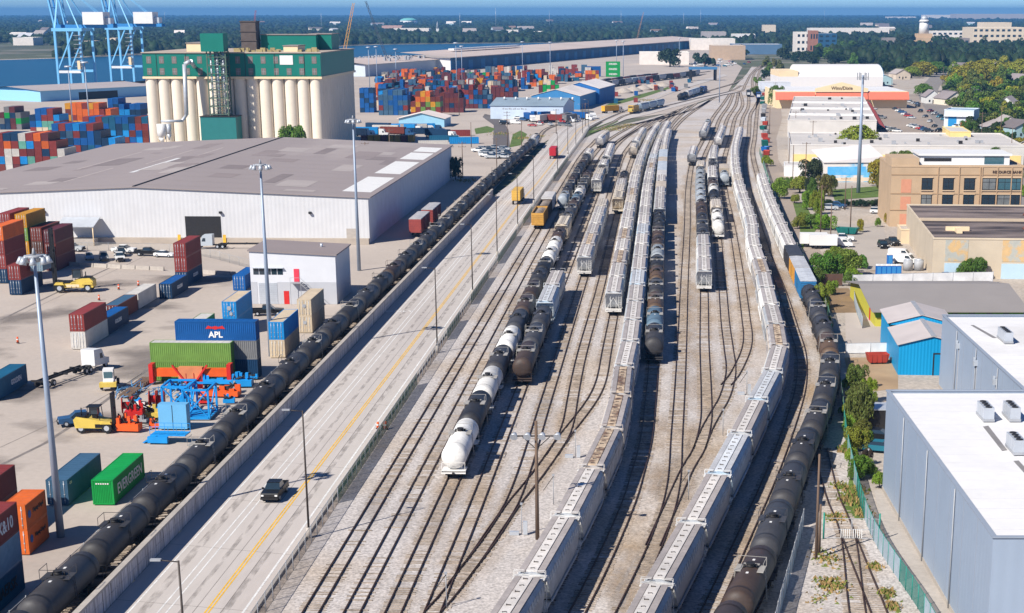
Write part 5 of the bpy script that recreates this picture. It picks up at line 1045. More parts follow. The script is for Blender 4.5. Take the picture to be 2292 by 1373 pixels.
for r in range(2):
    for k in range(14):
        x = 2.4 + k * 4.86
        if 23 < x < 31 : continue
        o = ob('window', wmesh, ig, (x, .19, SH+2.6 + r*4.3))
        mu = MB().box(-.05,.05,-.1,-.06,-1.1,1.1).box(-.72,.72,-.1,-.06,-.05,.05).mesh('muntin', M['grey']) if (r, k) == (0, 0) else mu
        ob('window_pane', mu, ig, (x, .18, SH+2.6 + r*4.3))
q = MB(); q.box(-.4, SWID+.4, -.2, SDEP-4.6, TH_, TH_+.35); part('roof', q, mat('silo_roof', alb((185,170,155)), .9, .12, .06), t)
q = MB(); q.box(52.5, 57.5, .05, .1, TH_-4.2, TH_-.8); part('sign_board', q, M['white'], t)
q = MB(); [q.bar((2.0+k*2.0,-.25,SH+.8), (2.0+k*2.0,-.25,SH+1.8), .06) for k in range(33)]; q.bar((0,-.25,SH+1.8), (SWID,-.25,SH+1.8), .07); q.bar((0,-.25,SH+1.3), (SWID,-.25,SH+1.3), .05); part('railing', q, M['green'], t)
def rbox(x0, x1, y0, y1, z0, z1, m, nm='roof_house'): q = MB(); q.box(x0, x1, y0, y1, z0, z1); q.box(x0-.3, x1+.3, y0-.3, y1+.3, z1, z1+.3, 1); return part(nm, q, [m, mat_rh], t)
mat_rh = mat('roof_house_top', alb((150,140,135)), .85, .1)
rbox(14.5, 21, 10, 30, TH_+.3, TH_+3.4, M['cream']); rbox(52, 57.5, 10, 24, TH_+.3, TH_+2.4, M['cream']); rbox(38, 60, 34, 46, TH_+.3, TH_+6.2, M['green'], 'green_house'); rbox(56, 65, 40, 56, TH_+.3, TH_+6.4, M['green'], 'green_house')
q = MB(); q.box(31, 37, 30, 37, TH_+.3, TH_+11.5); [q.box(30.7, 37.3, 29.7, 37.3, z, z+.3) for z in (TH_+4, TH_+7.5, TH_+11.3)]; part('roof_tower', q, mat('tower_brown', alb((95,85,80)), .8, .15), t)
q = MB(); rq = random.Random(4)
for k in range(26): x = rq.uniform(33, 66); y = rq.uniform(4, 12); q.box(x, x+rq.uniform(.6,2.4), y, y+1, TH_+.35, TH_+rq.uniform(.8,2.0))
part('roof_equipment', q, mat('roof_kit', alb((170,155,110)), .8, .3, 1), t)['kind'] = 'stuff'
# leg tower in front of the silo
t = thing('elevator_leg', 'open steel elevator tower with green boxes before the grain silos', 'tower', (-153.8, 655.5, -.1), AW)
q = MB(); q.box(-1.5, 12, 0, 9, 0, 15.2); part('base_house', q, mat('green_sheet', alb((45,120,118)), .5, .06), t); q = MB(); q.box(-1.7, 12.2, -.2, 9.2, 15.2, 15.5); part('base_roof', q, M['dark'], t)
q = MB()
for x in (2, 9):
    for y in (2, 7): q.bar((x,y,15.5), (x,y,39), .5)
for z in range(16, 38, 3):
    for (a, b) in (((2,2),(9,2)),((9,2),(9,7)),((2,7),(9,7)),((2,2),(2,7))): q.bar((a[0],a[1],z), (b[0],b[1],z), .32); 
    q.bar((2,2,z), (9,2,z+3), .24); q.bar((9,2,z), (9,7,z+3), .24); q.bar((9,2,z), (2,2,z+3), .2); q.box(2,9,2,7,z,z+.12)
part('lattice', q, mat('leg_green', alb((90,110,95)), .6, .2), t)
for x, y, r in ((3.2,3,.35),(4.4,4.5,.3),(5.6,3,.45),(6.8,4,.3),(7.8,3.2,.4)): part('leg_pipe', MB().cyl((x,y,15.5), (x,y,39), r, n=8), M['lgrey'], t)
q = MB(); q.box(.2, 8.8, 1, 8, 39, 45.5); part('head_house', q, M['green'], t)
t = thing('dust_collector', 'white dust filter with bent duct before the left silos', 'dust collector', (-170, 655, 3.6), AW); q = MB(); q.cyl((0,0,4), (0,0,9), 1.7, n=14); q.cyl((0,0,2), (0,0,4), .4, 1.7, 14); part('filter', q, M['white'], t); q = MB(); q.cyl((2.6,.5,5.2), (2.6,.5,9), .9, n=12); q.cyl((2.6,.5,3), (2.6,.5,5.2), .2, .9, 12); part('hopper', q, M['lgrey'], t)
q = MB(); [q.bar((x,y,-3.7), (x,y,4.5), .25) for x in (-1.2,1.2) for y in (-1.2,1.2)]; part('leg', q, M['cream'], t); q = MB(); q.cyl((0,0,10), (7.5,2,10), .5, n=10); q.cyl((7.5,2,10), (8.5,5,12), .6, n=10); q.cyl((8.5,5,12), (8.5,7,30.5), .8, n=12); q.cyl((8.5,7,30.5), (10.8,7.5,31.7), .8, n=10); q.cyl((10.8,7.5,31.7), (11.2,11,29.5), .8, n=10); part('duct', q, M['lgrey'], t)
# ------------------------------------------------------------------ ship to shore cranes
def gantry(px, py, label):
    g = G(px, py); t = thing('gantry_crane', label, 'gantry crane', (g.x, g.y, -.1), -R(5), 'ship to shore cranes'); BL = M['crane']
    gx, ry = 18.0, 23.0; top = 40.0
    for (x, y) in ((0,0),(gx,0),(0,ry),(gx,ry)): part('leg', MB().bx((x,y,top/2), (1.5,1.5,top)), BL, t)
    for y in (0, ry):
        q = MB(); q.box(0, gx, y-.5, y+.5, 11.5, 13.2); part('portal_beam', q, M['white'] if y == 0 else BL, t); q = MB(); q.box(-2, gx+2, y-.8, y+.8, top, top+2.2); part('upper_beam', q, BL, t); q = MB(); q.bar((0,y,13), (gx*.75,y,top), 1.0); part('brace', q, BL, t)
    for x in (0, gx): part('sill_beam', MB().box(x-.6, x+.6, 0, ry, top, top+2), BL, t); part('bogie', MB().box(x-1, x+1, -2, ry+2, 0, 1.6), M['dark'], t)
    q = MB(); [q.box(-4, gx+22, y-.7, y+.7, top+2.2, top+4.4) for y in (8, 15)]; part('trolley_girder', q, M['crane2'], t)
    q = MB(); q.box(gx+1, gx+16, 5, 18, top+4.5, top+13); i_ = part('machinery_house', q, M['white'], t); q = MB(); q.box(gx+16, gx+20, 8, 15, top+5, top+9); part('electrical_house', q, M['lgrey'], i_)
    q = MB(); [q.bar((0,y,top), (-7,y,top+42), 1.3) for y in (2, 21)]; [q.bar((0,y,top), (1.5,11.5,top+34), 1.3) for y in (0, 23)]; [q.bar((gx,y,top+1), (1.5,11.5,top+34), .9) for y in (0, 23)]; part('apex_frame', q, BL, t)
    q = MB(); [q.bar((1.5,11.5,top+34), (gx+20,y,top+4.4), .28) for y in (8, 15)]; part('stay', q, BL, t)
    q = MB(); [q.bar((-3,y,top+4), (-9,y,top+46), 1.2) for y in (8, 15)]; [q.bar((-3-k*.9,8,top+4+k*6), (-3-k*.9,15,top+4+k*6), .5) for k in range(7)]; part('raised_boom', q, M['crane2'], t)
    q = MB(); q.box(gx-2.5, gx-.5, -2.5, -.6, 14, 20); part('lift_cabin', q, M['cream'], t); q = MB(); [q.box(gx-4, gx+1, -2.2, -.8, 16+3*k, 16.3+3*k) for k in range(8)]; q.bar((gx+.5,-1.5,14), (gx+.5,-1.5,40), .25); part('access_stair', q, M['grey'], t)
M['crane'] = mat('crane_blue', alb((125,195,240)), .5, .06, .1); M['crane2'] = mat('crane_blue_deep', alb((60,140,205)), .5, .08, .1)
gantry(133.6, 201, 'left blue ship to shore gantry crane by the river'); gantry(250.6, 187.5, 'right blue ship to shore gantry crane next to the silos')
# ------------------------------------------------------------------ container stacks
PAL = ['red','rust','maroon','blue','navy','teal','steel','sky','orange','white','cream','grey','red','red','blue','steel','teal','navy']
FIELD = {}
def field_box(col, p, L_=12.19):
    mb = FIELD.setdefault(col, MB()); x, y, z = p
    mb.box(x-1.16, x+1.16, y+.05, y+L_-.05, z+.1, z+2.5); mb.box(x-1.22, x+1.22, y, y+.12, z, z+.14); mb.box(x-1.22, x+1.22, y, y+.12, z+2.45, z+2.57)
    for sx in (-1.16, 1.16): mb.box(x+sx-.06, x+sx+.06, y, y+.12, z+.14, z+2.45); mb.box(x+sx-.06, x+sx+.06, y+.12, y+L_, z+2.45, z+2.57)
def row_stack(px, py, n, heights, desc, seed, pal=PAL, gap=2.62, lod=1, minlv=0, L_=12.19):
    r = random.Random(seed); a = G(px, py)
    cnt = 0
    for k in range(n):
        hh = heights[k % len(heights)]
        for lv in range(hh):
            c = r.choice(pal)
            if lv < (minlv(k) if callable(minlv) else minlv): field_box(c, (a.x + 1.22 + k * gap, a.y, 2.6 * lv - .1)); continue
            lvw = ('top' if lv == hh - 1 else ['bottom', 'second', 'third', 'fourth', 'fifth'][lv]) + ' level'
            cont(Vector((a.x + 1.22 + k * gap, a.y, 2.6 * lv - .1)), c, f'{c} container, {ordn(k+1)} from left, {lvw}, {desc}', h=2.59, lod=lod, rust=.06, group='stacked port containers', rz=-R(2.0), L_=L_)
            cnt += 1
    return cnt
tot = 0
tot += row_stack(-3, 384, 10, [5,5,5,5,5,5,5,4,3,2], 'front block left of silos', 1, ['red','red','rust','maroon','red','blue','navy','white','red','sky','orange','mint'], minlv=1)
tot += row_stack(106, 356, 12, [4,5,5,5,5,5,5,4,3,3,2,2], 'second block left of silos', 2, ['blue','sky','blue','teal','steel','red','sky','blue','navy'], minlv=lambda k: 0 if k > 5 else 2)
tot += row_stack(190, 336, 13, [5,5,5,5,5,5,5,5,5,5], 'block touching the silos', 3, ['blue','navy','red','teal','sky','blue','rust'], minlv=lambda k: 2 if k > 6 else 3)
tot += row_stack(70, 312, 5, [4,5,5,5,4], 'third block left of silos', 4, ['blue','sky','red','cream','mint','navy'], minlv=2)
tot += row_stack(150, 296, 8, [5,5,5,5,5,5,4,4], 'orange block before the pale blue shed', 5, ['orange','orange','rust','orange','red','amber'], minlv=2)
tot += row_stack(0, 290, 4, [3,4,4,3], 'dark block at the left edge', 6, ['navy','green','maroon','grey'], minlv=1)
tot += row_stack(245, 282, 6, [5,5,4,3,4,4], 'far block beside the silos', 7, ['blue','navy','red','sky'], minlv=2)
def side_block(px, py, n, heights, desc, seed, pal, depth=2):
    """containers seen end-on at their left face and along their right side"""
    return row_stack(px, py, n, heights, desc, seed, pal)
tot += row_stack(848, 258, 6, [4,5,5,5,5,4], 'steel and red block right of silos', 8, ['steel','steel','red','blue','steel'], minlv=1)
tot += row_stack(880, 254, 3, [5,5,5], 'blue block right of silos', 9, ['navy','blue'], minlv=9)
tot += row_stack(920, 262, 6, [3,5,5,5,4,4], 'amber block right of silos', 10, ['amber','orange','olive','rust','red','maroon'], minlv=1)
tot += row_stack(985, 252, 5, [4,4,5,4,3], 'maroon block behind the pale shed', 11, ['maroon','rust','navy','maroon'], minlv=1)
tot += row_stack(1040, 243, 6, [5,5,4,5,4,3], 'steel block behind blue warehouse', 12, ['steel','navy','red','maroon','blue'], minlv=3)
tot += row_stack(1100, 236, 6, [4,4,4,3,3,4], 'maroon block behind blue warehouse', 13, ['maroon','maroon','rust','navy'], minlv=9)
tot += row_stack(1206, 218, 5, [4,3,4,4,3], 'mixed block above blue warehouse', 14, ['red','amber','green','cream','maroon'], minlv=9)
tot += row_stack(1310, 190, 4, [4,4,4,4], 'orange and red block near the lime block', 15, ['red','orange','amber','red'], minlv=9)
tot += row_stack(960, 218, 8, [3,4,3,4,4,3,4,3], 'middle row right of silos', 16, ['maroon','blue','red','navy','rust','teal'], minlv=9)
tot += row_stack(1080, 205, 8, [3,3,4,3,4,3,3,4], 'middle row left of the lime block', 17, ['maroon','red','blue','rust','navy','teal','maroon'], minlv=9)
tot += row_stack(1020, 186, 10, [2,3,3,2,3,3,3,2,3,3], 'rear row before the wharf shed', 18, ['maroon','orange','green','maroon','rust'], minlv=9)
big = MB(); NB = 0
g = G(1356, 172)
for k in range(3):
    c_ = cont(Vector((g.x, g.y, 2.6*k*1.6)), 'green', f'lime green container with white lettering, {["bottom","middle","top"][k]} of the far lime stack', h=2.59, lod=1, rz=-R(90), scale=(1.6,1.0,1.6)); put_text(c_, 'EVERGREEN', 1.3, M['white'], (1.24, 6.1, 1.3), '+x', bold=.03)
for k in range(2): cont(Vector((g.x-16.5, g.y+6, 4.2*k)), 'blue', f'blue container left of the lime stack, {["lower","upper"][k]}', h=2.59, lod=1, rz=-R(90), scale=(1.6,1.0,1.6))
for k in range(3):
    for lv in range(5): field_box('blue' if (k+lv) % 3 else 'navy', (G(806, 252).x + k*2.62 + 1.2, G(806, 252).y, 2.6*lv-.1))
er = random.Random(52)
for i in range(30):
    px = er.uniform(1300, 1545); py = er.uniform(196, 232) if px < 1420 else er.uniform(184, 206)
    if py > 262 - (px - 1290) * .22: continue
    p_ = nl(px, py); field_box(er.choice(PAL), (p_.x, p_.y, -.1))
# rest of the container field, too far to pick apart
fr_ = random.Random(77); FM = {}
me_parts = FIELD
for blk in range(640):
    px = fr_.uniform(840, 1330); py = fr_.uniform(163, 238)
    if py > 163 + (1400 - px) * .165 or py < 176 - (px - 840) * .03: continue
    a = G(px, py); col = fr_.choice(PAL + ['orange','rust','orange','amber','red','maroon','white','grey']); n_ = fr_.randint(1, 3)
    for lv in range(n_):
        for s in range(fr_.randint(1, 2)): field_box(col, (a.x+s*2.6, a.y, 2.6*lv-.1))
mbs = MB(); mats_ = []
for i, (col, mb) in enumerate(me_parts.items()):
    mbs.add(mb.v, mb.f, i); mats_.append(mat('far_' + col, CA[col], .6, .15, .2))
tag(ob('container_field', mbs.mesh('container_field', mats_)), 'far field of stacked containers before the wharf shed', 'containers', kind='stuff')
# ------------------------------------------------------------------ simple sheds: gable building builder
def shed(name, label, cat, org, rz, W_, D_, eave, ridge, axis, wallc, roofc, over=.4, sidec=None, extra=None):
    """axis 'y': ridge runs along local y (gable faces the viewer); 'x': ridge along x"""
    t = thing(name, label, cat, (org[0], org[1], -.1), rz); q = MB()
    if axis == 'y': q.prism([(0,0),(W_,0),(W_,eave),(W_/2,ridge),(0,eave)], 0, D_)
    else: q.prismx([(0,0),(D_,0),(D_,eave),(D_/2,ridge),(0,eave)], 0, W_)
    part('wall', q, M['oc'], t, wallc)
    for s in (0, 1):
        q = MB(); th = .18
        if axis == 'y':
            a, b = (-over, W_/2) if s == 0 else (W_+over, W_/2); sl = (ridge - eave) / (W_/2); za = eave - sl*over + .03; zb = ridge + .03; V = [(a,-over,za),(b,-over,zb),(b,D_+over,zb),(a,D_+over,za)]
        else:
            a, b = (-over, D_/2) if s == 0 else (D_+over, D_/2); sl = (ridge - eave) / (D_/2); za = eave - sl*over + .03; zb = ridge + .03; V = [(-over,a,za),(-over,b,zb),(W_+over,b,zb),(W_+over,a,za)]
        q.add(V + [(x, y, z + th) for x, y, z in V], [(4,5,6,7),(0,1,5,4),(1,2,6,5),(2,3,7,6),(3,0,4,7),(3,2,1,0)]); part('roof_slope', q, M['roofoc'], t, roofc)
    if extra: extra(t)
    return t
def flat(name, label, cat, org, rz, W_, D_, H_, wallc, roofc, parapet=.5, extra=None, wm=None):
    t = thing(name, label, cat, (org[0], org[1], -.1), rz); q = MB(); q.box(0, W_, 0, D_, 0, H_); part('wall', q, wm or M['oc'], t, wallc)
    q = MB(); q.box(.25, W_-.25, .25, D_-.25, H_, H_+.05); part('roof', q, M['roofoc'], t, roofc)
    if parapet:
        q = MB(); q.box(-.1, W_+.1, -.1, .2, H_, H_+parapet); q.box(-.1, W_+.1, D_-.2, D_+.1, H_, H_+parapet); q.box(-.1, .2, .2, D_-.2, H_, H_+parapet); q.box(W_-.2, W_+.1, .2, D_-.2, H_, H_+parapet); part('parapet', q, M['oc'], t, tuple(min(.78, x*1.1) for x in wallc[:3]))
    if extra: extra(t)
    return t
def winrow(t, xs, z0, z1, w_, y=-.05, m='glass', axis='x', x=None):
    me = MB().box(-w_/2, w_/2, -.03, .03, z0, z1).mesh('window', M[m])
    for a in xs: ob('window', me, t, (a, y, 0) if axis == 'x' else (x, a, 0), 0 if axis == 'x' else R(90))
def doorbox(t, x0, x1, z1, m, y=-.05, nm='door'): q = MB(); q.box(x0, x1, y-.04, y, 0, z1); part(nm, q, m if not isinstance(m, str) else M[m], t)
g = G(893, 284); shed('shed_building', 'pale blue shed with a low white roof right of the silos', 'shed', g, -R(3), 22, 22, 4.0, 6.6, 'y', alb((150,200,225)), alb((240,225,215)), .8)
def bw_extra(t): [part('sign_stroke', MB().box(6.4+1.05*k, 6.4+1.05*k+.55+.3*(k % 2), -.12, 0, 4.9, 5.3+.3*(k % 3 == 0)), M['grey'], t) for k in range(12)]; doorbox(t, 30, 34, 4.2, 'white'); [part('roof_vent', MB().cyl((5+6*k,15,9), (5+6*k,15,10.4), .5, n=8), M['white'], t) for k in range(7)]
g = G(1098, 266); shed('warehouse', 'pale blue warehouse with grey roof beside the road bend', 'warehouse', g, -R(6), 38, 44, 6.6, 9.6, 'x', alb((200,215,232)), alb((140,158,172)), .5, extra=bw_extra)
g = G(1290, 250); shed('warehouse', 'blue gabled shed with white roof behind the grey roofed warehouse', 'warehouse', (g.x-26, g.y+24), -R(8), 28, 60, 7.5, 11.0, 'y', alb((60,130,185)), alb((232,222,215)))
g = G(1350, 235); shed('warehouse', 'white roofed blue shed right of the warehouse group', 'warehouse', (g.x-26, g.y+14), -R(9), 24, 60, 9.0, 12.5, 'y', alb((40,110,180)), alb((238,230,225)))
# wharf shed along the river
g0, g1 = G(1010, 158), G(1575, 106)
d_ = (g1 - g0); L_ = d_.length; an = math.atan2(d_.y, d_.x)
t = thing('wharf_shed', 'very long low wharf shed with pale roof along the river', 'shed', (g0.x, g0.y, -.1), an); q = MB(); q.box(0, L_, 0, .6, 0, 11.5); part('front_wall', q, mat('wharf_blue', alb((35,95,145)), .6, .3, .08), t)
for k in range(30): q = MB(); q.box(12+k*L_/31, 24+k*L_/31, -.2, 0, 0, 8.5); part('dock_door', q, mat('dock_door', alb((50,130,185)), .6, .1) if k == 0 else MATS['dock_door'], t)
q = MB(); q.add([(-4,-7,11.5),(L_,-7,11.5),(L_,50,15.5),(-4,50,15.5),(L_,105,12),(-4,105,12),(-4,-7,12.2),(L_,-7,12.2),(L_,50,16.2),(-4,50,16.2),(L_,105,12.7),(-4,105,12.7)], [(6,7,8,9),(9,8,10,11),(0,1,7,6)]); part('roof', q, mat('wharf_roof', alb((205,188,178)), .9, .1, .02), t); q = MB(); q.box(90, 300, 30, 36, 16.3, 18); part('roof_monitor', q, M['white'], t); part('end_wall', MB().box(0, .5, .6, 100, 0, 11.5), M['white'], t)
q = MB(); rq = random.Random(2)
for k in range(120): x = rq.uniform(-120, 60); y = rq.uniform(10, 95); q.box(x, x+3, y, y+2, 13.5, 15.2)
t = thing('wharf_shed', 'nearer white wharf shed with roof vents left of the long one', 'shed', tuple(G(818, 172)), an); q = MB(); q.box(0, 175, 0, 60, 0, 10); part('wall', q, mat('pale_shed', alb((205,215,225)), .7, .1, .05), t); q = MB(); q.add([(-2,-3,10),(178,-3,10),(178,30,13.5),(-2,30,13.5),(178,64,10.5),(-2,64,10.5)], [(0,1,2,3),(3,2,4,5)]); i_ = part('roof', q, MATS['wharf_roof'], t)
q = MB(); [q.box(x, x+2.2, y, y+1.6, 11, 13.6) for x, y in [(rq.uniform(60,172), rq.uniform(5,58)) for k in range(90)]]; part('roof_vents', q, M['grey'], i_)['kind'] = 'stuff'
g = G(92, 228); g2 = G(350, 214); an2 = math.atan2(g2.y - g.y, g2.x - g.x); LT = (g2 - g).length
t = thing('transit_shed', 'long pale blue transit shed behind the containers at the river', 'shed', (g.x, g.y, -.1), an2); MATS['shed_blue'] = mat('shed_blue', alb((150,205,240)), .6, .06, .05)
part('front_wall', MB().box(0, LT, 0, .6, 0, 6.5), MATS['shed_blue'], t); [part('end_wall', MB().box(x, x+.5, .6, 60, 0, 6.5), MATS['shed_blue'], t) for x in (0, LT-.5)]; part('opening', MB().box(30, 62, -.1, 0, 0, 4.6), M['dark'], t)
q = MB(); q.add([(-1,-1,6.5),(LT+1,-1,6.5),(LT+1,30,8.6),(-1,30,8.6),(LT+1,61,6.5),(-1,61,6.5)], [(0,1,2,3),(3,2,4,5)]); part('roof', q, mat('shed_roof', alb((180,170,168)), .9, .08, .05), t)
# crawler and tower crane booms
def boom(name, label, px, py, h, dx, col, lean=0.0, w_=1.6):
    t = thing(name, label, 'crane', at(px, py, -.1)); q = MB(); q.box(-4, 4, -4, 4, 0, 1.6); q.box(-3, 4, -2, 2, 1.6, 5); part('body', q, M['dark'], t); q = MB(); m_ = mat(name + '_boom', col, .6, .15)
    a = Vector((0,0,4)); b = Vector((dx, 0, h)); n_ = 14
    for sx in (-1, 1):
        for sy in (-1, 1): q.bar(a + Vector((sx*w_/2, sy*w_/2, 0)), b + Vector((sx*w_/4, sy*w_/4, 0)), .28)
    for k in range(n_): p, r2 = a.lerp(b, k/n_), a.lerp(b, (k+1)/n_); q.bar(p + Vector((-w_/2,0,0)), r2 + Vector((w_/2,0,0)), .2); q.bar(p + Vector((w_/2,0,0)), r2 + Vector((-w_/2,0,0)), .2)
    part('boom', q, m_, t); return t
boom('lattice_crane', 'yellow lattice crane boom rising behind the silos', 768, 140, 62, 14, alb((225,165,70)), w_=3.4); t = boom('crawler_crane', 'dark crawler crane boom right of the silos', 875, 165, 62, -20, alb((70,80,95)), w_=2.2); boom('lattice_crane', 'red crane boom tip behind the green roof house', 566, 100, 55, 8, alb((190,80,70)), w_=3); boom('lattice_crane', 'small tan crane at the far wharf', 1424, 100, 52, 12, alb((200,150,110)), w_=2)
for i, (px, py, h) in enumerate(((1023,215,34),(1035,200,30),(828,205,30),(845,202,30),(888,200,28),(1232,180,30),(1170,178,30),(1380,160,28),(1395,175,30),(205,330,34),(165,300,30),(1610,230,26),(1520,150,28))): flood_mast_far = thing('light_mast', f'distant light mast, {ordn(i+1)} of the port masts', 'light mast', at(px, py, -.1), 0, 'distant light masts'); part('pole', MB().cyl((0,0,0), (0,0,h), .35, .18, 6), M['mast'], flood_mast_far); part('lamp_ring', MB().cyl((0,0,h-.6), (0,0,h), 1.8, 1.4, 8), M['lgrey'], flood_mast_far)

t = thing('barrier_line', 'row of pale concrete road barriers before the parked cars', 'barriers', (0, 0, -.1))
bm_ = MB().prism([(-.3,0),(.3,0),(.22,.25),(.1,.85),(-.1,.85),(-.22,.25)], 0, 3.3).mesh('barrier', M['conc'])
BP = Path(gp((150,594),(260,600),(385,606)), 3); BP2 = Path(gp((455,612),(520,616),(560,618)), 3); BP3 = Path(gp((150,566),(250,563),(258,563)), 3)
for P in (BP, BP2):
    s_ = 0.0
    while s_ < P.L - 3.4: p = P.at(s_); d = P.dirn(s_ + 1.7); ob('barrier', bm_, t, (p.x, p.y, 0), math.atan2(d.y, d.x) - R(90)); s_ += 3.5
fence('chain_link_fence', 'thin fence along the warehouse parking area', gp((150,560),(400,566),(560,600)), 1.8, 5.0)

# clutter between the container field and the road bend
er = random.Random(53)
for i in range(10):
    px, py = er.uniform(1180, 1330), er.uniform(262, 276); SK.spawn('semi_truck', at(px, py, -.1), R(er.uniform(0, 180)), f'lorry parked in front of the blue warehouse, {ordn(i+1)} of the row', 'truck', 'lorries before the blue warehouse', {'c': VC[er.choice(['white','blue','red','white'])], 'b': CA[er.choice(['white','grey','red','blue'])] + (0,)})
for i in range(9):
    px, py = 830 + i*22 + er.uniform(-6, 6), er.uniform(292, 312); SK.spawn('semi_truck', at(px, py, -.1), R(er.uniform(60, 110)), f'lorry behind the warehouse, {ordn(i+1)} from the silo', 'truck', 'lorries behind the warehouse', {'c': VC[er.choice(['white','blue','white'])], 'b': CA[er.choice(['navy','teal','white','sky','rust'])] + (0,)})
sheet('access_road', gp((1103,335),(1142,335),(1138,290),(1120,262),(1085,255),(1080,262),(1105,280)), -.09, M['asph'])
sheet('roadside_grass', gp((1140,330),(1165,325),(1180,300),(1165,292),(1148,300)), -.085, M['grass']); sheet('bend_grass', gp((1320,300),(1360,285),(1385,272),(1375,270),(1340,283),(1318,294)), .013, M['grass']); sheet('far_verge', gp((1360,240),(1440,218),(1500,198),(1495,195),(1430,212),(1355,235)), -.08, M['grass']); sheet('oval_grass', gp((1065,300),(1100,296),(1108,288),(1090,282),(1062,288)), -.085, M['grass'])
for i in range(5):
    t = thing('gravel_heap', f'sandy spoil heap, {ordn(i+1)} from left beside the far road', 'spoil heap', at(1395 + 22*i, 208 - 3.4*i, -.1)); q = MB(); q.lathe([(0,7.5),(1.2,5.5),(2.6,2.8),(3.4,.5)], (0,0,0), 'Z', 9); part('heap', q, M['dirt'], t)
# ------------------------------------------------------------------ right side: near metal buildings
def hvac(label, p, n=4, rz=0.0):
    t = thing('air_conditioner', label, 'air conditioner', p, rz, 'rooftop units')
    for k in range(n):
        q = MB(); q.box(-.55, .55, k*.95, k*.95+.85, .35, 1.55); i_ = part('unit', q, M['lgrey'], t); q = MB(); q.cyl((0,k*.95+.42,1.55), (0,k*.95+.42,1.62), .36, n=10); part('fan', q, M['dark'], i_)
    q = MB(); q.box(-.6, .6, -.1, n*.95, .1, .35); part('stand', q, M['grey'], t)
M['gsheet'] = wavemat('grey_blue_sheet', alb((158,172,190)), 1.2, 'Y', .12, .5, .04); M['gsheetx'] = wavemat('grey_blue_sheet_front', alb((158,172,190)), 1.2, 'X', .12, .5, .04)
M['wroof'] = mat('white_membrane', (.73,.72,.72), .7, .05, .08, second=(.60,.585,.57), ssc=.07, sthr=(.54,.7), fine=.03, fsc=1.0)
def metal_bldg(label, x0, x1, y0, y1, h, rz=0.0):
    t = thing('metal_building', label, 'building', (x0, y0, -.1), rz); W_, D_ = x1 - x0, y1 - y0
    for x in (0, W_-.2): q = MB(); q.box(x, x+.2, 0, D_, 0, h); part('side_wall', q, M['gsheet'], t)
    for y in (0, D_-.2): q = MB(); q.box(.2, W_-.2, y, y+.2, 0, h); part('front_wall', q, M['gsheetx'], t)
    for k in range(1, int(D_/6)): q = MB(); q.box(-.03, 0, k*6-.04, k*6+.04, .2, h-.1); part('panel_joint', q, MATS.get('joint_grey') or mat('joint_grey', (.26,.29,.34), .6, .05), t)
    for k in range(1, 4): q = MB(); q.cyl((-.12,k*D_/4+1.5,.1), (-.12,k*D_/4+1.5,h-.2), .07, n=6); part('downpipe', q, M['grey'], t)
    q = MB(); q.box(-.06, 0, 0, D_, 0, .5); part('plinth', q, M['conc'], t)
    rs_ = random.Random(int(x0))
    for k in range(5): y = rs_.uniform(6, D_-6); x = rs_.uniform(4, W_-4); q = MB(); q.cyl((x,y,h-.3), (x,y,h+.35), .18, n=8); part('roof_vent', q, M['lgrey'], t)
    for k in range(1, 18): q = MB(); q.box(.4, W_-.4, k*D_/18-.03, k*D_/18+.03, h-.25, h-.243); part('roof_seam', q, MATS.get('seam_white') or mat('seam_white', (.55,.54,.54), .8, .05), t)
    q = MB(); q.box(.3, W_-.3, .3, D_-.3, h-.35, h-.25); part('roof', q, M['wroof'], t)
    q = MB(); q.box(-.12, .32, -.12, D_+.12, h, h+.12); q.box(W_-.32, W_+.12, -.12, D_+.12, h, h+.12); q.box(.32, W_-.32, -.12, .32, h, h+.12); q.box(.32, W_-.32, D_-.32, D_+.12, h, h+.12); part('parapet_cap', q, mat('grey_cap', (.28,.32,.38), .5, .05), t)
    return t
tb1 = metal_bldg('large grey metal building with a white roof at the lower right', 31.4, 75, 133.5, 190, 11.8)
tb2 = metal_bldg('grey metal building with wall lamps behind the large one', 48.3, 92, 194, 246, 10.8)
for y in (15, 27, 39):
    q = MB(); q.box(-.12, 0, y-.06, y+.06, .5, 8.4); part('conduit', q, M['grey'], tb2)
    q = MB(); q.box(-.5, 0, y-.25, y+.25, 8.4, 9.1); q.bx((-.3,y+.4,9.3), (.3,.3,.3)); part('wall_lamp', q, M['lgrey'], tb2)
for i, (px, py) in enumerate(((2213,945),(2272,945),(2282,1020))): g = G(px, py, 11.5); hvac(['rooftop air conditioner bank nearest the roof edge','rooftop air conditioner bank farther right at the frame edge','lower rooftop air conditioner bank beside the dark walkway'][i], (g.x, g.y, 11.45))
g = G(2258, 770, 10.5); hvac('rooftop air conditioner bank on the rear grey building', (g.x, g.y, 10.45), 5)
for i, pp in enumerate((((2200,955),(2212,953),(2255,1008),(2243,1010)), ((2268,1032),(2280,1031),(2330,1085),(2318,1087)))):
    q = MB(); q.quad(*[tuple(G(px, py, 11.47)) for px, py in pp][::1]); o = part('roof_walkway', q, mat('walk_pad', (.22,.21,.21), .8, .15, 2) if i == 0 else MATS['walk_pad'], tb1); o.matrix_parent_inverse = Matrix.Translation((-31.4, -133.5, .1))
q = MB(); q.quad(*[tuple(G(px, py, 10.47)) for px, py in ((2172,728),(2180,728),(2232,757),(2222,757))]); o = part('roof_walkway', q, MATS['walk_pad'], tb2); o.matrix_parent_inverse = Matrix.Translation((-48.3, -194, .1))
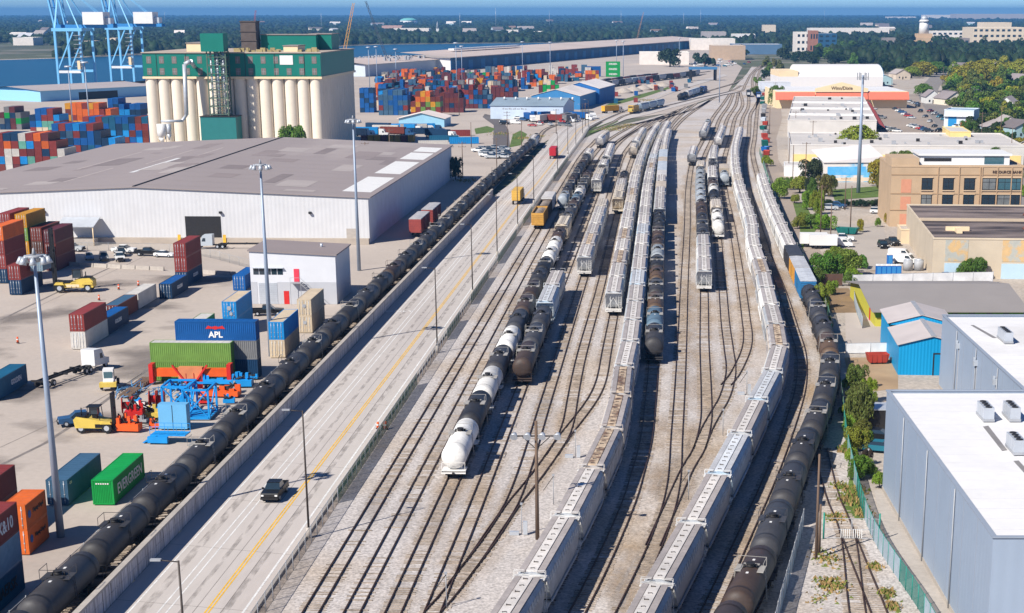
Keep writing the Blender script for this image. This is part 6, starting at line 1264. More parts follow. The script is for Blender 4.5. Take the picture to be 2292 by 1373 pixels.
# bright blue gabled shed
BB = alb((15,150,205))
M['bsheet'] = wavemat('bright_blue_sheet', BB, .5, 'X', .35, .5, .05); M['bsheety'] = wavemat('bright_blue_side', BB, .5, 'Y', .35, .5, .05)
M['galvroof'] = wavemat('galvanised_roof', alb((200,190,186)), .8, 'Y', .3, .6, .1)
t = thing('blue_shed', 'bright blue metal shed with a stepped pale roof', 'shed', (43.7, 255, -.1), -R(3))
q = MB(); q.prism([(0,0),(10.2,0),(10.2,4.7),(5.1,6.0),(0,4.7)], 0, .2); part('front_wall', q, M['bsheet'], t); [part('side_wall', MB().box(x,x+.2,.2,27,0,4.7), M['bsheety'], t) for x in (0, 10)]; q = MB(); q.prism([(.2,5.2),(10,5.2),(10,5.4),(5.1,6.7),(.2,5.4)], 14.5, 14.7); part('step_wall', q, M['bsheet'], t); q = MB(); q.prism([(0,0),(10.2,0),(10.2,5.4),(5.1,6.7),(0,5.4)], 26.8, 27); part('back_wall', q, M['bsheet'], t)
for (y0, y1, dz) in ((-.3, 14.5, 0), (14.3, 27.3, .75)):
    for s in (0, 1):
        a = -.3 if s == 0 else 10.5; q = MB(); V = [(a,y0,4.68+dz),(5.1,y0,6.05+dz),(5.1,y1,6.05+dz),(a,y1,4.68+dz)]; q.add(V + [(x,y,z+.12) for x,y,z in V], [(4,5,6,7),(0,1,5,4),(1,2,6,5),(2,3,7,6),(3,0,4,7),(3,2,1,0)]); part('roof_slope', q, M['galvroof'], t)
    q = MB(); q.box(4.75, 5.45, y0-.02, y1+.02, 6.12+dz, 6.24+dz); part('ridge_vent', q, M['grey'], t)
q = MB(); q.box(5.4, 9.9, -.08, -.0, 0, 3.3); part('roll_door', q, mat('blue_door', tuple(x*.9 for x in BB), .4, .03), t); q = MB(); q.box(5.2, 10.0, -.12, -.02, 3.3, 3.5); q.box(5.2,5.4,-.12,-.02,0,3.3); part('door_frame', q, M['dark'], t); q = MB(); q.box(7.2,7.9,-.3,0,4.0,4.2); part('wall_lamp', q, M['white'], t)
# green and yellow house with long grey roof
t = thing('painted_hall', 'long grey roofed hall painted yellow and green', 'building', (46.4, 296.5, -.1), 0.0)
q = MB(); q.box(0, 5.6, 0, .2, 0, 1.6); q.prismx([(.2,0),(33,0),(33,2.9),(16.6,4.9),(.2,2.9)], 0, .2); part('yellow_wall', q, mat('yellow_wall', alb((200,192,75)), .7, .05), t); q = MB(); q.box(0, 5.6, .0, .2, 1.6, 2.9); q.box(5.6, 26, 0, .2, 0, 2.9); part('green_wall', q, mat('lime_wall', alb((90,140,50)), .7, .06), t); q = MB(); q.box(25.8,26,.2,33,0,2.9); q.box(.2,25.8,32.8,33,0,2.9); part('rear_wall', q, M['cream'], t)
for s in (0, 1):
    V = [(-.8,-1.2,2.75),(27,-1.2,2.75),(27,16.6,4.95),(-.8,16.6,4.95)] if s == 0 else [(-.8,34.2,2.75),(27,34.2,2.75),(27,16.6,4.95),(-.8,16.6,4.95)]
    q = MB(); q.add(V + [(x,y,z+.15) for x,y,z in V], [(4,5,6,7),(0,1,5,4),(1,2,6,5),(2,3,7,6),(3,0,4,7),(3,2,1,0)]); part('roof_slope', q, mat('hall_roof', alb((150,144,141)), .8, .05, .2) if s == 0 else MATS['hall_roof'], t)
for x in (2.0, 14, 17, 20, 23): q = MB(); q.box(x-.5, x+.5, -.06, -.0, 1.6, 2.4); part('window', q, M['glass'], t)
q = MB(); q.box(-.06, 0, 6, 7.2, 0, 2.2); part('door', q, M['red'], t); q = MB(); q.box(4.3, 5.4, -.08, 0, 0, 1.5); part('door', q, M['red'], t)
# white panel fence, dumpsters, small yard things
M['linkw'] = alphamat('white_panel', (.72,.72,.72), .95)
fence('panel_fence', 'white panel fence behind the long grey roofed hall', gp((1908,641),(2060,637),(2222,634)), 2.3, 4.2, lambda k, p: M['linkw']); fence('panel_fence', 'white panel fence left of the blue shed', gp((1893,792),(2003,790)), 1.7, 3.2, lambda k, p: M['linkw']); fence('panel_fence', 'grey fence left of the yellow wall', gp((1908,643),(1914,690),(1930,735)), 2.0, 3.2, lambda k, p: M['linkb'])
fence('timber_fence', 'dark brown timber fence under the green shrubs', gp((1838,640),(1885,640)), 2.4, 2.2, lambda k, p: mat('fence_brown', (.10,.055,.04), .8, .2) if 'fence_brown' not in MATS else MATS['fence_brown'], M['wood'])
def dumpster(label, px, py, rz, m, L_=5.2, h=1.6):
    t = thing('dumpster', label, 'dumpster', at(px, py), rz); q = MB(); V = [(-L_/2*.8,-1.1,.2),(L_/2*.8,-1.1,.2),(L_/2*.8,1.1,.2),(-L_/2*.8,1.1,.2),(-L_/2,-1.2,h),(L_/2,-1.2,h),(L_/2,1.2,h),(-L_/2,1.2,h)]
    q.add(V, [(3,2,1,0),(0,1,5,4),(1,2,6,5),(2,3,7,6),(3,0,4,7)]); W2 = [(x*.94,y*.92,z) for x,y,z in V[4:]] ; q.add(W2 + [(x*.7,y*.8,.4) for x,y,z in W2], [(0,4,5,1),(1,5,6,2),(2,6,7,3),(3,7,4,0),(4,7,6,5)]); q.add(V[4:] + W2, [(0,1,5,4),(1,2,6,5),(2,3,7,6),(3,0,4,7)]); part('bin', q, m, t)
    q = MB(); [q.box(x-.06, x+.06, -1.24, -1.16, .3, h) for x in (-L_*.35, -L_*.12, L_*.12, L_*.35)]; part('rib', q, m, t); q = MB(); [q.box(x-.15, x+.15, -1, 1, 0, .2) for x in (-L_*.3, L_*.3)]; part('skid', q, M['dark'], t)
dumpster('open red skip on the bare yard left of the blue shed', 1963, 812, R(5), mat('skip_red', alb((175,65,50)), .6, .2), 3.4, 1.5); dumpster('green open dumpster in the car park', 1897, 524, -R(25), mat('skip_green', alb((20,100,95)), .5, .15), 5.5)
def toilet(label, px, py, m='portable_blue'):
    t = thing('portable_toilet', label, 'portable toilet', at(px, py), R(5), 'portable toilets'); q = MB(); q.box(-.55, .55, -.55, .55, .1, 2.1); part('cabin', q, MATS['portable_blue'], t); q = MB(); q.prism([(-.58,2.1),(-.4,2.35),(.4,2.35),(.58,2.1)], -.58, .58); part('roof', q, M['white'], t); q = MB(); q.box(-.4, .4, -.58, -.55, .2, 1.9); part('door', q, MATS['portable_door'], t)
mat('portable_blue', alb((25,105,185)), .5, .08); mat('portable_door', alb((60,140,205)), .5, .06)
toilet('single blue portable toilet beside the white vans', 1991, 592); [toilet(f'blue portable toilet, {ordn(i+1)} from left in the row behind the white fence', 1966 + 11*i, 617) for i in range(5)]
for i, (px, py) in enumerate(((2032,605),(2056,605))):
    t = thing('water_tank', ['left grey storage tank beside the tan warehouse', 'right grey storage tank beside the tan warehouse'][i], 'storage tank', at(px, py)); q = MB(); q.cyl((0,0,0), (0,0,2.2), 1.05, n=16); part('shell', q, M['grey'], t); q = MB(); q.cyl((0,0,2.2), (0,0,2.45), 1.05, .3, 16); part('lid', q, M['lgrey'], t)
# tan warehouse with dark patched roof
def tan_extra(t):
    for x0, x1 in ((2.5, 7.2), (14.2, 20.2)): q = MB(); q.box(x0, x1, -.06, 0, 3.6, 8.0); part('glazed_panel', q, mat('mottled_panel', alb((190,190,180)), .4, .15, .5, second=alb((215,180,130)), ssc=.5, sthr=(.45,.55)) if 'mottled_panel' not in MATS else MATS['mottled_panel'], t); q = MB(); q.box(x0, x1, -.07, 0, 0, 3.2); part('roll_door', q, mat('pale_blue_door', alb((190,215,230)), .5, .05) if 'pale_blue_door' not in MATS else MATS['pale_blue_door'], t)
    for k in range(6): q = MB(); x, y = 21 + (k % 3) * 1.6 + (k // 3) * 4, 12 + (k % 3) * -4 + (k // 3) * 26; q.cyl((x,y,8.1), (x,y,8.9), .8, n=10); q.cyl((x,y,8.9), (x,y,9.4), 1.3, 1.0, 10, 1); part('roof_fan', q, [M['white'], mat('fan_rust', alb((120,75,60)), .8, .2) if 'fan_rust' not in MATS else MATS['fan_rust']], t)
    q = MB(); q.box(0, 40, 32, 33.2, 8.1, 8.7); part('fire_wall', q, mat('tan_wall', alb((205,185,160)), .8, .08), t); q = MB(); q.box(4, 9, 14, 15, 8.1, 9); q.box(5.8,7,9.5,14,8.1,8.9); part('roof_unit', q, M['cream'], t)
flat('tan_warehouse', 'tan warehouse with a dark stained flat roof', 'warehouse', G(2085, 622), -R(4.6), 42, 64, 8.1, alb((208,192,168)), alb((110,98,95)), .35, tan_extra)
tw = [o for o in bpy.data.objects if o.name.startswith('tan_warehouse')][0]
for ch in tw.children:
    if ch.name.startswith('roof') and 'unit' not in ch.name and 'fan' not in ch.name: ch.data = ch.data.copy(); ch.data.materials.clear(); ch.data.materials.append(mat('stained_roof', alb((138,124,118)), .9, .25, .12, stretch=(.35,1.2,1), second=alb((74,66,66)), ssc=.16, sthr=(.44,.6), fine=.15, fsc=1.0))
# brick bank building
def brick_extra(t):
    W_ = 33.5; H_ = 15.2
    ob_ = MB(); ob_.box(-.1, 6.9, -.05, 14, H_+.5, 17.4); part('corner_tower', ob_, M['oc'], t, alb((200,172,140)))
    fm = MB().box(-.1,.1,-.1,.05,0,3.8).mesh('mullion', M['dark'])
    for r in range(4):
        for k, (x, w_) in enumerate(((9.2,2.4),(14.6,2.4),(20.0,2.4),(25.0,3.2),(29.0,3.2),(31.9,2.2))):
            z0 = H_ - 5.6 - r*4.2
            if z0 < .2: continue
            q = MB(); q.box(x-w_/2-.2, x+w_/2+.2, -.06, 0, z0-.2, z0+2.9); i_ = part('window', q, M['dark'], t); q = MB(); q.box(x-w_/2, x+w_/2, -.1, -.06, z0, z0+2.7); part('pane', q, M['greyglass'] if (r == 0 and k > 3) else M[('glass','blindglass','glass','glass')[(r*5+k*3) % 4]], i_); q = MB(); q.box(x-w_/2-.3, x+w_/2+.3, -.28, 0, z0-.4, z0-.2); q.box(x-w_/2-.3, x+w_/2+.3, -.24, 0, z0+2.9, z0+3.1); part('sill', q, M['oc'], i_, alb((214,188,156))); q = MB(); q.box(x-.05, x+.05, -.13, -.1, z0, z0+2.7); q.box(x-w_/2, x+w_/2, -.13, -.1, z0+1.8, z0+1.9); part('muntin', q, M['dark'], i_)
    for z in (H_-6.8, H_-2.0, H_-11): q = MB(); q.box(-.05, W_+.05, -.12, 0, z, z+.18); part('string_course', q, M['oc'], t, alb((180,150,118)))
    for x in (11.9, 17.3, 22.6, 23.1, 27.0, 30.6, 33.2): q = MB(); q.box(x-.12, x+.12, -.2, 0, 0, H_); part('pilaster', q, M['oc'], t, alb((188,158,126)))
    for z in (6.0, 1.6, 10.4): q = MB(); q.box(2.6, 5.2, -.05, 0, z-1.7, z+1.7); part('brick_panel', q, mat('pink_brick', alb((215,150,120)), .8, .08, 1) if 'pink_brick' not in MATS else MATS['pink_brick'], t)
    q = MB(); q.box(8, 31, 6, 20, H_, H_+2.4); q.box(7.5, 31.5, 5.5, 20.5, H_+2.4, H_+2.9); part('penthouse', q, M['white'], t); q = MB(); q.box(24.5, 29.5, 5.9, 6, H_+.3, H_+2.2); part('penthouse_glass', q, M['greyglass'], t); q = MB(); q.box(9, 16, 5.9, 6, H_+1.0, H_+1.8); part('louvre', q, M['dark'], t)
    put_text(t, 'RESOURCE BANK', .95, mat('sign_brown', (.07,.04,.03), .6), (29.4, -.15, H_-1.2), '-y', bold=.02)
flat('brick_building', 'tan brick bank building with tall windows', 'building', G(1990, 507), -R(2), 33.5, 26, 15.2, alb((196,168,136)), alb((170,165,160)), .5, brick_extra)
# mural building
g = G(1843, 408); t = thing('mural_building', 'low building with a blue beach mural wall', 'building', (g.x, g.y, -.1), R(4)); q = MB(); q.box(0, 19, 0, .3, 0, 6.5); part('mural_wall', q, None or mat('mural', alb((120,200,240)), .8, .06, .15, second=alb((235,228,220)), ssc=.16, sthr=(.47,.56)), t)
q = MB(); q.box(1.2, 13.8, -.04, -.01, 2.3, 5.0); part('painted_sea', q, mat('mural_sea', alb((95,185,240)), .8, .08, .3, second=alb((140,205,240)), ssc=.2), t); q = MB(); q.box(1.0, 18, -.045, -.012, .3, 1.5); part('painted_sand', q, mat('mural_sand', alb((235,215,190)), .8, .08, .4), t)
q = MB(); q.add([(-.4,-.4,6.5),(19.4,-.4,8.2),(19.4,22,10.5),(-.4,22,8.8)], [(0,1,2,3)]); q.add([(-.4,-.4,6.3),(19.4,-.4,6.3),(19.4,-.4,8.2),(-.4,-.4,6.5)], [(0,1,2,3)]); part('roof', q, mat('mural_roof', alb((235,228,225)), .7, .06, .1), t); q = MB(); q.box(0,19,.3,21.5,0,6.3); part('rear_wall', q, M['white'], t)
# strip mall with white roofs
WR = alb((208,202,196)); YW = alb((245,212,140))
def strip_extra(t):
    q = MB(); q.box(1, 83, -.12, 0, 0, 3.4); part('yellow_base', q, M['oc'], t, YW)
    rq = random.Random(8)
    for k in range(26): x, y = rq.uniform(3, 70), rq.uniform(4, 60); q = MB(); s_ = rq.uniform(.6, 1.6); q.box(x, x+s_, y, y+s_, 6.6, 6.6+s_*.8); part('roof_unit', q, M['grey'] if k % 3 else M['dark'], t)
flat('strip_mall', 'wide yellow strip mall with a white flat roof', 'shops', G(1768, 366), -R(5), 84, 66, 6.5, alb((214,209,203)), WR, .5, strip_extra); g = G(2123, 344); flat('corner_block', 'taller yellow corner block at the end of the strip mall', 'shops', (g.x, g.y-1), -R(5), 8, 30, 8.3, YW, WR, .3)
def stripb_extra(t):
    rq = random.Random(9)
    for k in range(34): x, y = rq.uniform(2, 36), rq.uniform(4, 205); q = MB(); s_ = rq.uniform(.8, 2.0); q.box(x, x+s_, y, y+s_, 7.1, 7.1+s_*.7); part('roof_unit', q, M['grey'] if k % 3 else M['dark'], t)
    q = MB(); V = [(39.2,0,6.4),(43,0,4.0),(43,215,4.0),(39.2,215,6.4)]; q.add(V, [(0,1,2,3)]); part('red_awning', q, mat('red_tile', alb((215,95,75)), .7, .08) if 'red_tile' not in MATS else MATS['red_tile'], t)
    [part('roof_step', MB().box(0, 39, y, y+.5, 7.05, 7.9), M['white'], t) for y in (40, 92, 150)]
flat('strip_mall', 'long white roofed shop wing running back to the supermarket', 'shops', G(1762, 306, 0), -R(6.6), 39, 218, 7.0, alb((214,209,203)), WR, .4, stripb_extra)
g = G(1755, 395); flat('loading_annex', 'small white lean-to annex at the end of the strip mall', 'annex', g, -R(5), 6, 14, 3.6, alb((240,238,235)), WR, .2)
# supermarket
g = G(1738, 243); t = thing('supermarket', 'cream supermarket with a coral awning and arched entrance', 'supermarket', (g.x, g.y, -.1), R(1)); CR = mat('supermarket_cream', alb((250,225,180)), .8, .04, .1); CO = mat('coral_awning', alb((228,120,95)), .7, .05)
q = MB(); q.box(0, 75, 1, 66, 0, 9.5); part('hall', q, CR, t); q = MB(); q.box(.5, 74.5, 1.5, 65.5, 9.5, 9.6); part('roof', q, M['wroof'], t)
q = MB(); q.prism([(22,9.2),(52,9.2),(52,11.2),(37,14.6),(22,11.2)], -1.2, 1.0); part('gable_front', q, CR, t)
for x0, x1, z in ((-1,21.8,5.4),(22.2,51.8,5.6),(52.2,75.5,5.4)): q = MB(); q.add([(x0,-3.2,z),(x1,-3.2,z),(x1,-.2,z+3.8),(x0,-.2,z+3.8)], [(0,1,2,3)]); q.box(x0,x1,-3.2,-3.0,z-.5,z); part('awning', q, CO, t)
for x in (34.5, 41, 47.5):
    q = MB(); pts = [(x-2.4,0),(x+2.4,0),(x+2.4,3.0)] + [(x+2.4*math.cos(a*math.pi/8), 3.0+2.0*math.sin(a*math.pi/8)) for a in range(1, 8)] + [(x-2.4,3.0)]; q.prism(pts, .9, .97); part('arched_window', q, M['glass'], t)
put_text(t, "Winn/Dixie", 2.6, mat('sign_dark', (.10,.05,.03), .6), (37, -1.3, 11.3), '-y', bold=.04)
g = G(1743, 197); t = thing('arched_warehouse', 'white barrel roofed warehouse behind the supermarket', 'warehouse', (g.x, g.y, -.1), R(2)); q = MB(); q.box(0, 76, 0, 50, 0, 8.0); part('wall', q, mat('white_shed_wall', alb((232,228,226)), .7, .04, .05), t)
q = MB(); pr = [(0,8.0)] + [(25-25*math.cos(a*math.pi/12), 8.0+8.0*math.sin(a*math.pi/12)) for a in range(1, 12)] + [(50,8.0)]; q.prismx(pr, 14, 76); part('roof_vault', q, mat('vault_white', alb((238,235,233)), .6, .03, .05), t); q = MB(); q.box(0, 14, 0, 50, 8.0, 12); part('end_block', q, M['cream'], t)
q = MB(); q.prismx(pr, 76, 76.4); part('end_wall', q, mat('vault_end', alb((120,160,190)), .6, .05), t)
g = G(1705, 205); flat('service_building', 'low pale service building left of the barrel roofed warehouse', 'building', g, R(2), 20, 22, 6, alb((215,220,228)), alb((225,222,220)), .2)
# ------------------------------------------------------------------ streets, lots and lawns
sheet('supermarket_lot', gp((1880,300),(2110,300),(2140,250),(2075,205),(1880,238)), -.02, M['lot']); P_ = Path(gp((2330,520),(2262,420),(2180,330),(2120,270),(2085,225),(2078,200),(2095,180),(2110,160)), 8)
def offs(P, w_): return lambda q: P.at(P.L*q) + Vector((P.dirn(P.L*q).y, -P.dirn(P.L*q).x, 0)) * w_
struct('avenue', strip(offs(P_, -7), offs(P_, 7), -.012, n=60), mat('avenue_asphalt', (.24,.215,.195), .9, .1, .05)); sheet('car_park', gp((1838,500),(1975,500),(1980,520),(2005,600),(1900,610),(1880,560),(1850,530)), -.03, mat('car_park', (.40,.355,.31), .9, .1, .08)); sheet('lawn', gp((1860,425),(1985,415),(1985,440),(1868,448)), -.03, M['grass']); sheet('yard_grass', gp((1795,560),(1830,510),(1802,455),(1775,455),(1790,510)), -.035, M['grass']); sheet('bare_yard', gp((1890,800),(2010,800),(2010,870),(1905,880)), -.04, mat('bare_soil', (.36,.25,.15), .95, .2, .2)); sheet('spur_grass', gp((1885,1130),(1905,1060),(1915,1100),(1940,1150),(1930,1165),(1895,1150)), .012, M['grass']); sheet('lot_pavement', gp((1892,700),(2000,700),(2005,800),(1893,790)), -.035, mat('lot_pale', (.46,.40,.35), .9, .1, .1)); sheet('brown_garden', gp((1838,645),(1900,645),(1925,700),(1860,700)), -.038, mat('garden_soil', (.24,.16,.09), .95, .2, .3)); sheet('building_strip', [(27.6,120),(31.4,120),(31.4,190),(30.4,190),(29.0,172)], -.045, M['conc'])
sheet('neighbourhood_ground', gp((2120,225),(2150,262),(2230,345),(2330,480),(2330,110),(1985,110),(1985,150),(2100,175)), -.05, mat('garden_ground', (.12,.13,.05), .95, .35, .05, second=(.30,.25,.18), ssc=.04, sthr=(.52,.62)))
jr = random.Random(61)
for i in range(16):
    py = 205 + i * 9.5; px = 1708 + (py - 205) * .035 + jr.uniform(-3, 3); cl = jr.choice(['skip_red', 'skip_green', 'grey_steel', 'portable_blue', 'pale_shed', 'dark_steel']); dumpster(f'bin or skip, {ordn(i+1)} from the far end along the eastern fence', px, py, R(80 + jr.uniform(-15, 15)), MATS[cl], jr.uniform(4, 7), jr.uniform(1.5, 2.6))
# ------------------------------------------------------------------ parked cars on the right
rc = random.Random(21); k_ = 0
CW = ['white','silver','white','dark','blue','grey','white','teal','black','silver','red']
def lot(n, px0, py0, px1, py1, desc, rz, jit=0.0):
    for i in range(n):
        f = i / max(1, n-1); c = rc.choice(CW); kd = rc.choice(['sedan','suv','sedan','pickup'] if n > 4 else ['sedan','suv'])
        car(kd, px0 + (px1-px0)*f + rc.uniform(-jit, jit), py0 + (py1-py0)*f + rc.uniform(-jit, jit)*.3, rz + R(rc.uniform(-6, 6)), c, f'{c} {VN[kd]}, {ordn(i+1)} from left, {desc}', 'cars parked east of the yard')
lot(6, 1918, 238, 1955, 246, 'by the supermarket entrance', R(60)); lot(6, 1935, 250, 1972, 266, 'second bay of the supermarket lot', R(60)); lot(8, 1992, 238, 2040, 266, 'right bay of the supermarket lot', R(60)); lot(8, 1958, 286, 2008, 296, 'front bay of the supermarket lot', R(55)); lot(6, 2040, 284, 2078, 296, 'right front bay of the supermarket lot', R(55)); lot(5, 2018, 225, 2052, 236, 'along the top of the avenue', -R(30), 2); lot(6, 2052, 240, 2100, 296, 'driving down the avenue', -R(32), 2); lot(7, 2084, 252, 2140, 286, 'parked beside the blue shop', -R(35), 2)
car('suv', 1858, 470, R(80), 'silver', 'silver car in the bank car park'); car('pickup', 1872, 466, R(75), 'blue', 'blue pickup in the bank car park'); car('suv', 1966, 478, R(80), 'white', 'white car beside the brick building'); car('van', 1882, 553, R(85), 'white', 'white van right of the white box trailers'); car('pickup', 1885, 540, R(85), 'white', 'white pickup beside the green dumpster'); car('suv', 1976, 555, R(3), 'black', 'black car in the middle of the car park'); car('van', 2015, 578, R(70), 'white', 'large white van by the tan wall'); car('van', 2025, 590, R(60), 'white', 'second white van by the tan wall'); car('pickup', 1998, 548, R(10), 'dark', 'dark pickup parked against the tan annex'); car('sedan', 2118, 626, R(10), 'blue', 'blue car before the white roll door'); car('sedan', 1966, 984, R(70), 'black', 'black car between shrubs and the grey building'); car('sedan', 1972, 1012, R(70), 'teal', 'pale blue car between shrubs and the grey building'); car('sedan', 2286, 380, -R(35), 'white', 'white car on the avenue at the right edge')
for i, (px, py) in enumerate(((1820,552),(1842,556))):
    t = thing('box_trailer', ['left white box trailer in the car park','right white box trailer in the car park'][i], 'trailer', at(px, py), R(88)); q = MB(); q.box(-1.25, 1.25, -3.2, 3.2, .8, 3.2); part('box', q, M['white'], t); q = MB(); q.box(-.4,.4,-4.4,3.2,.6,.8); part('frame', q, M['dark'], t); q = MB(); [q.cyl((s*1.0,y,.4), (s*1.25,y,.4), .4, n=10) for s in (-1,1) for y in (.8,1.8)]; part('wheels', q, M['rubber'], t)
flat('tan_annex', 'small tan annex in front of the tan warehouse wall', 'annex', G(2015, 545), -R(4), 6.5, 9, 3.2, alb((222,200,168)), alb((190,180,170)), .3); t = thing('site_cabin', 'dark grey site cabin between the shrubs and grey building', 'cabin', at(1969, 965)); q = MB(); q.box(-1.5, 1.8, 0, 4, .2, 2.8); part('cabin', q, M['dark'], t); q = MB(); q.box(-1.6, 1.9, -.1, 4.1, 2.8, 2.95); part('roof', q, M['lgrey'], t)
# ------------------------------------------------------------------ houses beyond the avenue
hr = random.Random(31)
def house(label, px, py, W_, D_, e, r, wc, rc_, rz):
    def ex(t):
        winrow(t, [W_*.25, W_*.7], 1.0, 2.2, 1.0); doorbox(t, W_*.45, W_*.45+.9, 2.1, 'dark')
    return shed('house', label, 'house', G(px, py), rz, W_, D_, e, r, 'y', wc, rc_, .5, extra=ex)
HW = [alb((235,225,205)), alb((225,225,222)), alb((190,205,215)), alb((215,200,180)), alb((170,200,205))]; HR_ = [alb((150,140,140)), alb((120,112,112)), alb((175,165,160)), alb((140,115,100)), alb((190,190,195))]
HL = [(2072,232,'cream gabled house behind the avenue'),(2098,226,'second cream gabled house right of the first'),(2118,236,'dark roofed house before the blue shop'),(2150,222,'house with grey roof under the trees'),(2230,252,'house with tan roof among right trees'),(2045,165,'white house behind the barrel roofed warehouse'),(2062,152,'grey roofed house left of the round yellow trees'),(2150,160,'long roof house between yellow trees'),(2180,150,'white gabled house near the round trees'),(2222,158,'pale house at right behind the yellow trees'),(2255,165,'blue gabled house behind right yellow tree'),(2280,190,'cream house at the right edge'),(2285,230,'white house at the right edge lower'),(2285,350,'white porch house at the right edge by avenue'),(2235,300,'grey roofed house behind the power lines'),(2205,305,'wide grey roof house beside the avenue'),(2270,310,'brown roofed house at the far right'),(1960,190,'pale house behind the white warehouse'),(2005,178,'small house with grey roof near supermarket sign'),(2120,140,'house under dark oaks'),(1880,118,'pale roof house left of the oaks'),(2240,120,'steep tan roofed house among oaks')]
for i, (px, py, lb) in enumerate(HL): house(lb, px, py, hr.uniform(9, 13), hr.uniform(13, 20), hr.uniform(3.4, 5.5), hr.uniform(6.2, 8.5), hr.choice(HW), hr.choice(HR_), R(hr.uniform(-30, 30)))
def bs_ex(t): doorbox(t, 2, 6, 5, mat('shop_blue', alb((40,140,200)), .5, .05)); doorbox(t, 8, 11, 3, 'red'); q = MB(); q.box(0, 14, -1.2, 0, 5.2, 5.5); part('canopy', q, M['white'], t)
flat('corner_shop', 'blue and white corner shop beside the avenue', 'shop', G(2112, 285), -R(20), 14, 18, 8, alb((215,225,232)), alb((120,150,175)), .4, bs_ex)
# ------------------------------------------------------------------ distant buildings
def far_flat(label, px0, px1, py, h, wc, rc_=None, depth=40, rz=0.0, win=0, nm='far_building'):
    a, b = G(px0, py), G(px1, py)
    def ex(t):
        W_ = (b - a).length
        for r in range(win):
            n_ = max(3, int(W_/9)); winrow(t, [W_*(k+.5)/n_ for k in range(n_)], h*(r+.35)/max(1,win), h*(r+.75)/max(1,win), W_/n_*.55, -.1)
    return flat(nm, label, 'building', a, math.atan2(b.y-a.y, b.x-a.x), (b-a).length, depth, h, wc, rc_ or alb((205,200,195)), .6, ex)
PW = alb((238,228,218)); LBE = alb((228,210,185))
far_flat('white long hall with a lettered front at the far throat', 1546, 1645, 112, 15, PW, None, 60); far_flat('tan brick hall behind the far car park', 1592, 1668, 134, 15, alb((190,165,140)), None, 50); far_flat('long white roofed hall right of the tan hall', 1640, 1750, 122, 12, alb((90,120,150)), PW, 60); far_flat('white sloping hall left of the far trees', 1432, 1542, 145, 12, PW, PW, 40)
far_flat('cream cube building on the skyline', 1708, 1736, 82, 24, LBE, None, 40); far_flat('cream four storey block with a brick stair tower', 1782, 1812, 118, 26, PW, None, 50, win=3); far_flat('brown brick stair tower of the cream block', 1812, 1830, 122, 29, alb((165,115,95)), None, 30, win=2); far_flat('blue glazed block right of the brick tower', 1830, 1872, 118, 24, alb((45,90,125)), PW, 60, win=4)
far_flat('pale long low range behind the oaks', 1812, 1990, 80, 16, PW, PW, 60); far_flat('pale depot with strip windows on the right skyline', 2085, 2180, 92, 17, PW, PW, 90, win=2); far_flat('tall cream terminal block at the right edge', 2176, 2300, 100, 27, LBE, PW, 90, win=3); far_flat('cream penthouse on the terminal block skyline', 2200, 2262, 92, 33, LBE, PW, 60); far_flat('distant white hangars on the right horizon', 2068, 2140, 44, 30, PW, PW, 120); far_flat('very long pale hangar roof on the horizon', 2140, 2300, 46, 38, alb((190,180,175)), alb((190,180,175)), 200); far_flat('distant white strip building on the horizon', 1985, 2050, 44, 18, PW, PW, 80); far_flat('grey roofed range below the tower', 1985, 2170, 104, 12, alb((150,140,135)), alb((150,142,140)), 60, win=1)
far_flat('broken grey halls left of the cream cube', 1572, 1625, 96, 18, alb((180,170,165)), None, 60); far_flat('pale roof hall in the far trees', 1640, 1690, 92, 12, PW, PW, 50); far_flat('white warehouses on the far bank left', 880, 960, 78, 14, PW, PW, 60); far_flat('pink roofed block on the far bank', 855, 900, 72, 16, alb((205,165,150)), alb((200,150,130)), 60); far_flat('white sheds on the far bank behind the cranes', 30, 75, 102, 12, PW, PW, 50); far_flat('cream house on the far bank between the cranes', 238, 260, 108, 14, LBE, PW, 30); far_flat('cream building on the far bank right of left crane', 190, 212, 112, 12, LBE, PW, 30); far_flat('low white shed on the far bank middle', 1130, 1160, 80, 12, PW, PW, 40); far_flat('white barn on the far bank centre right', 1195, 1215, 84, 12, PW, PW, 40)
fh = random.Random(71); fspots = []
for i in range(46):
    px = fh.uniform(20, 2260); py = fh.uniform(50, 98)
    if (130 < px < 720) and py > 60 and i % 3: continue
    if px > 1500 and py > 84: continue
    g = G(px, py)
    if -460 < g.x < 1000 and 2300 < g.y < 3500: continue
    W_ = fh.uniform(14, 46); fspots.append((g, W_ * .6 + 8)); shed('distant_house', f'tiny pale building, {ordn(len(fspots))} of those scattered in the far trees', 'building', g, R(fh.uniform(-30, 30)), W_, fh.uniform(12, 26), fh.uniform(9, 14), fh.uniform(15, 19), 'x', fh.choice(HW), fh.choice(HR_ + [PW]), .5)['group'] = 'buildings scattered in far trees'
g = G(2066, 105); t = thing('stone_tower', 'stepped cream stone tower with a domed top on the right skyline', 'tower', (g.x, g.y, 0)); q = MB()
for a_, b_, z0, z1 in ((17,17,0,14),(12,12,14,20)): q.box(-a_, a_, -b_, b_, z0, z1)
part('base', q, mat('stone_cream', alb((205,175,140)), .8, .08, .1), t); q = MB(); q.cyl((0,0,20), (0,0,38), 8, 7, 12); q.cyl((0,0,38), (0,0,41), 9, 6, 12); part('drum', q, M['white'], t); part('dome', MB().lathe([(0,6),(3,5.2),(5.5,3),(6.5,.6)], (0,0,41), 'Z', 12), M['lgrey'], t)
g = G(980, 82); t = thing('church', 'white church with a spire on the far bank', 'church', (g.x, g.y, 0)); part('nave', MB().prism([(-7,0),(7,0),(7,8),(0,12),(-7,8)], 0, 30), M['white'], t); q = MB(); q.box(-3,3,-5,0,0,17); part('tower', q, M['white'], t); part('spire', MB().cyl((0,-2.5,17), (0,-2.5,33), 3.3, .2, 6), M['lgrey'], t)
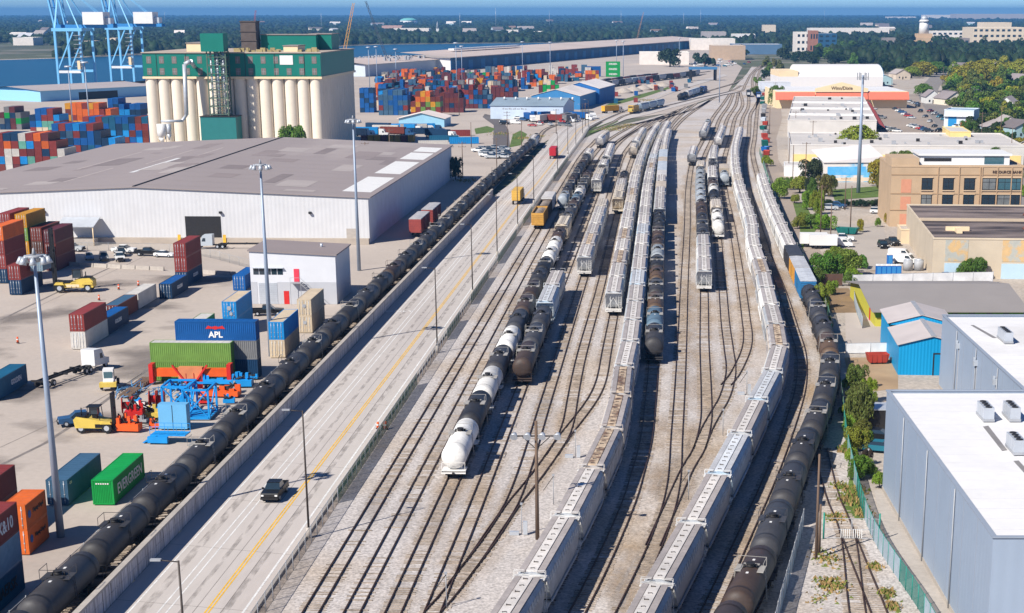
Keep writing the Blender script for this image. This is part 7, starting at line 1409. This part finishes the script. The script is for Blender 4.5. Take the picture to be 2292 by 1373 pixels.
g = G(915, 55); t = thing('arena', 'green domed arena roof on the left horizon', 'arena', (g.x, g.y, 0)); part('wall', MB().cyl((0,0,0), (0,0,16), 38, n=24), M['white'], t); part('dome', MB().lathe([(0,39),(5,32),(9,20),(11,5)], (0,0,16), 'Z', 24), mat('arena_green', alb((130,205,195)), .6, .05), t)
for i, (px, py, h) in enumerate(((370,56,75),(1030,70,70),(1110,66,90),(1230,62,80),(1568,58,90),(1530,62,70),(720,66,70),(1390,60,80),(300,60,70),(1845,50,90))): t = thing('radio_mast', f'thin distant radio mast, {ordn(i+1)} on the horizon', 'mast', at(px, py), 0, 'radio masts'); q = MB(); q.cyl((0,0,0), (0,0,h*.7), .7, .35, 5); part('mast', q, M['lgrey'], t)
for i, (px, py, lb) in enumerate(((1545,181,'blue gantry shelter over the far sidings'),)):
    t = thing('rail_gantry', lb, 'gantry', at(px, py, 0), R(8)); q = MB(); q.box(0, 22, 0, 8, 8.5, 10.5); part('roof', q, mat('gantry_blue', alb((75,130,175)), .6, .06), t); [part('leg', MB().bx((x,y,4.25), (1.2,1.2,8.5)), M['dark'], t) for x in (1, 21) for y in (1, 7)]
for i in range(26): car(rc.choice(['sedan','suv','pickup','van']), rc.uniform(1545, 1680), rc.uniform(138, 152), R(rc.uniform(0, 90)), rc.choice(CW), f'vehicle in the far car park, {ordn(i+1)} of those before the tan hall', 'cars in the far car park')
for i in range(24): car(rc.choice(['sedan','suv','pickup']), 1070 + rc.uniform(0, 60) + (i // 12) * 15, 335 + (i % 12) * 1.8, R(rc.uniform(60, 80)), rc.choice(['white','white','silver','dark']), f'parked car beside the tank train end, {ordn(i+1)} of the group', 'cars beside the tank train end')
for i in range(34): car(rc.choice(['sedan','suv','pickup','van']), rc.uniform(1120, 1300), rc.uniform(263, 284), R(rc.uniform(0, 90)), rc.choice(CW), f'vehicle in the lot before the blue warehouse, {ordn(i+1)} of the group', 'vehicles before the blue warehouse')
for i in range(8): cont(nl(808 + 15*i, 318), ['red','amber','amber','red','amber','amber','red','amber'][i], f'short container, {ordn(i+1)} from the silo in the red and yellow row', L_=6.06, h=2.59, lod=1, group='short containers behind the warehouse')
for i, (px, py, c, lb) in enumerate(((955,318,'teal','teal container behind the warehouse back edge'),(905,300,'navy','dark blue container in front of the pale shed'),(830,296,'teal','teal container right of the silo base'),(870,290,'blue','blue container left of the pale shed'),(1000,322,'sky','bright blue container at the warehouse back corner'),(930,330,'white','white trailer box behind the warehouse roof'),(985,305,'red','red container with white panel near the pale shed'))): cont(nl(px, py), c, lb, h=2.59, lod=1, rz=-R(80), group='containers behind the warehouse')
train_red = [BK.spawn('boxcar', tuple(G(940 + 26*i, 522 - 22*i)), -R(1.66), lb, 'boxcar', 'boxcars by the warehouse', {'a': (.30,.06,.05,.05), 'r': (.42,.41,.41), 'd': (.30,.06,.05,.05)}) for i, lb in enumerate(('red boxcar with pale roof beside the warehouse, nearer','red boxcar beside the warehouse, farther'))]
# ------------------------------------------------------------------ trees
import numpy as np
def leafmat(name, oc=True, rgb=(.06,.10,.02)):
    m = bpy.data.materials.new(name); m.use_nodes = True; n = m.node_tree.nodes; L = m.node_tree.links.new; b = n['Principled BSDF']; b.inputs['Roughness'].default_value = .6; b.inputs['Specular IOR Level'].default_value = .2
    gi = n.new('ShaderNodeNewGeometry'); oi = n.new('ShaderNodeObjectInfo'); h = n.new('ShaderNodeHueSaturation')
    def rng(a, c, d):
        t = n.new('ShaderNodeMapRange'); t.inputs[3].default_value = c; t.inputs[4].default_value = d; L(a, t.inputs[0]); return t.outputs[0]
    L(rng(gi.outputs['Random Per Island'], .55, 1.45), h.inputs['Value']); L(rng(gi.outputs['Random Per Island'], .475, .52), h.inputs['Hue'])
    if oc: L(oi.outputs['Color'], h.inputs['Color'])
    else: h.inputs['Color'].default_value = rgb + (1,)
    L(h.outputs[0], b.inputs['Base Color']); tr = n.new('ShaderNodeBsdfTranslucent'); L(h.outputs[0], tr.inputs[0]); mx = n.new('ShaderNodeMixShader'); mx.inputs[0].default_value = .22
    L(b.outputs[0], mx.inputs[1]); L(tr.outputs[0], mx.inputs[2]); L(mx.outputs[0], n['Material Output'].inputs['Surface']); return m
M['leaf'] = leafmat('foliage'); M['bark'] = mat('bark', (.10,.075,.055), .9, .3, 2)
def crown(seed, nl_, nleaf, leaf, flat_=.75):
    r = np.random.RandomState(seed); lob = []
    for k in range(nl_):
        a = r.uniform(0, 2*np.pi); d = r.uniform(0, .78) ** .8; lob.append((d*np.cos(a), d*np.sin(a), r.uniform(.28, 1.08)*flat_*(1.15-.45*d) , r.uniform(.18, .42)))
    P = []; N = []
    for k in range(nleaf):
        x, y, z, R_ = lob[r.randint(nl_)]; v = r.normal(size=3); v /= np.linalg.norm(v)
        if v[2] < -.55: v[2] *= -1
        rad = R_ * r.uniform(.72, 1.06) ; P.append((x+v[0]*rad, y+v[1]*rad, z+v[2]*rad*.8)); N.append(v + r.normal(size=3)*.55)
    P = np.array(P); N = np.array(N); N /= np.linalg.norm(N, axis=1)[:, None]; U = np.cross(N, r.normal(size=N.shape)); U /= np.linalg.norm(U, axis=1)[:, None]; V = np.cross(N, U); s = leaf * r.uniform(.6, 1.3, size=(nleaf, 1))
    vs = np.stack([P-U*s-V*s*.6, P+U*s-V*s*.6, P+U*s*.7+V*s*.7, P-U*s*.7+V*s*.7], 1).reshape(-1, 3)
    me = bpy.data.meshes.new('crown'); me.vertices.add(len(vs)); me.vertices.foreach_set('co', vs.ravel()); me.loops.add(len(vs)); me.loops.foreach_set('vertex_index', np.arange(len(vs))); me.polygons.add(nleaf); me.polygons.foreach_set('loop_start', np.arange(0, len(vs), 4)); me.polygons.foreach_set('loop_total', np.full(nleaf, 4)); me.update(); me.validate(); me.materials.append(M['leaf'])
    return me, lob
def trunk(lob, h=.42, seed=0):
    q = MB(); q.cyl((0,0,-.02), (0,0,h), .075, .05, 7)
    for (x, y, z, R_) in lob[:6]: q.cyl((0,0,h*.8), (x*.8,y*.8,z), .04, .015, 5)
    return q.mesh('trunk', M['bark'])
CRN = [crown(s, nl_, n_, lf, fl) for s, nl_, n_, lf, fl in ((1,14,2200,.06,.75),(2,16,2400,.058,.8),(3,13,2000,.064,.7),(4,18,2600,.056,.85),(5,17,6000,.036,.8),(6,20,6600,.034,.9),(7,15,5200,.038,.7))]
TRK = [trunk(c[1]) for c in CRN]
OAK = (.038,.066,.022); GRN = (.10,.175,.028); YEL = (.27,.27,.03); LIME = (.19,.265,.03); DARK = (.028,.05,.026); OLV = (.13,.15,.035)
tr_ = random.Random(5)
def tree(px, py, wpx, hpx, col, label, v=None, name='tree', cat='tree', group=None, z=-.05):
    g = G(px, py); sc = g.y * .97 / 3800.0; r = wpx * sc / 2; h = hpx * sc; v = tr_.randrange(4) if v is None else v
    t = thing(name, label, cat, (g.x, g.y, z), tr_.uniform(0, 6.28), group); t.scale = (r, r, h * .82)
    c = tuple(x * tr_.uniform(.85, 1.15) for x in col); ob('crown', CRN[v][0], t, color=c); ob('trunk', TRK[v], t); return t
tree(1924, 965, 72, 130, OLV, 'tall olive green shrub tree before the grey building', 5, z=-.3); tree(1915, 1010, 62, 70, LIME, 'bright green shrub below the tall shrub tree', 4); tree(1922, 1072, 60, 62, GRN, 'rounded shrub beside the teal fence', 5); tree(1968, 1092, 40, 62, LIME, 'green shrub against the grey building wall', 6); tree(1940, 1040, 34, 46, (.07,.05,.03), 'reddish brown shrub beside the teal fence', 4)
for i, (px, py, w_, h_, c, lb) in enumerate(((1850,622,80,68,GRN,'large green shrub behind the blue boxcar'),(1895,618,80,66,LIME,'large green shrub right of the first'),(1925,600,54,46,GRN,'green shrub near the lamp pole'),(1838,690,40,70,LIME,'yellow green shrub along the fence by the tank train'),(1900,640,36,34,GRN,'small shrub at the white fence end'),(2162,625,46,66,GRN,'left upright green tree before the tan warehouse'),(2188,625,54,60,GRN,'right upright green tree before the tan warehouse'),(2278,598,50,56,LIME,'green tree at the right edge by the tan warehouse'),(1815,512,64,50,GRN,'green shrub mass beside the frontage lane'),(1845,515,56,42,LIME,'green shrub left of the dumpster'),(1790,512,40,30,LIME,'low green shrub by the lane'),(1826,480,34,80,LIME,'slim bright green tree by the lane'),(1846,440,44,60,OLV,'loose green tree left of the lawn'),(1812,440,30,50,DARK,'dark conical shrub beside the lane'),(1790,432,60,56,LIME,'yellow green tree by the white annex'),(1822,405,70,58,OAK,'dark rounded tree left of the mural'),(1745,445,44,50,LIME,'green tree next to the tank train fence'),(1717,372,28,36,LIME,'small green tree beside the hopper train end'),(1737,238,36,54,GRN,'green tree left of the supermarket'),(1975,430,30,60,OLV,'slim tree left of the brick building'),(1800,355,40,36,GRN,'palm like tree before the yellow wall'),(1925,520,20,36,YEL,'small yellow tree in the bank car park'),(2030,660,30,30,GRN,'small tree behind the white fence')) ): tree(px, py, w_, h_, c, lb, 4 + i % 3)
tree(1917, 348, 112, 70, YEL, 'big yellow green tree before the strip mall', 5); tree(1972, 418, 84, 74, YEL, 'yellow green tree between mural and brick building', 4); tree(2022, 380, 70, 50, GRN, 'green tree behind the brick building roof', 4); tree(658, 362, 72, 96, GRN, 'spreading green tree before the grain silos', 4); tree(-6, 500, 50, 60, OAK, 'dark tree at the left edge before the warehouse', 4); tree(1020, 402, 34, 60, DARK, 'dark tree at the warehouse back corner', 4); tree(1500, 150, 60, 44, DARK, 'dark tree beside the white sloping hall', 3); tree(1578, 148, 50, 40, DARK, 'dark tree left of the tan hall', 2); tree(1660, 128, 40, 26, DARK, 'dark tree above the far sidings', 1)
BT_ = [(2066,172,70,34,YEL,'round yellow topped tree above the cream houses'),(2096,168,56,30,GRN,'green round tree between the yellow ones'),(2040,175,50,26,LIME,'low bright tree left of the yellow tree'),(2182,186,96,50,YEL,'largest yellow crowned tree right of centre'),(2212,180,90,48,YEL,'yellow crowned tree beside the largest one'),(2286,178,70,46,YEL,'yellow crowned tree at the right edge'),(2068,215,50,28,GRN,'green tree left of the cream houses')]
for (px, py, w_, h_, c, lb) in BT_: tree(px, py, w_, h_, c, lb, 5)
for i, (px, py, w_, h_, c) in enumerate(((1900,940,40,52,LIME),(1905,1040,38,44,LIME),(1897,985,30,40,OLV),(1935,1000,40,50,GRN),(1950,1068,34,36,GRN),(1910,905,44,60,OLV),(1945,900,44,70,LIME),(1870,600,60,52,LIME),(1828,600,40,40,GRN),(1862,660,34,40,LIME),(1852,740,26,36,LIME),(1800,498,36,34,LIME),(1915,870,60,70,OLV),(1935,925,56,66,LIME),(1893,930,36,46,GRN),(1903,965,44,50,LIME),(1928,985,50,54,OLV),(1899,1010,34,40,LIME),(1935,1055,46,44,LIME),(1910,1075,34,36,GRN),(1897,870,30,40,LIME),(1945,955,40,46,GRN))): tree(px, py, w_, h_, c, f'leafy shrub, {ordn(i+1)} of the hedge along the eastern fence', 4 + i % 3, group='hedge along the eastern fence')
k = 0
for i in range(210):
    px = tr_.uniform(2095, 2305); py = tr_.uniform(170, 352)
    ax = 2085 + (py - 225) * 1.13 if py > 225 else 2085                       # keep the avenue clear
    if px < ax + 34: continue
    if 2100 < px < 2165 and 245 < py < 290: continue
    k += 1; tree(px, py, tr_.uniform(34, 60), tr_.uniform(26, 44), tr_.choice([OAK, OAK, GRN, GRN, LIME, OLV, YEL]), f'garden tree, {ordn(k)} of the trees right of the avenue', group='trees right of the avenue')
k = 0
for i in range(120):
    px = tr_.uniform(1745, 2300); py = tr_.uniform(104, 172) if px > 1975 else tr_.uniform(104, 150)
    if px < 1880 and py < 122: continue
    k += 1; tree(px, py, tr_.uniform(26, 46), tr_.uniform(18, 30), tr_.choice([OAK, OAK, DARK, DARK, GRN]), f'dark oak, {ordn(k)} in the wooded band under the skyline', group='wooded band under the skyline')
for i, (px, py) in enumerate(((1690,215),(1712,178),(1722,165),(1700,190),(1745,160),(1716,152),(1735,150))): tree(px, py, 26, 24, tr_.choice([GRN, DARK, OLV]), f'small tree, {ordn(i+1)} along the throat on the right', group='trees along the throat')
for i in range(12): tree(1842 + 12.2*i, 462, 26, 17, DARK if i % 3 else OAK, f'clipped dark hedge plant, {ordn(i+1)} from left between lawn and car park', 4 + i % 3, name='hedge_plant', cat='hedge', group='hedge between lawn and car park')
for i, (px, py, w_, h_, c) in enumerate(((1806,470,34,52,LIME),(1818,455,26,60,GRN),(1838,470,26,66,LIME),(1832,495,30,60,LIME),(1862,430,30,40,OLV),(1778,455,30,30,LIME),(1770,425,30,34,GRN),(1858,620,56,50,LIME),(1910,628,44,44,LIME),(1878,612,60,58,GRN),(1832,640,34,44,GRN),(1843,705,30,50,LIME),(1985,500,18,28,YEL),(1965,508,16,22,LIME),(2290,440,30,40,LIME),(2205,320,50,40,OAK),(2170,350,44,40,GRN),(2190,360,50,44,OAK),(2165,300,40,36,GRN),(2225,372,40,44,GRN),(2262,350,46,44,OAK))): tree(px, py, w_, h_, c, f'planted tree, {ordn(i+1)} of the loose planting beside lane and avenue', 4 + i % 3, group='loose planting beside lane and avenue')
# shrubs and weeds along the fences
q = MB(); wr = random.Random(9); vs = []
def weed_patch(px, py, w_, n_, hh):
    g = G(px, py)
    for k in range(n_):
        x, y = g.x + wr.gauss(0, w_), g.y + wr.gauss(0, w_*1.8); a = wr.uniform(0, 6.28); s = wr.uniform(.12, .3); h = hh * wr.uniform(.4, 1.2)
        q.add([(x-s*math.cos(a), y-s*math.sin(a), 0), (x+s*math.cos(a), y+s*math.sin(a), 0), (x+s*.4*math.cos(a)+wr.uniform(-.2,.2), y+s*.4*math.sin(a), h)], [(0,1,2)], wr.randrange(2))
for px, py, w_, n_, hh in ((1860,1310,.7,260,.35),(1850,1250,.8,160,.3),(1905,1120,.6,300,.5),(1918,1100,.5,260,.5),(1930,1150,.4,200,.4),(1870,1160,.5,120,.4),(1960,1270,.35,90,.4),(1985,1330,.35,110,.45),(2000,1360,.3,100,.5),(1835,1340,.6,60,.2),(1880,1090,.4,120,.5),(1890,1010,.4,160,.6),(1370,290,3,300,.5),(1390,285,3,300,.5),(1410,280,2,200,.4),(1200,305,2,150,.6),(1170,310,2,160,.6),(1450,225,4,240,.5),(1120,300,3,160,.5),(1045,405,2,120,.6)): weed_patch(px, py, w_, n_, hh)
tag(ob('weeds', q.mesh('weeds', [mat('dry_weed', (.33,.22,.09), .9, .3, 2), mat('green_weed', (.13,.17,.03), .9, .3, 2)])), 'dry and green weeds growing along fences and tracks', 'weeds', kind='stuff')
# ------------------------------------------------------------------ far forest
BK_ = [(-9000,1300),(-760,1900),(-652,2099),(-390,2957),(-56,3172),(300,3434),(900,3620),(9000,3800)]; NB_ = [(60,2950),(420,3350),(900,3500),(9000,3600)]
def interp(T, x):
    for a, b in zip(T, T[1:]):
        if a[0] <= x <= b[0]: return a[1] + (b[1]-a[1]) * (x-a[0]) / (b[0]-a[0])
    return T[0][1]
fr2 = np.random.RandomState(3); TX = []
Y = 1680.0
CLR = [(G(px, py), rad) for px, py, rad in ((915,55,60),(2066,105,40),(2230,100,110),(2130,92,90),(2105,44,160),(1900,80,130),(2080,104,110),(1722,82,40),(920,78,80),(52,102,50),(250,108,30),(200,112,30),(875,72,50),(980,82,30),(2215,46,300),(1595,112,90),(1630,134,70),(1695,122,80),(1800,118,60),(1850,118,60),(1480,145,100),(1598,96,60),(1665,92,60),(2020,44,120))] + fspots
while Y < 19000:
    f = Y / 2500.0; dx = 8.5 * f ** .9; x = -.40 * Y
    while x < .275 * Y:
        x += dx * fr2.uniform(.5, 1.5); y = Y + fr2.uniform(-.6, .6) * 28 * (Y/2000) ** 1.3
        ok = y > interp(BK_, x) + 18 or (x > 60 + max(0, (2950-y)) * .14 + 60 and y < interp(NB_, max(60, x)) - 40 and y > 1700)
        if not ok: continue
        if any(abs(x - c.x) < rd and -rd*2.2 < y - c.y < rd for c, rd in CLR): continue
        if math.sin(x*.0031+1.3) * math.sin(y*.0017+.4) + .5*math.sin(x*.009+y*.004) > .86: continue
        TX.append((x, y, fr2.uniform(4.5, 8.5) * f ** .55, fr2.uniform(7, 15) * (1 if y < 9000 else 1.25)))
    Y += 26 * (Y / 2000) ** 1.25
TX = np.array(TX); nT = len(TX); ring = 7
tpl = []
for (zz, rr2) in ((.12, .75), (.45, 1.0), (.78, .72)):
    for k in range(ring): a = 2*np.pi*(k + .5*(zz > .4))/ring; tpl.append((rr2*np.cos(a), rr2*np.sin(a), zz))
tpl.append((0, 0, 1.0)); tpl = np.array(tpl); nv = len(tpl)
V = tpl[None] * fr2.uniform(.72, 1.28, size=(nT, nv, 1)); V[:, :, 0] = V[:, :, 0] * TX[:, 2:3] + TX[:, 0:1]; V[:, :, 1] = V[:, :, 1] * TX[:, 2:3] + TX[:, 1:2]; V[:, :, 2] = V[:, :, 2] * TX[:, 3:4] - .3
fs = []
for j in range(2):
    for k in range(ring): k2 = (k+1) % ring; fs.append((j*ring+k, j*ring+k2, (j+1)*ring+k2)); fs.append((j*ring+k, (j+1)*ring+k2, (j+1)*ring+k))
for k in range(ring): fs.append((2*ring+k, 2*ring+(k+1) % ring, 3*ring))
fs = np.array(fs); FA = (fs[None] + (np.arange(nT)*nv)[:, None, None]).reshape(-1, 3)
me = bpy.data.meshes.new('far_forest'); me.vertices.add(nT*nv); me.vertices.foreach_set('co', V.ravel()); me.loops.add(FA.size); me.loops.foreach_set('vertex_index', FA.ravel()); me.polygons.add(len(FA)); me.polygons.foreach_set('loop_start', np.arange(0, FA.size, 3)); me.polygons.foreach_set('loop_total', np.full(len(FA), 3)); me.update(); me.validate(); me.materials.append(leafmat('forest_leaf', False, (.026,.045,.017)))
tag(ob('far_forest', me), 'wooded plain stretching to the horizon beyond the river', 'forest', kind='stuff'); print('far trees', nT)
# ------------------------------------------------------------------ haze
hz = MB(); hz.box(-26200, 26200, -700, 26300, -1.4, 96); hm = bpy.data.materials.new('haze'); hm.use_nodes = True; hn = hm.node_tree.nodes; hn.remove(hn['Principled BSDF'])
pv = hn.new('ShaderNodeVolumePrincipled'); pv.inputs['Color'].default_value = (.14, .42, .85, 1); pv.inputs['Density'].default_value = 8.0e-5; pv.inputs['Anisotropy'].default_value = 0.0
hm.node_tree.links.new(pv.outputs[0], hn['Material Output'].inputs['Volume']); tag(ob('haze', hz.mesh('haze', hm)), 'thin blue summer haze over the whole plain', 'haze', kind='stuff')
# end
